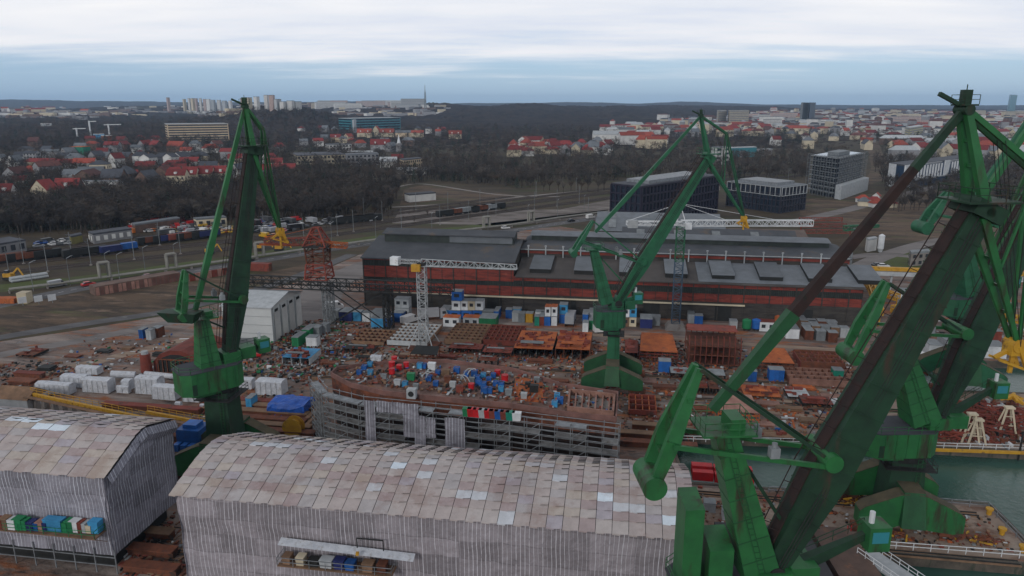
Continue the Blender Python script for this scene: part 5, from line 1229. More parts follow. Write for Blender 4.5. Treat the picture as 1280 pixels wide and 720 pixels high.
for px, py, c, cn in [(514,475,'teal_d','green'),(540,462,'white','white'),(480,474,'grey','grey'),(497,482,'lgrey','pale grey'),(560,478,'rust','rusty'),(575,490,'rust_red','dark red'),(660,484,'black','black'),(671,478,'grey','grey'),(668,490,'black','black'),(558,470,'timber','brown'),(520,486,'grey','grey'),(636,494,'grey','grey'),(655,498,'lgrey','pale grey'),(590,478,'grey','grey'),(566,484,'lgrey','light grey')]:
    gear(px, py, M[c], cn, 'bin', s=R.uniform(.9,1.4))
lp = [G(x, y, 8.6) for x, y in [(584,514),(590,514.6),(596,515.3),(602,516),(608,516.6),(614,517.2),(620,517.8),(626,518.5),(632,519),(640,520)]]
for (x, y), c, cn in zip([(584,512),(590,512.6),(597,513.3),(604,514),(611,514.6),(617,515.2),(624,515.8),(631,516.5),(638,517),(646,518)], ('teal_d','red','red','lgrey','red','rust_red','blue','rust_red','teal','white'), ('green','red','red','pale grey','red','dark red','blue','dark red','teal','white')):
    gear(x, 516+(x-545)*.09, M[c], cn, 'bin', z=10.5, s=1.35)
# white hoses / davits on deck
for px, py, k in [(536,478,1),(574,482,-1),(588,474,1)]:
    p = G(px, py, zt); t = thing('white_hose_rack', f'white curved hose rack {where(px, py)}', 'hose rack', p, 0, 'white hose racks on deck')
    for j in (0, .7):
        mb = MB(); pts = [p+E1*(j+k*math.sin(a)*1.3)+EZ*(1.9*math.cos(a)+.2) for a in (-1.2,-.8,-.4,0,.3)]
        for a, b in zip(pts, pts[1:]): mb.cyl(a, b, .09, n=6)
        mb.build('hose', M['lgrey'], t)
p = G(515,497,zt); t = thing('fan_unit', 'white box fan unit on the near edge of ship deck', 'fan unit', p)
MB().box(p, 1.6, 1.2, 1.7, (E1, E2)).build('body', M['lgrey'], t); MB().cyl(p+EZ*.9-E2*.55, p+EZ*.9-E2*.68, .5, n=16).build('fan', M['black'], t)
# ---- scaffolding round the hull
sp_ = [G(x, y, 10.2) for x, y in [(398,478),(410,492),(455,503),(545,512),(640,521),(775,538)]]
t = thing('scaffolding', 'tall grey tube scaffolding with plank levels wrapping the near side of the hull', 'scaffolding', V((sp_[2].x, sp_[2].y, 0)))
up = MB(); lg = MB()
outer = []
for a, b in zip(sp_, sp_[1:]):
    L_ = (b-a).length; n = max(1, round(L_/2.4)); d = (b-a).normalized(); nn = V((d.y, -d.x, 0))
    for i in range(n+1):
        p = a.lerp(b, i/n)
        for o_ in (0, 1.6):
            q = p+nn*o_; up.beam(V((q.x,q.y,0)), V((q.x,q.y,R.choice((10.4,11.0,11.6)))), .1, .1)
    for lv in range(6):
        z = .9+lv*1.9
        for o_ in (0, 1.6):
            for zz in (0, .9): lg.beam(V((a.x,a.y,z+zz))+nn*o_, V((b.x,b.y,z+zz))+nn*o_, .09, .09)
    for i in range(n):
        if i % 3 == 1:
            p = a.lerp(b, i/n)+nn*1.6; q = a.lerp(b, (i+1)/n)+nn*1.6
            for lv in range(5): lg.beam(V((p.x,p.y,.9+lv*1.9)), V((q.x,q.y,2.8+lv*1.9)), .09, .09)
up.build('uprights', M['galv'], t); lg.build('ledgers', M['galv'], t)
rr = random.Random(9)
for lv in range(6):
    mb = MB(); z = .95+lv*1.9
    for a, b in zip(sp_, sp_[1:]):
        L_ = (b-a).length; n = max(1, int(L_/2.4)); d = (b-a).normalized(); nn = V((d.y, -d.x, 0))
        for i in range(n):
            if rr.random() < (.06 if a.x < -16 else .4): continue
            p = a.lerp(b, i/n)+nn*.8; q = a.lerp(b, (i+.97)/n)+nn*.8; p.z = q.z = z; mb.beam(p, q, 1.4, .1, side=nn)
    mb.build('plank_level', M['galv'] if lv == 5 else M['plank'], t)
def sheetnet(x0, x1, z0, z1, px_line=None):
    def onl(px):
        for a, b in zip(sp_, sp_[1:]):
            xa, xb = proj(a)[0], proj(b)[0]
            if xa <= px <= xb:
                d = (b-a).normalized(); return a.lerp(b, (px-xa)/(xb-xa))+V((d.y,-d.x,0))*1.75
    a, b = onl(x0), onl(x1); mb = MB(); nx = max(3, int((b-a).length/.7)); nz_ = 8
    d = (b-a).normalized(); nn = V((d.y,-d.x,0))
    for j in range(nz_+1):
        for i in range(nx+1):
            p = a.lerp(b, i/nx); mb.v.append(V((p.x,p.y,z0+(z1-z0)*j/nz_))+nn*(.12*math.sin(i*1.7+j)+R.uniform(-.05,.05)))
    for j in range(nz_):
        for i in range(nx): q = j*(nx+1)+i; mb.f.append((q,q+1,q+nx+2,q+nx+1)); mb.m.append(0)
    mb.build('netting_sheet', NET1, t, smooth=True)
for s_ in [(461,474,2.6,11.4),(476,528,9.6,11.6),(509,528,5.5,9.6),(522,536,.4,9.6),(537,548,5.8,9.4),(560,585,3.2,9.8),(562,575,.5,3.2)]: sheetnet(*s_)
# ---- scrap and small debris
SM = [M['rust'], M['rust_red'], M['grey'], M['lgrey'], M['black'], M['timber'], M['orange'], M['blue'], M['white'], M['teal_d']]
def scrap(poly, n, z=.03, w=(8,5,6,2,9,8,1.3,.8,.6,.4), smax=1.8, hmax=.7, seed=1, name='scrap', lbl='scattered scrap metal and timber covering the yard ground'):
    rr = random.Random(seed); xs = [p[0] for p in poly]; ys = [p[1] for p in poly]; mb = MB(); k = 0
    def inside(x, y):
        c = False
        for (x1, y1), (x2, y2) in zip(poly, poly[1:]+poly[:1]):
            if (y1 > y) != (y2 > y) and x < (x2-x1)*(y-y1)/(y2-y1)+x1: c = not c
        return c
    while k < n:
        x, y = rr.uniform(min(xs), max(xs)), rr.uniform(min(ys), max(ys))
        if not inside(x, y): continue
        k += 1
        p = G(x, y, z); a = YA+(rr.choice((0, math.pi/2))+rr.gauss(0, .15) if rr.random() < .7 else rr.random()*3)
        u_ = V((math.cos(a), math.sin(a), 0)); v_ = V((-u_.y, u_.x, 0))
        l = rr.uniform(.2, smax)*.62*(3.2 if rr.random() < .12 else 1); mb.box(p, l, rr.uniform(.1, .5), rr.uniform(.06, hmax*.7)*(1 if l < 1.2 else .4), (u_, v_), m=rr.choices(range(10), w)[0])
    o = mb.build(name, SM); stuff(o, lbl, 'scrap')
scrap([(340,440),(400,425),(640,436),(1070,440),(1070,480),(640,462),(430,455),(400,470),(340,480)], 2100, seed=1)
scrap([(640,462),(1060,475),(1060,545),(860,548),(780,545),(770,490)], 1150, seed=2, w=(9,5,4,3,4,8,5,1,1,.3))
scrap([(240,470),(400,470),(400,560),(240,560)], 500, seed=3)
scrap([(0,455),(60,450),(120,470),(60,500),(0,490)], 320, seed=4, w=(8,3,4,1,9,6,1,0,0,0))
scrap([(90,425),(260,415),(260,475),(60,470)], 260, seed=5, w=(4,3,5,4,5,5,1,1,2,1))
scrap([(350,405),(440,395),(520,425),(440,440),(340,450)], 800, seed=6, w=(7,4,8,2,9,6,1,.6,.6,2.5))
scrap([(320,418),(400,410),(440,440),(400,478),(300,470)], 700, seed=16, w=(8,4,6,2,10,6,1,.8,.5,2), smax=2.2, hmax=1.0)
scrap([(640,430),(860,436),(860,462),(640,452)], 500, seed=17, w=(8,8,3,1,5,4,8,.3,.3,.2))
scrap([(420,460),(500,454),(640,466),(770,495),(765,520),(640,503),(440,478)], 700, z=zt-.12, seed=7, name='deck_clutter', lbl='small tools, hoses and scrap strewn over the ship deck', smax=1.2)
scrap([(870,598),(1060,625),(1240,645),(1270,690),(1000,675),(870,650)], 420, z=.05, seed=8, w=(9,4,3,1,4,9,1,0,1,0), name='pier_debris', lbl='boards and debris lying on the pier deck', smax=1.2, hmax=.4)
scrap([(1165,505),(1275,500),(1278,558),(1165,548)], 600, z=.05, seed=10, w=(4,9,1,2,3,3,0,0,.4,0), smax=3.2, hmax=1.6, name='red_steel_heap', lbl='tangled dark red steel offcuts heaped on the quay')
scrap([(160,655),(226,640),(232,720),(150,720)], 260, seed=11, w=(9,6,2,1,8,7,0,0,.4,0), smax=1.6, hmax=.4)
scrap([(640,425),(930,425),(930,440),(640,432)], 400, seed=12)
scrap([(1150,400),(1280,400),(1280,446),(1130,446)], 300, seed=13, w=(5,4,4,6,3,8,1,1,3,0))
scrap([(560,375),(700,385),(700,400),(560,395)], 20, seed=14)
# ---------------------------------------------------------------- pier furniture
def cap_rail(name, label, pts, m, h=1.1):
    t = thing('railing', label, 'railing', V((pts[0].x, pts[0].y, 0)))
    MB().rail(pts, h, 2.2, .09).build('rail', m, t); return t
pe = [(46.6,88.9),(71.3,85.6),(72.8,98.4),(60,100.4),(40.8,103.0)]
pe = [V((x, y, .04)) for x, y in pe]
cap_rail('railing','white railing along the front edge of pier', pe[:2], M['white'])
cap_rail('railing','pale railing along the right end of pier', pe[1:3], M['galv'])
cap_rail('railing','pale railing along the back edge of pier by the water', pe[2:], M['galv'])
t = thing('kerb_fender', 'rusty concrete fender strip on the pier front face', 'fender', V((46,88,0)))
MB().beam(V((46.4,88.1,-.5)), V((71.6,84.6,-.5)), .3, .8).build('fender', M['timber'], t)
t = thing('kerb_fender', 'yellow kerb fender along the edge of red steel quay', 'fender', V((66,118,0)))
MB().beam(V((60,118.6,.15)), V((91,116.3,.15)), .5, .45).beam(V((91,116.3,.15)), V((130,113.8,.15)), .5, .45).build('fender', M['yellow'], t)
cap_rail('railing','pale railing above the yellow kerb of red steel quay', [V((64,119,.04)), V((91,117.3,.04)), V((120,115.3,.04))], M['white'])
cap_rail('railing','far basin railing behind the near crane links', [V((31,121,.04)), V((60,119.4,.04))], M['white'])
for px, py in [(1236,643),(1278,690),(1252,668),(1106,640)]:
    p = G(px, py, .04); t = thing('bollard', f'yellow mooring bollard {"at the pier corner" if px < 1240 and px > 1200 else "on the pier near its right end" if px > 1240 and px < 1270 else "at the front right pier corner" if px > 1270 else "beside the pier crane foot"}', 'bollard', p, 0, 'mooring bollards')
    MB().cyl(p, p+EZ*.8, .35, n=12).cyl(p+EZ*.8, p+EZ*1.05, .55, n=12).build('post', M['yellow'], t)
def trestle(px, py, h, lab):
    p = G(px, py, .03); t = thing('trestle', lab, 'trestle', p, 0, 'cream trestles on the quay'); hd = p+EZ*h
    for i, (x, y) in enumerate([(-1.5,-1),(1.5,-1),(1.5,1),(-1.5,1)]): MB().beam(p+E1*x+E2*y, hd+E1*x*.3+E2*y*.3, .28, .28).build('leg', M['cream'], t)
    b = MB()
    for f in (.35,.7): b.beam(p+EZ*h*f-E1*1.1*(1-f*.6)-E2*.8*(1-f*.6), p+EZ*h*f+E1*1.1*(1-f*.6)-E2*.8*(1-f*.6), .15, .15)
    b.build('brace', M['cream'], t); MB().box(hd, 1.6, 1.2, .3, (E1,E2)).build('cap', M['cream'], t)
trestle(1210,551,5.2,'left cream trestle in front of the red steel'); trestle(1218,553,4.4,'shorter cream trestle beside the left one'); trestle(1256,541,5.0,'right cream trestle among the dark red steel')
for px, py, lab in [(1180,545,'left stack of dark red steel profiles on quay'),(1235,538,'tall jumble of dark red frames behind the trestles'),(1265,530,'brown steel beams leaning at the quay right edge'),(1200,523,'low stack of rusty profiles behind pier crane house')]:
    p = G(px, py, .03); t = thing('steel_stack', lab, 'steel stack', p, 0, 'red steel stacks on the quay'); mb = MB(); rr = random.Random(px)
    for i in range(60):
        a = rr.gauss(YA, .35) if i % 3 else rr.uniform(0, 3); l = rr.uniform(2, 5); c = p+E1*rr.uniform(-4, 4)+E2*rr.uniform(-2.5, 2.5)+EZ*(rr.random()**1.6*2.8+.1)
        d = V((math.cos(a), math.sin(a), rr.gauss(0, .18)))*l; mb.beam(c-d*.5, c+d*.5, .2, .25)
    mb.build('profiles', M['rust_red'], t)
    mb = MB()
    for i in range(6): c = p+E1*(-4+i*1.6)+E2*rr.uniform(-2,2); mb.beam(c, c+EZ*rr.uniform(1.5,3.4), .2, .2)
    mb.build('posts', M['rust'], t)
# grab hanging in front of the quay, mooring post
c = G(1263,514,1); t = thing('yellow_grab', 'rusty yellow grab standing beside the arm of the pier crane', 'grab', V((c.x,c.y,0)))
MB().cyl(V((c.x,c.y,.1)), V((c.x,c.y,3.2)), .3, n=8).build('stem', M['rust'], t)
mb = MB()
for k in range(7): a = k*.9; mb.beam(V((c.x,c.y,4.2)), V((c.x+2.0*math.cos(a), c.y+2.0*math.sin(a), 3.6+.5*math.sin(a*2))), .7, .9, .4, .5)
mb.build('jaws', M['yellow'], t)
c = G(1272,578,-1.9); t = thing('mooring_post', 'dark thin mooring post standing in water right of pier', 'mooring post', c); MB().cyl(c-EZ*1, c+EZ*6, .16, n=8).build('post', M['black'], t)
# debris-coloured machines on pier
def bogie_heap(px, py, lab):
    p = G(px, py, .05); t = thing('chain_heap', lab, 'chain heap', p, 0, 'rusty chain heaps on pier'); mb = MB(); rr = random.Random(px)
    for i in range(40): c = p+E1*rr.uniform(-2.6,2.6)+E2*rr.uniform(-1,1)+EZ*rr.random()*.9; a = rr.random()*6; mb.beam(c, c+V((math.cos(a),math.sin(a),rr.gauss(0,.3)))*rr.uniform(.6,1.6), .22, .22, m=rr.choice((0,0,1)))
    mb.build('links', [M['rust'], M['yellow']], t)
bogie_heap(1070,628,'rusty and yellow chain heap left of the pier crane leg'); bogie_heap(1215,676,'yellowish chain heap right of the pier crane leg'); bogie_heap(1110,672,'brown chain heap in front of pier crane left leg'); bogie_heap(1085,622,'darker chain heap behind the first rusty one')
for x0, x1, py, c, cn in [(880,894,640,'lgrey','pale blue grey'),(903,910,650,'white','white drum like')]: container(x0, x1, py, M[c], cn=cn, h=1.4, dep=1.6, label=f'{cn} crate on the pier behind the near ballast boxes', kind='crate')
# red barge sections behind the shed
for x0, x1, py, lab in [(866,892,604,'left red pontoon block on the basin edge'),(894,920,607,'middle red pontoon block on the basin edge'),(924,943,609,'right red pontoon block on the basin edge')]:
    a = G(x0, py); w = (G(x1, py)-a).dot(E1); c = a+E1*w/2+E2*1.6; t = thing('pontoon_block', lab, 'pontoon', c, 0, 'red pontoon blocks')
    MB().box(c, w, 1.2, 1.5, (E1,E2)).build('front_box', M['red'], t); MB().box(c+E2*1.9, w, 1.4, 1.7, (E1,E2)).build('back_box', M['red'], t); MB().box(c+E2*.9+EZ*.2, w*.96, .8, .9, (E1,E2)).build('bridge_piece', M['rust'], t)
p = G(838,566); t = thing('yellow_winch', 'yellow winch stack behind the right end of long shed roof', 'winch', p); mb = MB()
for k in range(5): mb.box(p+EZ*k*.9, 1.6-.15*(k % 2), 1.8, .75, (E1,E2))
mb.build('frame', M['yellow'], t); MB().cyl(p+EZ*4.5-E1*.8, p+EZ*4.5+E1*.8, .5, n=12).build('drum', M['yellow'], t)
p = G(368,545); t = thing('cable_reel', 'round orange yellow cable reel at the scaffolding foot', 'cable reel', p)
MB().cyl(p+EZ*1.9-E2*.7, p+EZ*1.9+E2*.7, 1.3, n=18).build('cable', M['yellow'], t)
for s_ in (-.75,.75): MB().cyl(p+EZ*1.9+E2*(s_-.05), p+EZ*1.9+E2*(s_+.05), 1.9, n=18).build('flange', M['yellow'], t)
p = G(398,562,2); p.z = 0; container(386,407,570, M['lgrey'], cn='pale', h=2.4, dep=2.4, label='pale grey container behind the long shed roof ridge')
# bottom edge: floating dock wall, deck roof, gangway, red ladder
dk = thing('floating_dock', 'brown walled floating dock with dark deck under the nearest crane', 'floating dock', V((34,76,0)))
a, b_ = V((46.1,84.3,-1.7)), V((46.5,60,-1.7))
MB().hexa([V((22,62,-1.7)),V((44.5,59,-1.7)),V((45.8,88,-1.7)),V((40,89.4,-1.7)),V((22,62,.6)),V((44.5,59,.6)),V((45.8,87.8,.6)),V((40,89.3,.6))]).build('hull', M['rust'], dk)
MB().hexa([V((24.5,60,1)),V((37,58.4,1)),V((38.6,83.8,1)),V((27,85.4,1)),V((24.5,60,6)),V((37,58.4,6)),V((38.6,83.8,6)),V((27,85.4,6))]).build('deck_house', mat('dark_deck_roof', (.05,.05,.055), .8, (.03,.03,.034), .3), dk)
mb = MB(); mb.hexa([V((39.0,61,.6)),V((44.4,60.3,.6)),V((45.7,86.6,.6)),V((40.6,87.4,.6)),V((39.0,61,4.2)),V((44.4,60.3,4.2)),V((45.7,86.6,4.2)),V((40.6,87.4,4.2))]); mb.build('side_wall', mat('brown_dock_wall', (.11,.07,.055), .85, (.06,.04,.035), .3, dirt=(.16,.08,.05), dscale=.4, streak=True), dk)
g0 = G(1082,690,4.0); g1 = V((51.5,66,4.2)); t = thing('gangway', 'grey gangway with white railings descending at bottom of the picture', 'gangway', V((g0.x,g0.y,0)))
d = (g1-g0).normalized(); s = V((-d.y,d.x,0)).normalized()
MB().beam(g0, g1, 3.0, .2, side=s).build('deck', M['lgrey'], t)
for k in (-1.45,1.45): MB().rail([g0+s*k, g1+s*k], 1.0, 1.2, .06).build('railing', M['white'], t)
mb = MB(); mb.cyl(V((g0.x,g0.y,-2.5)), g0-EZ*.1, .3, n=8).build('support', M['black'], t)
t = thing('red_ladder', 'vertical red and white ladder on the brown dock wall', 'ladder', V((45.9,86.9,0)));
c = G(1053,700,2); c = V((45.8,86.8,0))
mb = MB()
for k in (-.25,.25): mb.beam(c+V((k,-.2,-1.5)), c+V((k,-.2,4.6)), .1, .1)
for i in range(14): mb.beam(c+V((-.25,-.2,-1.2+i*.42)), c+V((.25,-.2,-1.2+i*.42)), .08, .08)
mb.build('rungs', M['red'], t)
# bins on the left shed's ledge, gear on the long shed's ledge
def bin_at(p, c, cn, w, h, lab, grp):
    t = thing('waste_bin', lab, 'bin', p, 0, grp); MB().box(p, w, 1.0, h, (E1,E2), top=1.12).build('body', c, t)
    MB().box(p+EZ*(h+.005), w*1.16, 1.16, .08, (E1,E2)).build('rim', c, t)
names = [('rust_red','dark red'),('timber','brown'),('white','white'),('teal_d','green'),('teal_d','green'),('navy','navy'),('blue','blue'),('pink','pink'),('navy','dark navy'),('sky_blue','large bright blue'),('teal_d','green'),('teal_d','green'),('white','white'),('rust_red','red lidded white'),('lgrey','pale grey'),('cream','cream'),('sky_blue','bright blue')]
xs_ = [2,9,18,26,33,40,47,53,58,70,82,90,96,101,107,112,121]
for i, (x, (c, cn)) in enumerate(zip(xs_, names)):
    p = G(x, 659+x*.045, 6.5); w = 2.3 if 'large' in cn else R.uniform(.8,1.25); bin_at(p, M[c], cn, w, 1.6 if 'large' in cn or x > 115 else R.uniform(1.0,1.5), f'{cn} bin on the ledge of left wrapped shed', 'bins on the shed ledge')
for i, (a_, c, cn) in enumerate([(14.5,'timber','brown'),(16.2,'cream','cream'),(17.8,'black','black'),(19.4,'lgrey','pale grey'),(21.0,'navy','navy'),(22.3,'blue','blue'),(24.5,'timber','brown wooden'),(26.2,'rust','rusty')]):
    p = P2(a_, -1.2, 7.22); bin_at(p, M[c], cn, R.uniform(.8,1.4), R.uniform(.7,1.3), f'{cn} box on the ledge of long wrapped shed', 'boxes on the long shed ledge')
# ---------------------------------------------------------------- vehicles
def make_car(kind='car'):
    L_, W_, H_ = {'car':(4.4,1.8,1.45),'van':(5.4,2.0,2.3),'truck':(8.5,2.5,3.2)}[kind]
    def mk(name, label, c, p, rz, grp, cat):
        t = thing(name, label, cat, p, rz, grp)
        Rm = PM[t.name]
        def T(x, y, z): return Rm @ V((x, y, z))
        X, Y_ = (Rm.to_3x3() @ V((1,0,0))), (Rm.to_3x3() @ V((0,1,0)))
        kids = []
        if kind == 'car': pr = [(-2.2,.3),(-2.2,.85),(-1.9,1.0),(1.0,1.0),(2.1,.75),(2.2,.3)]; cab = [(-1.7,1.0),(-1.3,1.45),(.3,1.45),(1.1,1.0)]
        elif kind == 'van': pr = [(-2.7,.35),(-2.7,2.25),(1.3,2.3),(2.1,1.3),(2.65,1.1),(2.7,.35)]; cab = None
        else: pr = [(-4.2,1.0),(-4.2,3.2),(1.8,3.2),(1.8,1.0)]; cab = None
        mb = MB(); mb.extr([T(x, -W_/2, z) for x, z in pr], Y_*W_)
        if kind == 'car': mb.extr([T(x, -W_/2+.1, z+.02) for x, z in [(-1.45,1.4),(-1.3,1.45),(.3,1.45),(.45,1.38)]], Y_*(W_-.2))
        kids.append(mb.build('body', c, t))
        if cab: kids.append(MB().extr([T(x, -W_/2+.08, z) for x, z in cab], Y_*(W_-.16)).build('windows', M['win'], t))
        elif kind == 'van': kids.append(MB().extr([T(x, -W_/2-.02, z) for x, z in [(1.0,1.4),(1.0,2.05),(1.35,2.1),(1.95,1.4)]], Y_*(W_+.04)).build('windows', M['win'], t))
        else:
            kids.append(MB().extr([T(x, -W_/2, z) for x, z in [(2.1,.6),(2.1,2.9),(3.7,2.9),(4.2,1.7),(4.2,.6)]], Y_*W_).build('cab', c, t)); kids.append(MB().extr([T(x, -W_/2-.02, z) for x, z in [(2.7,1.8),(2.7,2.6),(3.6,2.6),(3.9,1.8)]], Y_*(W_+.04)).build('windows', M['win'], t))
        r = .34 if kind != 'truck' else .5
        for x in ((-1.4,1.4) if kind == 'car' else (-1.7,1.7) if kind == 'van' else (-3.2,-2.0,3.0)):
            for s_ in (-1,1): kids.append(MB().cyl(T(x, s_*(W_/2-.12)-.1, r), T(x, s_*(W_/2-.12)+.1, r), r, n=10).build('wheel', M['tyre'], t))
        CH[t.name] = kids; return t
    return mk
mk_car, mk_van, mk_truck = make_car('car'), make_car('van'), make_car('truck')
CARC = {k: mat('car_'+k.replace(' ', '_'), v, .35, tuple(x*.8 for x in v), spec=.5) for k, v in {'red':(.42,.015,.015),'white':(.6,.6,.6),'black':(.015,.015,.018),'blue':(.02,.08,.3),'silver':(.3,.31,.33),'yellow':(.5,.3,.02),'dark grey':(.06,.065,.07),'maroon':(.16,.02,.03),'orange':(.5,.14,.02)}.items()}
VP = {}
def vehicle(px, py, c, kind='car', rz=None, label=None, grp='vehicles near the road', z=.04):
    p = G(px, py, z)
    if rz is None: rz = .0
    lab = label or f'{c} {kind} {where(px, py)}'
    nm = {'car':'parked_car','van':'van','truck':'truck'}[kind]
    key = (kind, c)
    if key not in VP:
        VP[key] = {'car':mk_car,'van':mk_van,'truck':mk_truck}[kind](nm, lab, CARC[c], p, rz, grp, kind); return VP[key]
    o = copy_tree(VP[key]); o.location = p; o.rotation_euler = (0,0,rz); o['label'] = lab; o['group'] = grp
    return o
def dirn(p, q): a, b = G(*p), G(*q); return math.atan2(b.y-a.y, b.x-a.x)
ra = dirn((20,377),(240,339))
vehicle(111,357,'red',rz=ra,label='bright red car driving on the main road at left'); vehicle(186,347,'maroon',rz=ra,label='dark maroon car on the main road above brick garages'); vehicle(311,327,'black',rz=ra,label='black car on main road behind upright crane boom')
vehicle(72,358,'silver','van',rz=ra,label='silver van half hidden below the pipeline'); vehicle(738,273,'white','van',rz=dirn((700,279),(760,270)),label='white van on the road left of dark office block'); vehicle(714,277,'black',rz=dirn((700,279),(760,270)),label='black car on the road behind the white van'); vehicle(632,286,'white',rz=dirn((560,294),(640,288)),label='white car on road behind brick hall roof')
vehicle(418,386,'white','van',rz=.4,label='white van parked under the crane bridge'); vehicle(512,403,'white','van',rz=.9,label='white van parked between site cabins and tower crane'); vehicle(754,415,'white','van',rz=.2,label='white van parked left of middle crane column')
vehicle(713,404,'silver','truck',rz=1.4,label='pale grey lorry facing the camera beside blue stacked cabins'); vehicle(541,399,'silver','truck',rz=.2,label='grey lorry behind the white tower crane');
vehicle(1104,334,'white','car',rz=0,label='white car parked beyond yellow conveyor bridge'); vehicle(1097,333,'dark grey','car',rz=.1,label='dark car parked left of white car beyond yellow bridge'); vehicle(130,316,'blue','van',rz=ra)
vehicle(315,446,'red','car',rz=.2,label='bright red compact machine like car right of upright crane house')
vehicle(1148,452,'white','van',rz=.3)
rr = random.Random(21)
cc = ['red','white','black','blue','silver','yellow','dark grey','maroon','orange']
lots = [((165,291),(212,288),16,4,['red','white','silver','orange','dark grey','blue']),((205,294),(270,289),20,3,['silver','white','red','dark grey','yellow']),((228,281),(262,280),9,2,['red','maroon','red','white']),((262,292),(292,290),8,2,['yellow','orange','white']),((305,291),(370,288),15,4,['blue','red','white','silver','dark grey','dark grey','black']),((50,309),(90,304),9,2,['dark grey','white','silver','dark grey','blue']),((375,284),(460,276),14,2,['dark grey','silver','white','black']),((330,297),(352,295),4,1,['yellow','orange','yellow'])]
for (x0,y0),(x1,y1),n,rows,pal in lots:
    for i in range(n*rows if rows > 1 else n):
        f = (i % n)/max(1,n-1); r_ = i//n
        if rr.random() < .12: continue
        vehicle(x0+(x1-x0)*f+rr.uniform(-1.5,1.5), y0+(y1-y0)*f-r_*4.2+rr.uniform(-.6,.6), rr.choice(pal), rr.choices(['car','van','truck'],[8,1.3,.5])[0], rz=rr.choice((ra, ra+1.57))+rr.gauss(0,.15), grp='vehicles in the car yard')
# ---------------------------------------------------------------- rail wagons
def wagon(px, py, c, cn, rz, L_=12):
    p = G(px, py, .3); t = thing('rail_wagon', f'{cn} rail wagon {where(px, py)}', 'rail wagon', p, 0, 'rail wagons'); u_ = V((math.cos(rz),math.sin(rz),0)); v_ = V((-u_.y,u_.x,0))
    MB().box(p+EZ*1.0, L_, 2.7, 2.4, (u_,v_), top=.97).build('body', c, t); MB().box(p+EZ*.7, L_*1.02, 2.2, .3, (u_,v_)).build('frame', M['black'], t)
    for k in (-.36,.36): MB().box(p+u_*L_*k, 2.4, 2.0, .7, (u_,v_)).build('bogie', M['black'], t)
wagon(139,317,M['navy'],'dark blue',ra,8); wagon(162,313,M['blue'],'blue',ra,6); wagon(112,319,M['black'],'black',ra,14); wagon(96,321,M['black'],'dark',ra,10)
for i in range(6): wagon(425+i*8.5, 280-i*.9, M['black'], 'black', dirn((400,284),(480,276)), 9)
for i in range(9): wagon(186+i*9.5, 305-i*1.05, M[('black','rust','black','navy','rust_red')[i % 5]], ('black','rusty','black','navy','dark red')[i % 5], ra, 10)
for i in range(7): wagon(556+i*11, 270-i*1.5, M[('black','rust','grey')[i % 3]], ('black','rusty','grey')[i % 3], dirn((480,277),(640,256)), 11)
for i in range(5): wagon(16+i*11, 327-i*1.2, M[('rust','black','rust')[i % 3]], ('rusty','black','rusty')[i % 3], ra, 10)
# ---------------------------------------------------------------- pipelines, walls, masts and lamps
def pipeline(pts, lab, loops=()):
    P = [G(x, y, 0) for x, y in pts]; t = thing('pipeline', lab, 'pipeline', P[0])
    for off in (0, 1.3):
        mb = MB()
        for a, b in zip(P, P[1:]):
            d = (b-a).normalized(); n_ = V((-d.y,d.x,0))*off; mb.cyl(a+n_+EZ*1.3, b+n_+EZ*1.3, .34, n=8)
        for f in loops:
            i = int(f); a, b = P[i], P[i+1]; d = (b-a).normalized(); n_ = V((-d.y,d.x,0))*off; c = a.lerp(b, f-i)+n_
            for s_ in (-1.6,1.6): mb.cyl(c+d*s_+EZ*1.3, c+d*s_+EZ*6.5, .42, n=8)
            mb.cyl(c-d*1.6+EZ*6.5, c+d*1.6+EZ*6.5, .42, n=8)
        mb.build('pipe', M['pipe'], t)
    mb = MB()
    for a, b in zip(P, P[1:]):
        k = int((b-a).length/8); d = (b-a).normalized(); n_ = V((-d.y,d.x,0))
        for i in range(0, k, 2): c = a.lerp(b, i/k)+n_*.65; MB().box(c, .5, 2.0, .9, (d, n_)).build('support', M['conc'], t)
pipeline([(12,367),(60,361),(140,350),(240,336),(320,325)], 'double insulated pipeline running left above the main road', (1.9,2.75))
pipeline([(322,324),(400,313),(472,303),(560,293),(640,284),(700,275),(762,267)], 'double insulated pipeline running past the hall roof to the offices', (.05,4.4,3.6))
# red and white garages wall
a, b = G(120,370), G(226,351); t = thing('garage_row', 'row of rust red and whitish garage doors under the road', 'garages', a); d = (b-a).normalized(); s = V((d.y,-d.x,0)); n = 20
MB().hexa([a,b,b-s*5,a-s*5,a+EZ*3,b+EZ*3,b-s*5+EZ*3,a-s*5+EZ*3]).build('wall', M['wall_brown'], t)
for i in range(n):
    p = a.lerp(b, (i+.12)/n)+s*.05; q = a.lerp(b, (i+.88)/n)+s*.05; mb = MB(); mb.hexa([p,q,q-s*.04,p-s*.04,p+EZ*2.7,q+EZ*2.7,q-s*.04+EZ*2.7,p-s*.04+EZ*2.7]); mb.build('garage_door', M['pink'] if i % 3 != 1 and i < 13 else mat('faded_door', (.17,.085,.07), .85), t)
a, b = G(238,352), G(286,343); t = thing('brick_wall', 'weathered pink brick wall panels behind the upright crane boom', 'wall', a); d = (b-a).normalized(); s = V((d.y,-d.x,0))
for i in range(7): p = a.lerp(b, i/7); q = a.lerp(b, (i+.9)/7); MB().hexa([p,q,q-s*.4,p-s*.4,p+EZ*2.6,q+EZ*2.6,q-s*.4+EZ*2.6,p-s*.4+EZ*2.6]).build('panel', M['pink'] if i % 2 else M['rust_red'], t)
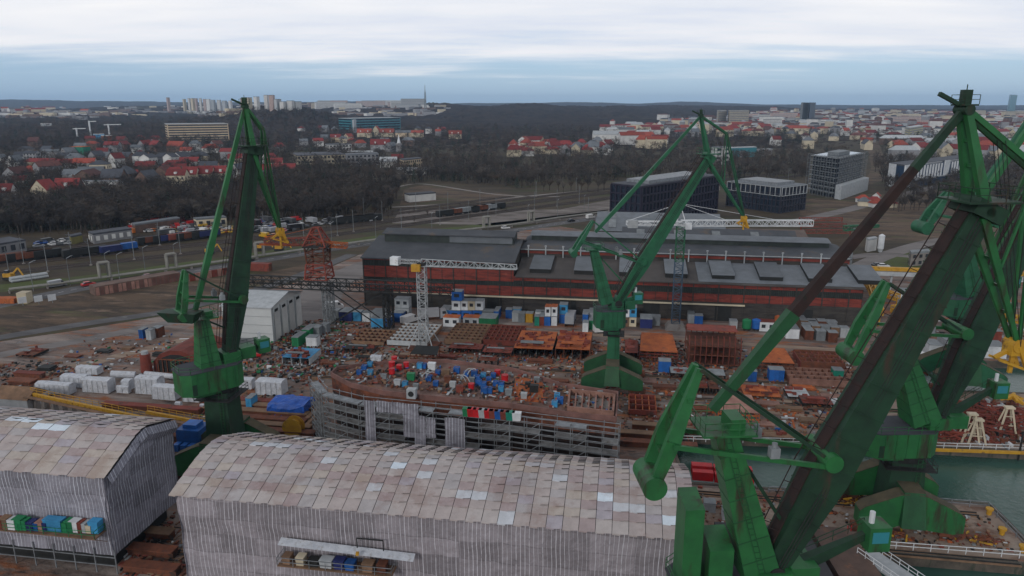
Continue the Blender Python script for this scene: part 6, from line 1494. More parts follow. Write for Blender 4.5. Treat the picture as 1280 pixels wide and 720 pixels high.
a = G(325,338); t = thing('rusty_container', 'rust red long container standing left of rusty lattice crane', 'container', a); MB().box(a, 8.5, 2.6, 2.8, (E1,E2)).build('body', M['rust_red'], t); MB().box(a+E1*4.3, .1, 2.2, 2.4, (E1,E2)).build('door', M['rust'], t)
for x in (29,49,66): p = G(x, 382-(x-29)*.09); t = thing('white_sign_board', f'white roadside board, {"left" if x==29 else "middle" if x==49 else "right"} one of three below main road', 'board', p, 0, 'white roadside boards'); MB().box(p+EZ*.8, 2.2, .15, 1.9, (V((math.cos(ra),math.sin(ra),0)), V((-math.sin(ra),math.cos(ra),0)))).build('panel', M['white'], t); MB().cyl(p, p+EZ*1, .1, n=6).build('post', M['grey'], t)
p = G(8,378); t = thing('orange_digger', 'orange machine at the left edge beside a pale block', 'machine', p); MB().box(p, 7, 3, 1.6).build('body', M['orange'], t); MB().box(p+V((6,0,0)), 3, 3, 3.4).build('pale_block', M['cream'], t)
def digger(px, py, lab):
    p = G(px, py); t = thing('digger', lab, 'digger', p, 0, 'yellow diggers'); MB().box(p+EZ*.3, 3.4, 2.4, .8).build('tracks', M['black'], t); MB().box(p+EZ*1.2, 2.8, 2.4, 1.3).build('body', M['yellow'], t); MB().box(p+EZ*2.5-V((.5,0,0)), 1.2, 1.2, 1.0).build('cab', M['win'], t)
    MB().beam(p+V((1.2,0,2)), p+V((3.6,0,4.4)), .4, .5).beam(p+V((3.6,0,4.4)), p+V((5.2,0,1.4)), .3, .4).build('arm', M['yellow'], t)
digger(262,318,'yellow digger in the railway strip left of upright boom'); digger(326,313,'yellow digger right of upright boom by the pipeline'); digger(349,314,'pale yellow small digger near the rusty crane'); digger(12,350,'yellow digger at left edge above the road')
for k, (x, y) in enumerate([(24,352),(38,350),(52,348)]):
    p = G(x,y); t = thing('pipe_stack', f'{["left","middle","right"][k]} stack of pale pipes lying beside the road at left', 'pipe stack', p, 0, 'pale pipe stacks'); mb = MB(); u_ = V((math.cos(ra),math.sin(ra),0)); v_ = V((-u_.y,u_.x,0))
    for i in range(4): mb.cyl(p+v_*i*.9-u_*2.2+EZ*.45, p+v_*i*.9+u_*2.2+EZ*.45, .45, n=8)
    for i in range(3): mb.cyl(p+v_*(i*.9+.45)-u_*2.2+EZ*1.25, p+v_*(i*.9+.45)+u_*2.2+EZ*1.25, .45, n=8)
    mb.build('pipes', M['lgrey'], t)
# low buildings by the car yard
block('low_building', 'low grey building with a row of white window bays by the car yard', 'building', (112,302), (118,305), (166,298), 4.2, M['wall_grey'], M['roof_dark'], None, 1, 3, winm=M['wall_white'])
block('low_building', 'dark roofed long low building at left frame edge above railway', 'building', (-20,316), (0,320), (34,314), 4.6, M['wall_grey'], M['roof_dark'], None, 1, 3, winm=M['win'])
block('low_building', 'cream building with grey roof behind the red parked cars', 'building', (243,284), (247,286), (284,283), 4.5, M['cream'], M['roof_grey'], None, 1, 3, winm=M['win'])
block('low_building', 'long dark shed behind the middle of car yard', 'building', (166,290), (170,292), (226,283), 4, M['wall_brown'], M['roof_grey'])
block('low_building', 'olive low hut left of the grey bay building', 'building', (88,304), (90,306), (104,303), 3.4, mat('olive_wall', (.2,.18,.06), .8), M['roof_dark'])
def mast(kind, px, py, h, lab):
    p = G(px, py)
    if kind not in VP:
        t = thing('street_lamp' if kind == 'lamp' else 'catenary_mast', lab, 'street lamp' if kind == 'lamp' else 'mast', p, 0, 'street lamps along the road' if kind == 'lamp' else 'railway masts')
        kids = [MB().cyl(p, p+EZ*h, .11 if kind == 'lamp' else .13, .07 if kind == 'lamp' else .1, n=6).build('post', M['grey'], t)]
        if kind == 'lamp': kids += [MB().beam(p+EZ*h, p+EZ*(h+.5)+V((.6,1.6,0)), .12, .12).build('arm', M['lgrey'], t), MB().box(p+EZ*(h+.4)+V((.7,1.9,0)), .4, .9, .15).build('lamp_head', M['grey'], t)]
        else: kids += [MB().beam(p+EZ*(h-1), p+EZ*(h-.6)+V((.5,-3,0)), .1, .1).beam(p+EZ*(h-2.2), p+EZ*(h-.7)+V((.5,-2.6,0)), .08, .08).build('bracket', M['grey'], t), MB().box(p, .8, .8, .5).build('foot', M['conc'], t)]
        CH[t.name] = kids; VP[kind] = t; return
    o = copy_tree(VP[kind]); o.location = p; o['label'] = lab
for i, (x, y) in enumerate([(42,364),(88,357),(135,350),(150,352),(182,342),(220,337),(306,322),(358,318),(415,306),(470,298),(540,292),(610,287),(660,280),(697,272),(730,266)]): mast('lamp', x, y, 9.5, f'slim street lamp {where(x, y)}')
for i, (x, y) in enumerate([(12,345),(60,340),(114,332),(168,325),(226,318),(380,300),(422,295),(442,290),(502,287),(550,281),(586,275),(620,270),(668,262),(696,258),(724,254),(735,270),(600,258),(560,262),(478,276),(30,330),(90,322),(200,307),(330,291),(455,271),(520,263),(670,246),(720,240),(1018,228),(1050,222),(985,226)]): mast('mast', x, y, 10.5, f'thin railway mast {where(x, y)}')
# ---------------------------------------------------------------- conveyor bridge behind the right crane
t = thing('conveyor_bridge', 'long yellow and pale conveyor bridge crossing behind the nearest boom', 'bridge', G(1100,350)); a = PY(1040,339,236); b = PY(1300,349,222)
MB().beam(a, b, 2.4, 1.2).build('gallery', M['lgrey'], t); MB().beam(a+EZ*1.4+V((0,.6,0)), b+EZ*1.4+V((0,.6,0)), 1.4, 1.2).build('top_girder', M['yellow'], t)
for f in (.15,.3,.45,.62,.8): c = a.lerp(b, f); MB().beam(V((c.x,c.y,0)), c, .6, .6).build('pier', M['lgrey'], t)
for (x0,y0,x1,y1,h,lab) in [(1072,352,1122,372,3,'sloping yellow steel girder beside the hall right end'),(1116,385,1160,398,3,'yellow girder segment behind the counterweight levers'),(1085,348,1100,390,4,'yellow end frame at the hall right corner'),(1235,392,1290,402,3,'yellow frame between crane booms at right edge')]:
    a, b = G(x0,y0,h), G(x1,y1,h); q = thing('steel_girder', lab, 'steel frame', V((a.x,a.y,0)), 0, 'yellow frames by the hall end'); MB().truss(a, b, 1.6, 1.8, 7, .35).build('girder', M['yellow'], q); MB().beam(V((a.x,a.y,0)), a, .5, .5).beam(V((b.x,b.y,0)), b, .5, .5).build('support', M['yellow'], q)
for x0,x1,py,c,cn in [(1125,1140,376,'white','white'),(1128,1146,392,'lgrey','pale'),(1262,1280,352,'white','white'),(1160,1176,446,'white','white'),(1222,1255,447,'white','white'),(1238,1250,428,'rust_red','dark red'),(1180,1192,440,'lgrey','pale')]:
    container(x0,x1,py,M[c],cn=cn,dep=5,h=3,label=f'{cn} container {"under the far bridge" if py < 400 else "on the back quay"} {where((x0+x1)/2, py)}')
t = thing('jib_hoist', 'small green hoist arm on grey post behind hall end', 'hoist', G(1063,318)); p = G(1063,330); MB().cyl(p, p+EZ*14, .5, n=8).build('post', M['grey'], t); MB().truss(p+EZ*14-V((4,0,0)), p+EZ*15+V((9,0,0)), 1.6, 1.8, 5, .4, w2=.8, h2=.8).build('arm', M['green_pale'], t)
for i in range(3):
    p = G(1052+i*5, 280+i*8); q = thing('red_structure', f'{["far","middle","near"][i]} low rust red steelwork behind the hall right end', 'steelwork', p, 0, 'rust red steelwork'); MB().truss(p+V((-22,0,2.5)), p+V((0,0,2.5)), 1.4, 1.6, 12, .2).build('girder', M['rust_red'], q); MB().beam(p, p+EZ*3.5, .3, .3).beam(p-V((22,0,0)), p+V((-22,0,3.5)), .6, .6).build('post', M['rust_red'], q)
# ---------------------------------------------------------------- houses
def house(px, py, w, d, h, rh, yaw, wm, rm, label, grp, wn=False, hip=False, name='house', cat='house', dorm=0):
    p = G(px, py); p.z -= .3; u_ = V((math.cos(yaw),math.sin(yaw),0)); v_ = V((-u_.y,u_.x,0))
    t = thing(name, label, cat, p, 0, grp); h += .3
    mb = MB(); mb.box(p, w, d, h, (u_,v_))
    if not hip: 
        for s_ in (-1,1): mb.extr([p+u_*(s_*w/2)-v_*d/2+EZ*h, p+u_*(s_*w/2)+v_*d/2+EZ*h, p+u_*(s_*w/2)+EZ*(h+rh)], -u_*s_*.2)
    mb.build('wall', wm, t)
    o_ = .5; in_ = d*.4 if hip else -o_
    A = [p-u_*(w/2+o_)-v_*(d/2+o_)+EZ*(h-.15), p+u_*(w/2+o_)-v_*(d/2+o_)+EZ*(h-.15), p+u_*(w/2+o_)+v_*(d/2+o_)+EZ*(h-.15), p-u_*(w/2+o_)+v_*(d/2+o_)+EZ*(h-.15)]
    r0, r1 = p-u_*(w/2-in_)+EZ*(h+rh+.1), p+u_*(w/2-in_)+EZ*(h+rh+.1)
    rf = MB(); rf.quad(A[0],A[1],r1,r0); rf.quad(A[2],A[3],r0,r1)
    if hip: rf.quad(A[1],A[2],r1); rf.quad(A[3],A[0],r0)
    else:
        e = EZ*.25; rf.quad(A[0]-e,A[1]-e,A[1],A[0]); rf.quad(A[2]-e,A[3]-e,A[3],A[2])
    r_ = rf.build('roof', rm, t)
    if dorm or wn: MB().box(p+u_*w*.22+v_*d*.1+EZ*(h+rh*.6), .9, .9, rh*.6+1).build('chimney', M['wall_brown'], r_)
    for k in range(dorm):
        c = p+u_*(-w/2+(k+.5)*w/dorm)-v_*(d*.36)+EZ*(h-.05); MB().box(c, 1.8, 1.8, rh*.55).build('dormer', M['wall_white'], r_)
    if wn:
        nf = max(1, int(h/3)); nx = max(2, int(w/3)); 
        for j in range(nf):
            for i in range(nx):
                MB().box(p+u_*(-w/2+(i+.5)*w/nx)-v_*(d/2+.04)+EZ*(j*3+1.2), 1.3, .08, 1.5, (u_,v_)).build('window', M['win'], t)
            for i in range(max(1, int(d/4))):
                q = max(1, int(d/4)); MB().box(p+u_*(w/2+.04)*(1 if u_.x*p.x < 0 else -1)+v_*(-d/2+(i+.5)*d/q)+EZ*(j*3+1.2), .08, 1.2, 1.5, (u_,v_)).build('window', M['win'], t)
    return t
RBn = M['roof_brown']; WR, RO, RD, RG = M['roof_red'], M['roof_orange'], M['roof_dark'], M['roof_grey']
WW, WC, WG_, WB = M['wall_white'], M['cream'], M['wall_grey'], M['wall_brown']
HN = {id(WW):'white', id(WC):'cream', id(WG_):'grey', id(WB):'brown', id(M['wall_yellow']):'yellow', id(M['lgrey']):'pale'}
RN = {id(WR):'red roof', id(RO):'orange roof', id(RD):'dark roof', id(RG):'grey roof', id(RBn):'brown roof', id(M['lgrey']):'pale roof'}
def H_(px, py, w, d, h, rh, yaw, wm, rm, grp='houses of the left town', lab=None, **k):
    lab = lab or f'{"long " if w > 24 else ""}{HN.get(id(wm),"pale")} house with {RN.get(id(rm),"roof")} {where(px, py)}'
    return house(px, py, w, d, h, rh, yaw, wm, rm, lab, grp, **k)
# near left town, read off the photograph (base pixel)
near = [(4,251,14,11,6,5,.2,WW,WR,1,0,2),(58,252,9,13,8,6,1.3,WC,WR,1,0,0),(88,245,15,10,6,6,.1,WB,WR,1,0,1),(128,240,26,9,8,.3,.05,WW,RG,1,0,0),(110,232,20,10,8,.4,.1,WG_,M['lgrey'],0,0,0),(27,231,9,8,4,3,.3,WW,WR,0,0,0),
 (41,222,13,10,5,5,.2,WC,RO,0,1,0),(20,208,12,10,5,6,1.4,WW,RG,0,0,0),(2,205,9,9,6,4,1.4,WW,RG,0,0,0),(42,206,12,10,12,2,.1,WG_,RD,1,0,0),(28,206,10,9,9,4,.3,WG_,RD,0,0,0),
 (45,211,16,10,7,3,.05,WC,WR,0,1,0),(62,211,16,10,7,3,.05,WC,WR,0,0,0),(78,212,18,10,7,3,.1,WC,WR,0,1,0),(94,212,16,10,7,3,.1,WG_,WR,0,0,0),(108,214,18,10,8,4,.2,WW,RO,0,0,0),(66,199,17,10,9,2,.1,WG_,RG,0,0,0),(87,199,14,10,8,5,1.2,WG_,RG,1,0,0),
 (122,204,12,10,8,5,1.2,WG_,RD,0,0,0),(134,203,22,9,7,4,-.7,WG_,RG,0,0,0),(147,209,11,10,9,5,1.1,WW,WR,0,0,0),(128,225,13,12,13,3,.2,WC,RD,1,1,0),(170,228,13,10,5,5,.2,WB,WR,0,1,0),(198,228,24,8,6,1,.1,M['wall_yellow'],RG,0,0,0),
 (184,217,16,10,7,4,.1,WB,WR,0,0,0),(224,235,13,11,10,4,.1,WC,WR,1,0,1),(232,232,20,10,9,5,.1,WC,WR,0,0,3),(250,231,22,10,9,5,.1,WC,WR,0,0,3),(268,230,20,10,9,5,.1,WC,WR,0,0,3),(187,211,11,11,11,3,1.3,WW,RD,1,0,0),(178,207,14,10,10,4,.1,WW,RD,0,1,0),
 (205,209,15,11,10,4,.2,WG_,RD,0,1,0),(215,210,10,10,11,3,1.3,WW,RD,0,0,0),(227,208,12,10,10,4,1.3,WW,RD,0,0,0),(240,205,17,10,8,4,.1,WG_,RD,0,1,0),(252,204,14,10,8,4,.1,WC,RD,0,1,0),(222,212,24,10,5,4,.1,WB,WR,0,1,0),
 (222,189,24,12,7,6,-.3,WB,RO,0,0,0),(234,193,14,10,5,4,.1,WW,RO,0,0,0),(245,188,14,10,9,4,.1,WW,M['roof_grey'],0,1,0),(264,191,20,11,6,5,.1,WW,RO,0,1,0),(299,222,11,9,7,5,1.2,WW,RD,0,0,0),(295,206,13,9,7,4,.2,WC,WR,0,0,0),(330,222,14,9,7,4,.2,WG_,WR,0,0,0),
 (345,212,13,10,7,4,.2,WC,WR,1,0,0),(337,205,12,10,7,4,1.1,WW,WR,0,0,0),(357,217,18,10,5,4,.1,WB,WR,0,0,0),(350,189,14,10,6,5,.1,WG_,WR,0,1,0),(398,183,14,10,8,4,.4,WW,WR,0,0,0),(380,182,12,10,7,3,.2,WG_,RG,0,0,0),(420,178,16,10,8,5,.2,M['wall_yellow'],WR,0,0,1),(436,177,14,10,8,5,1.1,WC,RO,0,0,0),
 (456,172,26,12,9,7,.05,WC,RO,0,0,2),(471,172,13,12,13,8,1.45,WC,RO,0,0,0),(484,172,26,12,9,7,.05,WC,RO,0,0,2),(505,172,30,11,9,4,.05,M['wall_yellow'],RG,0,0,0),(522,172,22,11,9,4,.05,WC,RO,0,0,0),(476,187,26,12,7,7,.05,WG_,WR,0,0,2),(489,190,14,10,8,4,1.1,M['wall_grey'],RG,0,0,0),
 (569,174,22,11,9,6,.1,WC,RO,0,0,2),(402,164,14,10,6,5,.2,WB,WR,0,0,0),(486,209,16,10,6,4,.1,WW,M['lgrey'],0,0,0),(497,208,11,9,9,3,.2,WB,WR,0,0,0),(515,218,26,9,5,1,.05,WW,M['lgrey'],0,0,0),(452,197,30,10,7,1,.05,WG_,M['lgrey'],0,0,0)]
for (px,py,w,d,h,rh,yaw,wm,rm,wn,hip,dm) in near: H_(px,py,w,d,h,rh,yaw,wm,rm,wn=bool(wn),hip=bool(hip),dorm=dm)
p = G(103,198); t = thing('netted_house', 'house wrapped in green netting with an orange flat top', 'house', p); MB().box(p, 15, 11, 13, (E1,E2)).build('green_netting', M['green_net'], t); MB().box(p+EZ*13.01, 15.4, 11.4, .6, (E1,E2)).build('roof', M['orange'], t)
c = G(499,190); t = thing('church_spire', 'thin white church spire with dark base tower', 'church', c); MB().box(c, 7, 7, 11).build('tower', M['wall_grey'], t); MB().cyl(c+EZ*11, c+EZ*22, 2.4, .2, n=8).build('spire', M['white'], t)
# three distant tower cranes
for px, py, top, jx0, jx1, lab in [(97,172,160,91,107,'left distant tower crane over the building site'),(114,172,151,112,120,'middle tall distant tower crane over the building site'),(137,169,155,130,151,'right distant tower crane with a long jib')]:
    c = G(px, py); t = thing('distant_tower_crane', lab, 'crane', c, 0, 'distant tower cranes'); tp = PY(px, top, c.y); MB().beam(c, V((c.x,c.y,tp.z)), 2.0, 2.0).build('mast', M['white'], t)
    MB().beam(PY(jx0, top+1, c.y), PY(jx1, top+.5, c.y), 1.3, 1.3).build('jib', M['white'], t)
for px, py, w, h, c, cn in [(123,173,26,7,M['sky_blue'],'blue clad'),(133,176,22,8,M['orange'],'orange topped'),(57,158,40,6,M['lgrey'],'pale roofed')]:
    block('site_building', f'{cn} building on the distant left building site', 'building', (px-6,py), (px-4,py+.6), (px+8,py), h, c, M['wall_white'])
# random rows of houses
rr = random.Random(77)
def cluster(n, x0, x1, y0, y1, walls, roofs, grp, wr=(10,18), hr=(6,10), seed=0, big=0, dd=(10,13), rhh=(3,6)):
    rr = random.Random(seed); cells = []
    for i in range(n):
        for _ in range(30):
            x, y = rr.uniform(x0, x1), y0+(y1-y0)*rr.random()
            s = 9*(min(60,max(1.5,(y-128)))/60)**.9+2
            if all(abs(x-a) > s*1.0 or abs(y-b) > s*.35 for a, b in cells): break
        cells.append((x, y))
        w = rr.uniform(*wr)*(2.2 if rr.random() < big else 1); H_(x, y, w, rr.uniform(*dd), rr.uniform(*hr), rr.uniform(*rhh), rr.gauss(.1,.35) if rr.random() < .7 else rr.gauss(1.4,.3), rr.choice(walls), rr.choice(roofs), grp, hip=rr.random() < .4)
L1 = [WW, WC, WG_, WG_, WB]
cluster(30, -20, 300, 178, 238, L1, [WR,RD,RG,RBn,RD,RBn], 'houses scattered in the left town', seed=1)
cluster(10, 110, 200, 178, 190, [WB,WG_], [WR,WR,RO], 'red roofs on the left slope', seed=2)
cluster(16, 0, 112, 134, 144, [WC,WW,WG_], [WR,RO,RG], 'houses on the far left horizon', (16,30), (9,16), seed=3, big=.5)
cluster(14, 375, 560, 164, 186, L1, [WR,RO,RG,RD], 'houses around the teal building', seed=4)
cluster(16, 640, 692, 182, 196, [WC,WW], [RO,WR,RO], 'houses of the red villa cluster', (14,20), seed=5)
cluster(22, 690, 760, 184, 194, [WC,WW,WG_], [WR,WR,RG], 'houses of the row right of the villas', (12,20), seed=6)
cluster(24, 755, 835, 158, 186, [WW,WW,WC,WG_], [RO,WR,WR,RG,M['lgrey']], 'houses under the wooded ridge', (16,30), (8,15), seed=7, big=.3)
cluster(40, 830, 1000, 152, 172, [WC,WW,WC,WG_], [RO,WR,RBn,RG,M['lgrey'],RD], 'houses of the middle city', (12,26), (8,15), seed=8, big=.4)
cluster(20, 955, 1090, 162, 188, [WC,WW,WG_,WB], [WR,RBn,RO,RD,RG], 'houses left of the avenue', (12,24), (7,12), seed=9, big=.2)
cluster(36, 1110, 1300, 166, 200, [WC,WW,WG_,WB], [WR,RO,RG,RD,M['lgrey']], 'houses right of the avenue', (14,30), (7,13), seed=10, big=.4)
cluster(6, 1076, 1112, 249, 259, [WC,WW], [RO,WR,RG], 'huts by the construction field', (5,7), (2.5,3), seed=11, dd=(4,6), rhh=(1.5,2.5))
# the far city: hundreds of blocks; the largest are things, the rest reads as one mass
AB = 0
def far_block(px, py, w, h, wm, lab, grp, d=14):
    p = G(px, py); p.z -= .5; t = thing('apartment_block', lab, 'apartment block', p, 0, grp); yaw = rr.gauss(0,.25); u_ = V((math.cos(yaw),math.sin(yaw),0)); v_ = V((-u_.y,u_.x,0))
    MB().box(p, w, d, h, (u_,v_)).build('wall', wm, t); MB().box(p+EZ*(h+.01), w*1.01, d*1.01, 1.0, (u_,v_)).build('roof', M['roof_grey'], t)
    if w > 30:
        for z in range(3, int(h)-2, 4): MB().box(p-v_*(d/2+.1)+EZ*z, w*.94, .3, 1.6, (u_,v_)).build('window_row', M['wall_grey'], t)
cw = [WW, WW, WC, M['lgrey'], mat('pale_pink_wall', (.5,.38,.35), .8)]
for x, yt, w in [(232,124,1.3),(238,123,1.6),(243,123,2.2),(247,123,1.2),(252,123,2.0),(257,124,2.3),(262,124,3),(268,125,2.6),(275,125,3),(282,126,3.2),(289,126,2),(304,123,2),(312,122,3),(322,121,3),(334,119,3),(341,119,4),(348,124,3),(355,127,4),(364,126,5),(372,127,4),(212,122,1.2)]:
    p = G(x, 141 if x < 300 else 139); hh = PY(x, yt, p.y).z-p.z; s = p.y/900
    far_block(x, 141 if x < 300 else 139, w*s*1.25, max(12,hh), rr.choice(cw), f'pale tower block on the horizon {where(x, 130)}', 'tower blocks on the horizon', 20)
for i in range(46):
    x = rr.uniform(395, 1290) if i > 10 else rr.uniform(395, 520); yb = rr.uniform(147,163) if x > 930 else rr.uniform(132,137)
    if 540 < x < 930: x = 930+rr.random()*350; yb = rr.uniform(147,163)
    far_block(x, yb, rr.uniform(35,110)*(1 if x > 930 else 1.3), rr.uniform(14,34), rr.choice(cw), f'pale apartment block in the hazy city {where(x, yb)}', 'apartment blocks of the hazy city')
mb = MB(); rc = random.Random(31)
for i in range(2600):
    x = rc.triangular(820, 1500, 1150); y = 142+rc.random()**1.3*26
    if x < 940 and y < 150: continue
    p = G(x, y); s = rc.uniform(.7,1.6); a = rc.random()*3; u_ = V((math.cos(a),math.sin(a),0)); v_ = V((-u_.y,u_.x,0)); hh = rc.uniform(7,15)*(1.8 if rc.random() < .12 else 1); w = rc.uniform(9,24)*s*(1+(p.y-1200)/6000)
    mb.box(p-EZ*.5, w, 12*s, hh, (u_,v_), m=rc.choice((0,0,1,1,2,2,7)))
    mb.box(p+EZ*(hh-.4), w*1.05, 12.6*s, 3, (u_,v_), m=rc.choices((4,5,6,3),(5,2,3,2))[0], top=.55)
stuff(mb.build('distant_city_buildings', [WW,WC,WG_,M['lgrey'],RBn,RO,RD,WB]), 'countless small buildings of the far hazy city', 'city')
mb = MB()
for i in range(330):
    x = rc.uniform(-60, 560); y = rc.uniform(134,146) if x > 120 else rc.uniform(140,150)
    if 300 < x < 420: y = rc.uniform(131,134)
    p = G(x, y); a = rc.random(); u_ = V((math.cos(a),math.sin(a),0)); v_ = V((-u_.y,u_.x,0)); mb.box(p-EZ, rc.uniform(20,60), 16, rc.uniform(7,13), (u_,v_), m=rc.choice((0,1,2,2,4,4))); 
stuff(mb.build('distant_suburb', [WW,WC,WG_,M['lgrey'],WB]), 'pale low suburb buildings along the left horizon', 'city')
# ---------------------------------------------------------------- trees
def tree_data(seed, h=12.0, n=520, ever=False, lo=False):
    r = random.Random(seed); tr = MB(); tw = MB()
    if ever:
        tr.cyl((0,0,0), (0,0,h*.9), .22, .05, 6)
        for i in range(n):
            z = h*(.12+.86*r.random()**.9); R_ = h*.24*(1-(z/h)**1.3)+.15; a = r.random()*6.28; q = R_*(.45+.6*r.random()); c = V((math.cos(a)*q, math.sin(a)*q, z)); s = r.uniform(.35,.8)*(1.6 if lo else 1)
            d = V((math.cos(a),math.sin(a),-.5))*s; e = V((-math.sin(a),math.cos(a),r.uniform(-.3,.3)))*s*.5; tw.quad(c-e, c+e, c+d)
        return tr, tw
    tr.cyl((0,0,-.2), (0,0,h*.36), .26, .19, 7)
    lim = []
    for i in range(7 if not lo else 5):
        a = i*6.28/(7 if not lo else 5)+r.random(); b0 = V((0,0,h*r.uniform(.22,.4))); e = b0+V((math.cos(a)*h*r.uniform(.12,.3), math.sin(a)*h*r.uniform(.12,.3), h*r.uniform(.28,.55))); tr.cyl(b0, e, .13, .05, 5); lim.append((b0, e))
        for k in range(3): s_ = b0.lerp(e, r.uniform(.35,.9)); f = s_+V((r.gauss(0,1), r.gauss(0,1), r.uniform(.4,1.4)))*h*.1; tr.beam(s_, f, .07, .07, .03, .03); lim.append((s_, f))
    for i in range(n):
        b0, e = r.choice(lim); s_ = b0.lerp(e, r.uniform(.3,1.05)); d = V((r.gauss(0,.8), r.gauss(0,.8), r.uniform(-.1,1.2))).normalized()*h*r.uniform(.06,.17)
        w = .035*h/12*(2.4 if lo else 1.25); sd = d.orthogonal().normalized()*w; tw.quad(s_-sd, s_+sd, s_+d)
        m_ = s_+d*.5; d2 = V((r.gauss(0,.8), r.gauss(0,.8), r.uniform(0,1))).normalized()*h*.06; sd = d2.orthogonal().normalized()*w; tw.quad(m_-sd, m_+sd, m_+d2)
    return tr, tw
PROT = []
for i, (sd, hh, ev) in enumerate([(1,12,0),(2,14,0),(3,10,0),(4,13,0),(5,11,1),(6,12,0)]):
    tr, tw = tree_data(sd, hh, 620 if not ev else 500, bool(ev))
    PROT.append((tr, tw, ev))
TREEM = {}
def tree(px, py, k, s, lab, grp):
    p = G(px, py, 0); tr, tw, ev = PROT[k]
    if k not in TREEM:
        nm = 'fir_tree' if ev else 'bare_tree'
        t = thing(nm, lab, 'tree', (0,0,0), 0, grp); a = tr.build('trunk', M['bark'], t); b = tw.build('crown', (M['fir'] if ev else ((M['twig'],M['twig2'],M['twig3'],M['twig4'])[k % 4])), t); CH[t.name] = [a, b]; TREEM[k] = t
    else: t = copy_tree(TREEM[k]); t['label'] = lab; t['group'] = grp
    t.location = p; t.rotation_euler = (0,0,R.random()*6.28); t.scale = (s*R.uniform(.95,1.2), s*R.uniform(.95,1.2), s)
rt = random.Random(99)
def edge(pts, n, grp, adj=('bare','bare tall','bare','spreading bare'), sc=(.7,1.15), jit=3):
    for i in range(n):
        f = (i+rt.random()*.8)/n*(len(pts)-1); k = min(int(f), len(pts)-2); f -= k
        x = pts[k][0]+(pts[k+1][0]-pts[k][0])*f; y = pts[k][1]+(pts[k+1][1]-pts[k][1])*f+rt.uniform(-jit, jit)
        kk = rt.choices(range(6), [3,3,3,3,.35,3])[0]; s = rt.uniform(*sc)
        tree(x, y, kk, s, f'{"dark evergreen" if kk == 4 else rt.choice(("bare grey brown","tall bare dark","spreading bare","thin bare"))} tree {where(x, y)}', grp)
edge([(0,290),(60,288),(130,288),(200,280),(300,272),(400,270),(480,270)], 95, 'bare trees at the edges of the woods', jit=4)
edge([(0,272),(100,270),(250,262),(420,258),(490,250)], 60, 'bare trees at the edges of the woods', jit=4)
edge([(480,268),(494,250),(500,232),(560,224),(640,232),(700,240),(760,240)], 42, 'bare trees at the edges of the woods', sc=(.7,1.1), jit=3)
edge([(905,222),(960,222),(1000,215)], 12, 'bare trees at the edges of the woods', jit=3)
edge([(1110,262),(1160,258),(1215,256),(1290,262)], 30, 'bare trees at the edges of the woods', jit=5)
edge([(60,236),(100,248),(150,246),(220,244),(300,240),(340,236)], 36, 'bare trees at the edges of the woods', jit=6)
# woods: more trees than one could count, one merged object per wood
import array
LO = []
for sd in range(5):
    tr, tw = tree_data(40+sd, 11.5, 95, False, True); LO.append((tr, tw))
LE = tree_data(60, 10, 120, True, True)
def wood(name, lbl, poly, n, seed, smin=.7, smax=1.15, ever=.06, ylim=None, keep=None):
    r = random.Random(seed); xs = [p[0] for p in poly]; ys = [p[1] for p in poly]
    def inside(x, y):
        c = False
        for (x1,y1),(x2,y2) in zip(poly, poly[1:]+poly[:1]):
            if (y1 > y) != (y2 > y) and x < (x2-x1)*(y-y1)/(y2-y1)+x1: c = not c
        return c
    vs = array.array('f'); fs = []; ms = []; nv = 0; k = 0; tries = 0
    while k < n and tries < n*20:
        tries += 1
        x, y = r.uniform(min(xs), max(xs)), r.uniform(min(ys), max(ys))
        # even density on the ground, not in the picture
        if not inside(x, y): continue
        dd = max(2, y-128)
        if r.random() > min(1, (26/dd)**1.2+.12): continue
        k += 1; mk_ = r.choice((1,1,3,4,5)); p = G(x, y); ev = r.random() < ever; tr, tw = (LE if ev else r.choice(LO)); s = r.uniform(smin, smax)*(1+max(0,p.y-700)/2500); a = r.random()*6.28; ca, sa = math.cos(a)*s*1.25, math.sin(a)*s*1.25
        for src, mi in ((tr, 0), (tw, 1 if not ev else 2)):
            if src is tr and (p.y > 800 or ev): continue
            for v in src.v: vs.extend((p.x+v.x*ca-v.y*sa, p.y+v.x*sa+v.y*ca, p.z+v.z*s))
            fs += [tuple(nv+i for i in f) for f in src.f]; ms += [mi if mi != 1 else mk_]*len(src.f); nv += len(src.v)
    me = bpy.data.meshes.new(name); me.vertices.add(nv); me.vertices.foreach_set('co', vs)
    tot = sum(len(f) for f in fs); me.loops.add(tot); me.polygons.add(len(fs)); ls = array.array('i'); st = array.array('i'); q = 0
    for f in fs: st.append(q); q += len(f); ls.extend(f)
    me.loops.foreach_set('vertex_index', ls); me.polygons.foreach_set('loop_start', st)
    me.materials.append(M['bark']); me.materials.append(M['twig']); me.materials.append(M['fir']); me.materials.append(M['twig2']); me.materials.append(M['twig3']); me.materials.append(M['twig4']); me.polygons.foreach_set('material_index', array.array('i', ms)); me.update(calc_edges=True); me.validate()
    o = bpy.data.objects.new(name, me); COL.objects.link(o); stuff(o, lbl, 'wood')
wood('wood', 'dense bare wood behind the car yard and railway', [(-40,294),(-40,258),(70,258),(150,250),(300,244),(400,228),(490,238),(492,262),(400,274),(300,275),(140,288)], 1500, 1)
wood('wood', 'bare trees at the edges of the woods', [(-40,258),(-40,176),(120,178),(300,178),(480,200),(500,225),(400,240),(300,246),(150,252)], 2600, 2)
wood('wood', 'wide bare wood between the town and dark offices', [(480,232),(500,196),(600,188),(900,196),(1010,200),(1010,222),(900,226),(800,224),(640,234),(540,226)], 1700, 3)
wood('wood', 'bare trees at the edges of the woods', [(120,180),(300,178),(400,165),(640,160),(840,165),(1000,175),(1090,200),(1010,204),(640,192),(500,200),(300,196)], 2500, 4, ever=.1)
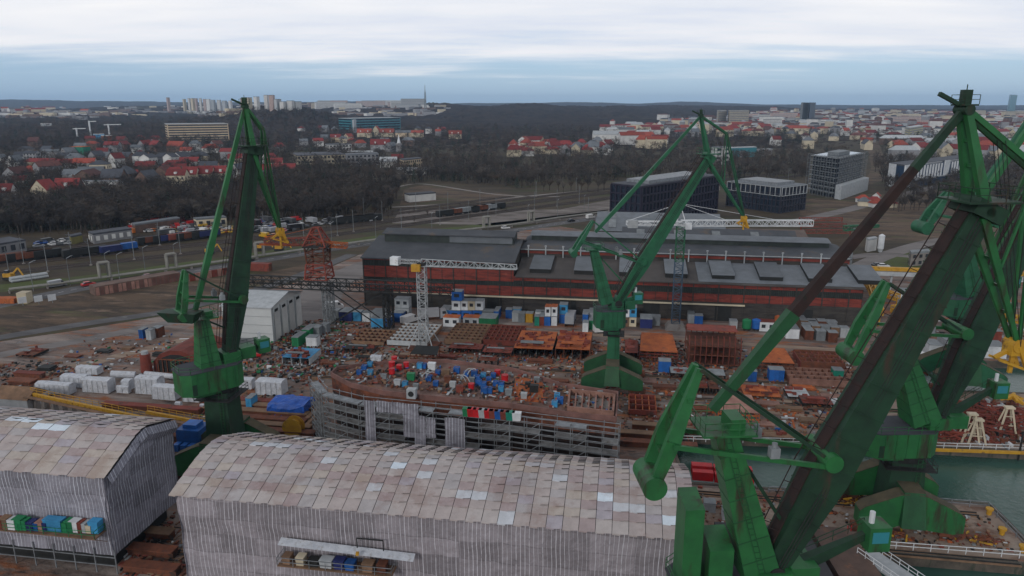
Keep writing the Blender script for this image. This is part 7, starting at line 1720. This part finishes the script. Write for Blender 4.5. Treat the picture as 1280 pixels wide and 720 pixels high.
wood('wood', 'bare trees at the edges of the woods', [(1085,205),(1110,178),(1300,186),(1300,262),(1210,262),(1110,245),(1100,225)], 900, 5)
wood('wood', 'scattered dark trees among the far city houses', [(840,172),(900,156),(1100,152),(1300,160),(1300,190),(1090,185),(1000,180)], 1300, 6, ever=.2)
wood('wood', 'dark wooded upper slopes on the left', [(-60,182),(-60,148),(120,150),(300,140),(420,140),(420,168),(300,182)], 1500, 7, ever=.12)
wood('undergrowth', 'low bare scrub along the railway verge', [(0,300),(0,294),(300,280),(480,272),(500,262),(640,256),(640,262),(480,284),(300,296)], 90, 8, .15, .3, .0)
# ---------------------------------------------------------------- labels: make look-alikes findable
def words(s): return len(s.split())
groups = {}
for o in ALL: groups.setdefault(o['label'], []).append(o)
bpy.context.view_layer.update()
ordn = ['leftmost','second from left','third from left','fourth from left','fifth from left','sixth from left','seventh from left','eighth from left']
for lab, os_ in groups.items():
    if len(os_) > 1:
        os_.sort(key=lambda o: proj(o.matrix_world.translation)[0])
        for i, o in enumerate(os_):
            n = len(os_)
            if n == 2: pre = ('left one: ', 'right one: ')[i]
            elif n <= 9: pre = ('rightmost' if i == n-1 else ordn[i])+(': ' if 0 < i < n-1 else ' ')
            else: pre = ''
            o['label'] = (pre+lab)
for o in ALL:
    w = o['label'].split()
    if len(w) > 16: o['label'] = ' '.join(w[:16])
# ---------------------------------------------------------------- air
bm_ = MB(); bm_.hexa([V((-9300,-450,-4)),V((9300,-450,-4)),V((9300,12600,-4)),V((-9300,12600,-4)),V((-9300,-450,190)),V((9300,-450,190)),V((9300,12600,190)),V((-9300,12600,190))])
m = bpy.data.materials.new('haze_air'); m.use_nodes = True; N = m.node_tree.nodes; L = m.node_tree.links
N.remove(N['Principled BSDF']); pv = N.new('ShaderNodeVolumePrincipled'); pv.inputs['Color'].default_value = (.5,.72,1,1); pv.inputs['Density'].default_value = HAZE; pv.inputs['Anisotropy'].default_value = .0
L.new(pv.outputs[0], N['Material Output'].inputs['Volume'])
hz = bm_.build('haze', m); stuff(hz, 'thin blue haze over the city', 'haze')
# ---------------------------------------------------------------- sky and sun
W = bpy.data.worlds.new('World'); S.world = W; W.use_nodes = True; N = W.node_tree.nodes; L = W.node_tree.links; bg = N['Background']
sky = N.new('ShaderNodeTexSky'); sky.sky_type = 'NISHITA'; sky.sun_disc = False; sky.sun_elevation = math.radians(24); sky.sun_rotation = math.radians(SUNROT); sky.air_density = 1.0; sky.dust_density = 1.0
tc = N.new('ShaderNodeTexCoord'); sx = N.new('ShaderNodeSeparateXYZ'); L.new(tc.outputs['Generated'], sx.inputs[0])
def mth(op, a, b=None, c=None):
    n = N.new('ShaderNodeMath'); n.operation = op
    for i, x in enumerate((a, b, c)):
        if x is None: continue
        if isinstance(x, (int, float)): n.inputs[i].default_value = x
        else: L.new(x, n.inputs[i])
    return n.outputs[0]
el = sx.outputs[2]                                           # sine of the elevation
den = mth('ADD', mth('MAXIMUM', el, 0.0), .07)
px_ = mth('DIVIDE', sx.outputs[0], den); py_ = mth('DIVIDE', sx.outputs[1], den)
cv = N.new('ShaderNodeCombineXYZ'); L.new(px_, cv.inputs[0]); L.new(py_, cv.inputs[1])
def cn(sc, det, off, ys=1.0):
    mp = N.new('ShaderNodeMapping'); mp.inputs['Scale'].default_value = (sc*.45, sc*ys, 1); mp.inputs['Location'].default_value = (off, off*.7, 0); L.new(cv.outputs[0], mp.inputs['Vector'])
    n = N.new('ShaderNodeTexNoise'); n.inputs['Scale'].default_value = 1; n.inputs['Detail'].default_value = det; n.inputs['Roughness'].default_value = .55; L.new(mp.outputs[0], n.inputs['Vector']); return n.outputs['Fac']
c1 = cn(.55, 7, 3.1); c2 = cn(1.3, 6, 8.3)
cov = mth('MULTIPLY_ADD', c1, 1.4, mth('MULTIPLY', c2, .25))
# the cloud sheet is closed overhead and thins to a clear band near the horizon
thr = N.new('ShaderNodeMapRange'); thr.inputs[1].default_value = .02; thr.inputs[2].default_value = .1; thr.inputs[3].default_value = -.55; thr.inputs[4].default_value = .35; L.new(el, thr.inputs[0])
cl = mth('ADD', cov, thr.outputs[0]); mr = N.new('ShaderNodeMapRange'); mr.interpolation_type = 'SMOOTHSTEP'; mr.inputs[1].default_value = .42; mr.inputs[2].default_value = .95; L.new(cl, mr.inputs[0])
shade = N.new('ShaderNodeValToRGB'); e = shade.color_ramp.elements; e[0].position = .36; e[0].color = (.62,.67,.77,1); e[1].position = .68; e[1].color = (.88,.87,.87,1)
L.new(mth('MULTIPLY_ADD', c2, .5, mth('MULTIPLY', c1, .5)), shade.inputs['Fac'])
cc_ = N.new('ShaderNodeVectorMath'); cc_.operation = 'SCALE'; cc_.inputs['Scale'].default_value = CLOUD; L.new(shade.outputs[0], cc_.inputs[0])
# open sky tinted by the Sky Texture, held down to the level of the dull day
sk = N.new('ShaderNodeVectorMath'); sk.operation = 'SCALE'; sk.inputs['Scale'].default_value = SKYK; L.new(sky.outputs[0], sk.inputs[0])
tint = N.new('ShaderNodeMix'); tint.data_type = 'RGBA'; tint.inputs[0].default_value = .6; L.new(sk.outputs[0], tint.inputs[6]); tint.inputs[7].default_value = (.36*CLOUD, .58*CLOUD, .86*CLOUD, 1)
mx = N.new('ShaderNodeMix'); mx.data_type = 'RGBA'; L.new(mr.outputs[0], mx.inputs[0]); L.new(tint.outputs[2], mx.inputs[6]); L.new(cc_.outputs[0], mx.inputs[7])
zf = N.new('ShaderNodeMapRange'); zf.interpolation_type = 'SMOOTHSTEP'; zf.inputs[1].default_value = .2; zf.inputs[2].default_value = .6; zf.inputs[3].default_value = 1; zf.inputs[4].default_value = .62; L.new(el, zf.inputs[0])   # unseen upper sky dimmed, to weaken light from overhead
mz = N.new('ShaderNodeVectorMath'); mz.operation = 'SCALE'; L.new(mx.outputs[2], mz.inputs[0]); L.new(zf.outputs[0], mz.inputs['Scale'])
L.new(mz.outputs[0], bg.inputs['Color']); bg.inputs['Strength'].default_value = .1
sl = bpy.data.lights.new('sun', 'SUN'); sl.energy = SUNE; sl.angle = math.radians(11); sl.color = (1,.97,.93)
so = bpy.data.objects.new('sun', sl); COL.objects.link(so)
az = math.radians(SUNAZ); elv = math.radians(24); dv = V((math.sin(az)*math.cos(elv), math.cos(az)*math.cos(elv), math.sin(elv)))
so.rotation_euler = dv.to_track_quat('Z', 'Y').to_euler(); so.location = (0,0,300)
S.view_settings.view_transform = 'Standard'; S.view_settings.look = 'None'; S.view_settings.gamma = 1; S.view_settings.use_curve_mapping = False
S.view_settings.exposure = EXPO
S.render.engine = 'CYCLES'; S.cycles.volume_bounces = 0; S.cycles.max_bounces = 6; S.cycles.diffuse_bounces = 3; S.cycles.use_denoising = True
try: S.cycles.denoiser = 'OPENIMAGEDENOISE'
except Exception: pass
print('things', len(ALL), 'objects', len(bpy.data.objects), 'polys', sum(len(m.polygons) for m in bpy.data.meshes))
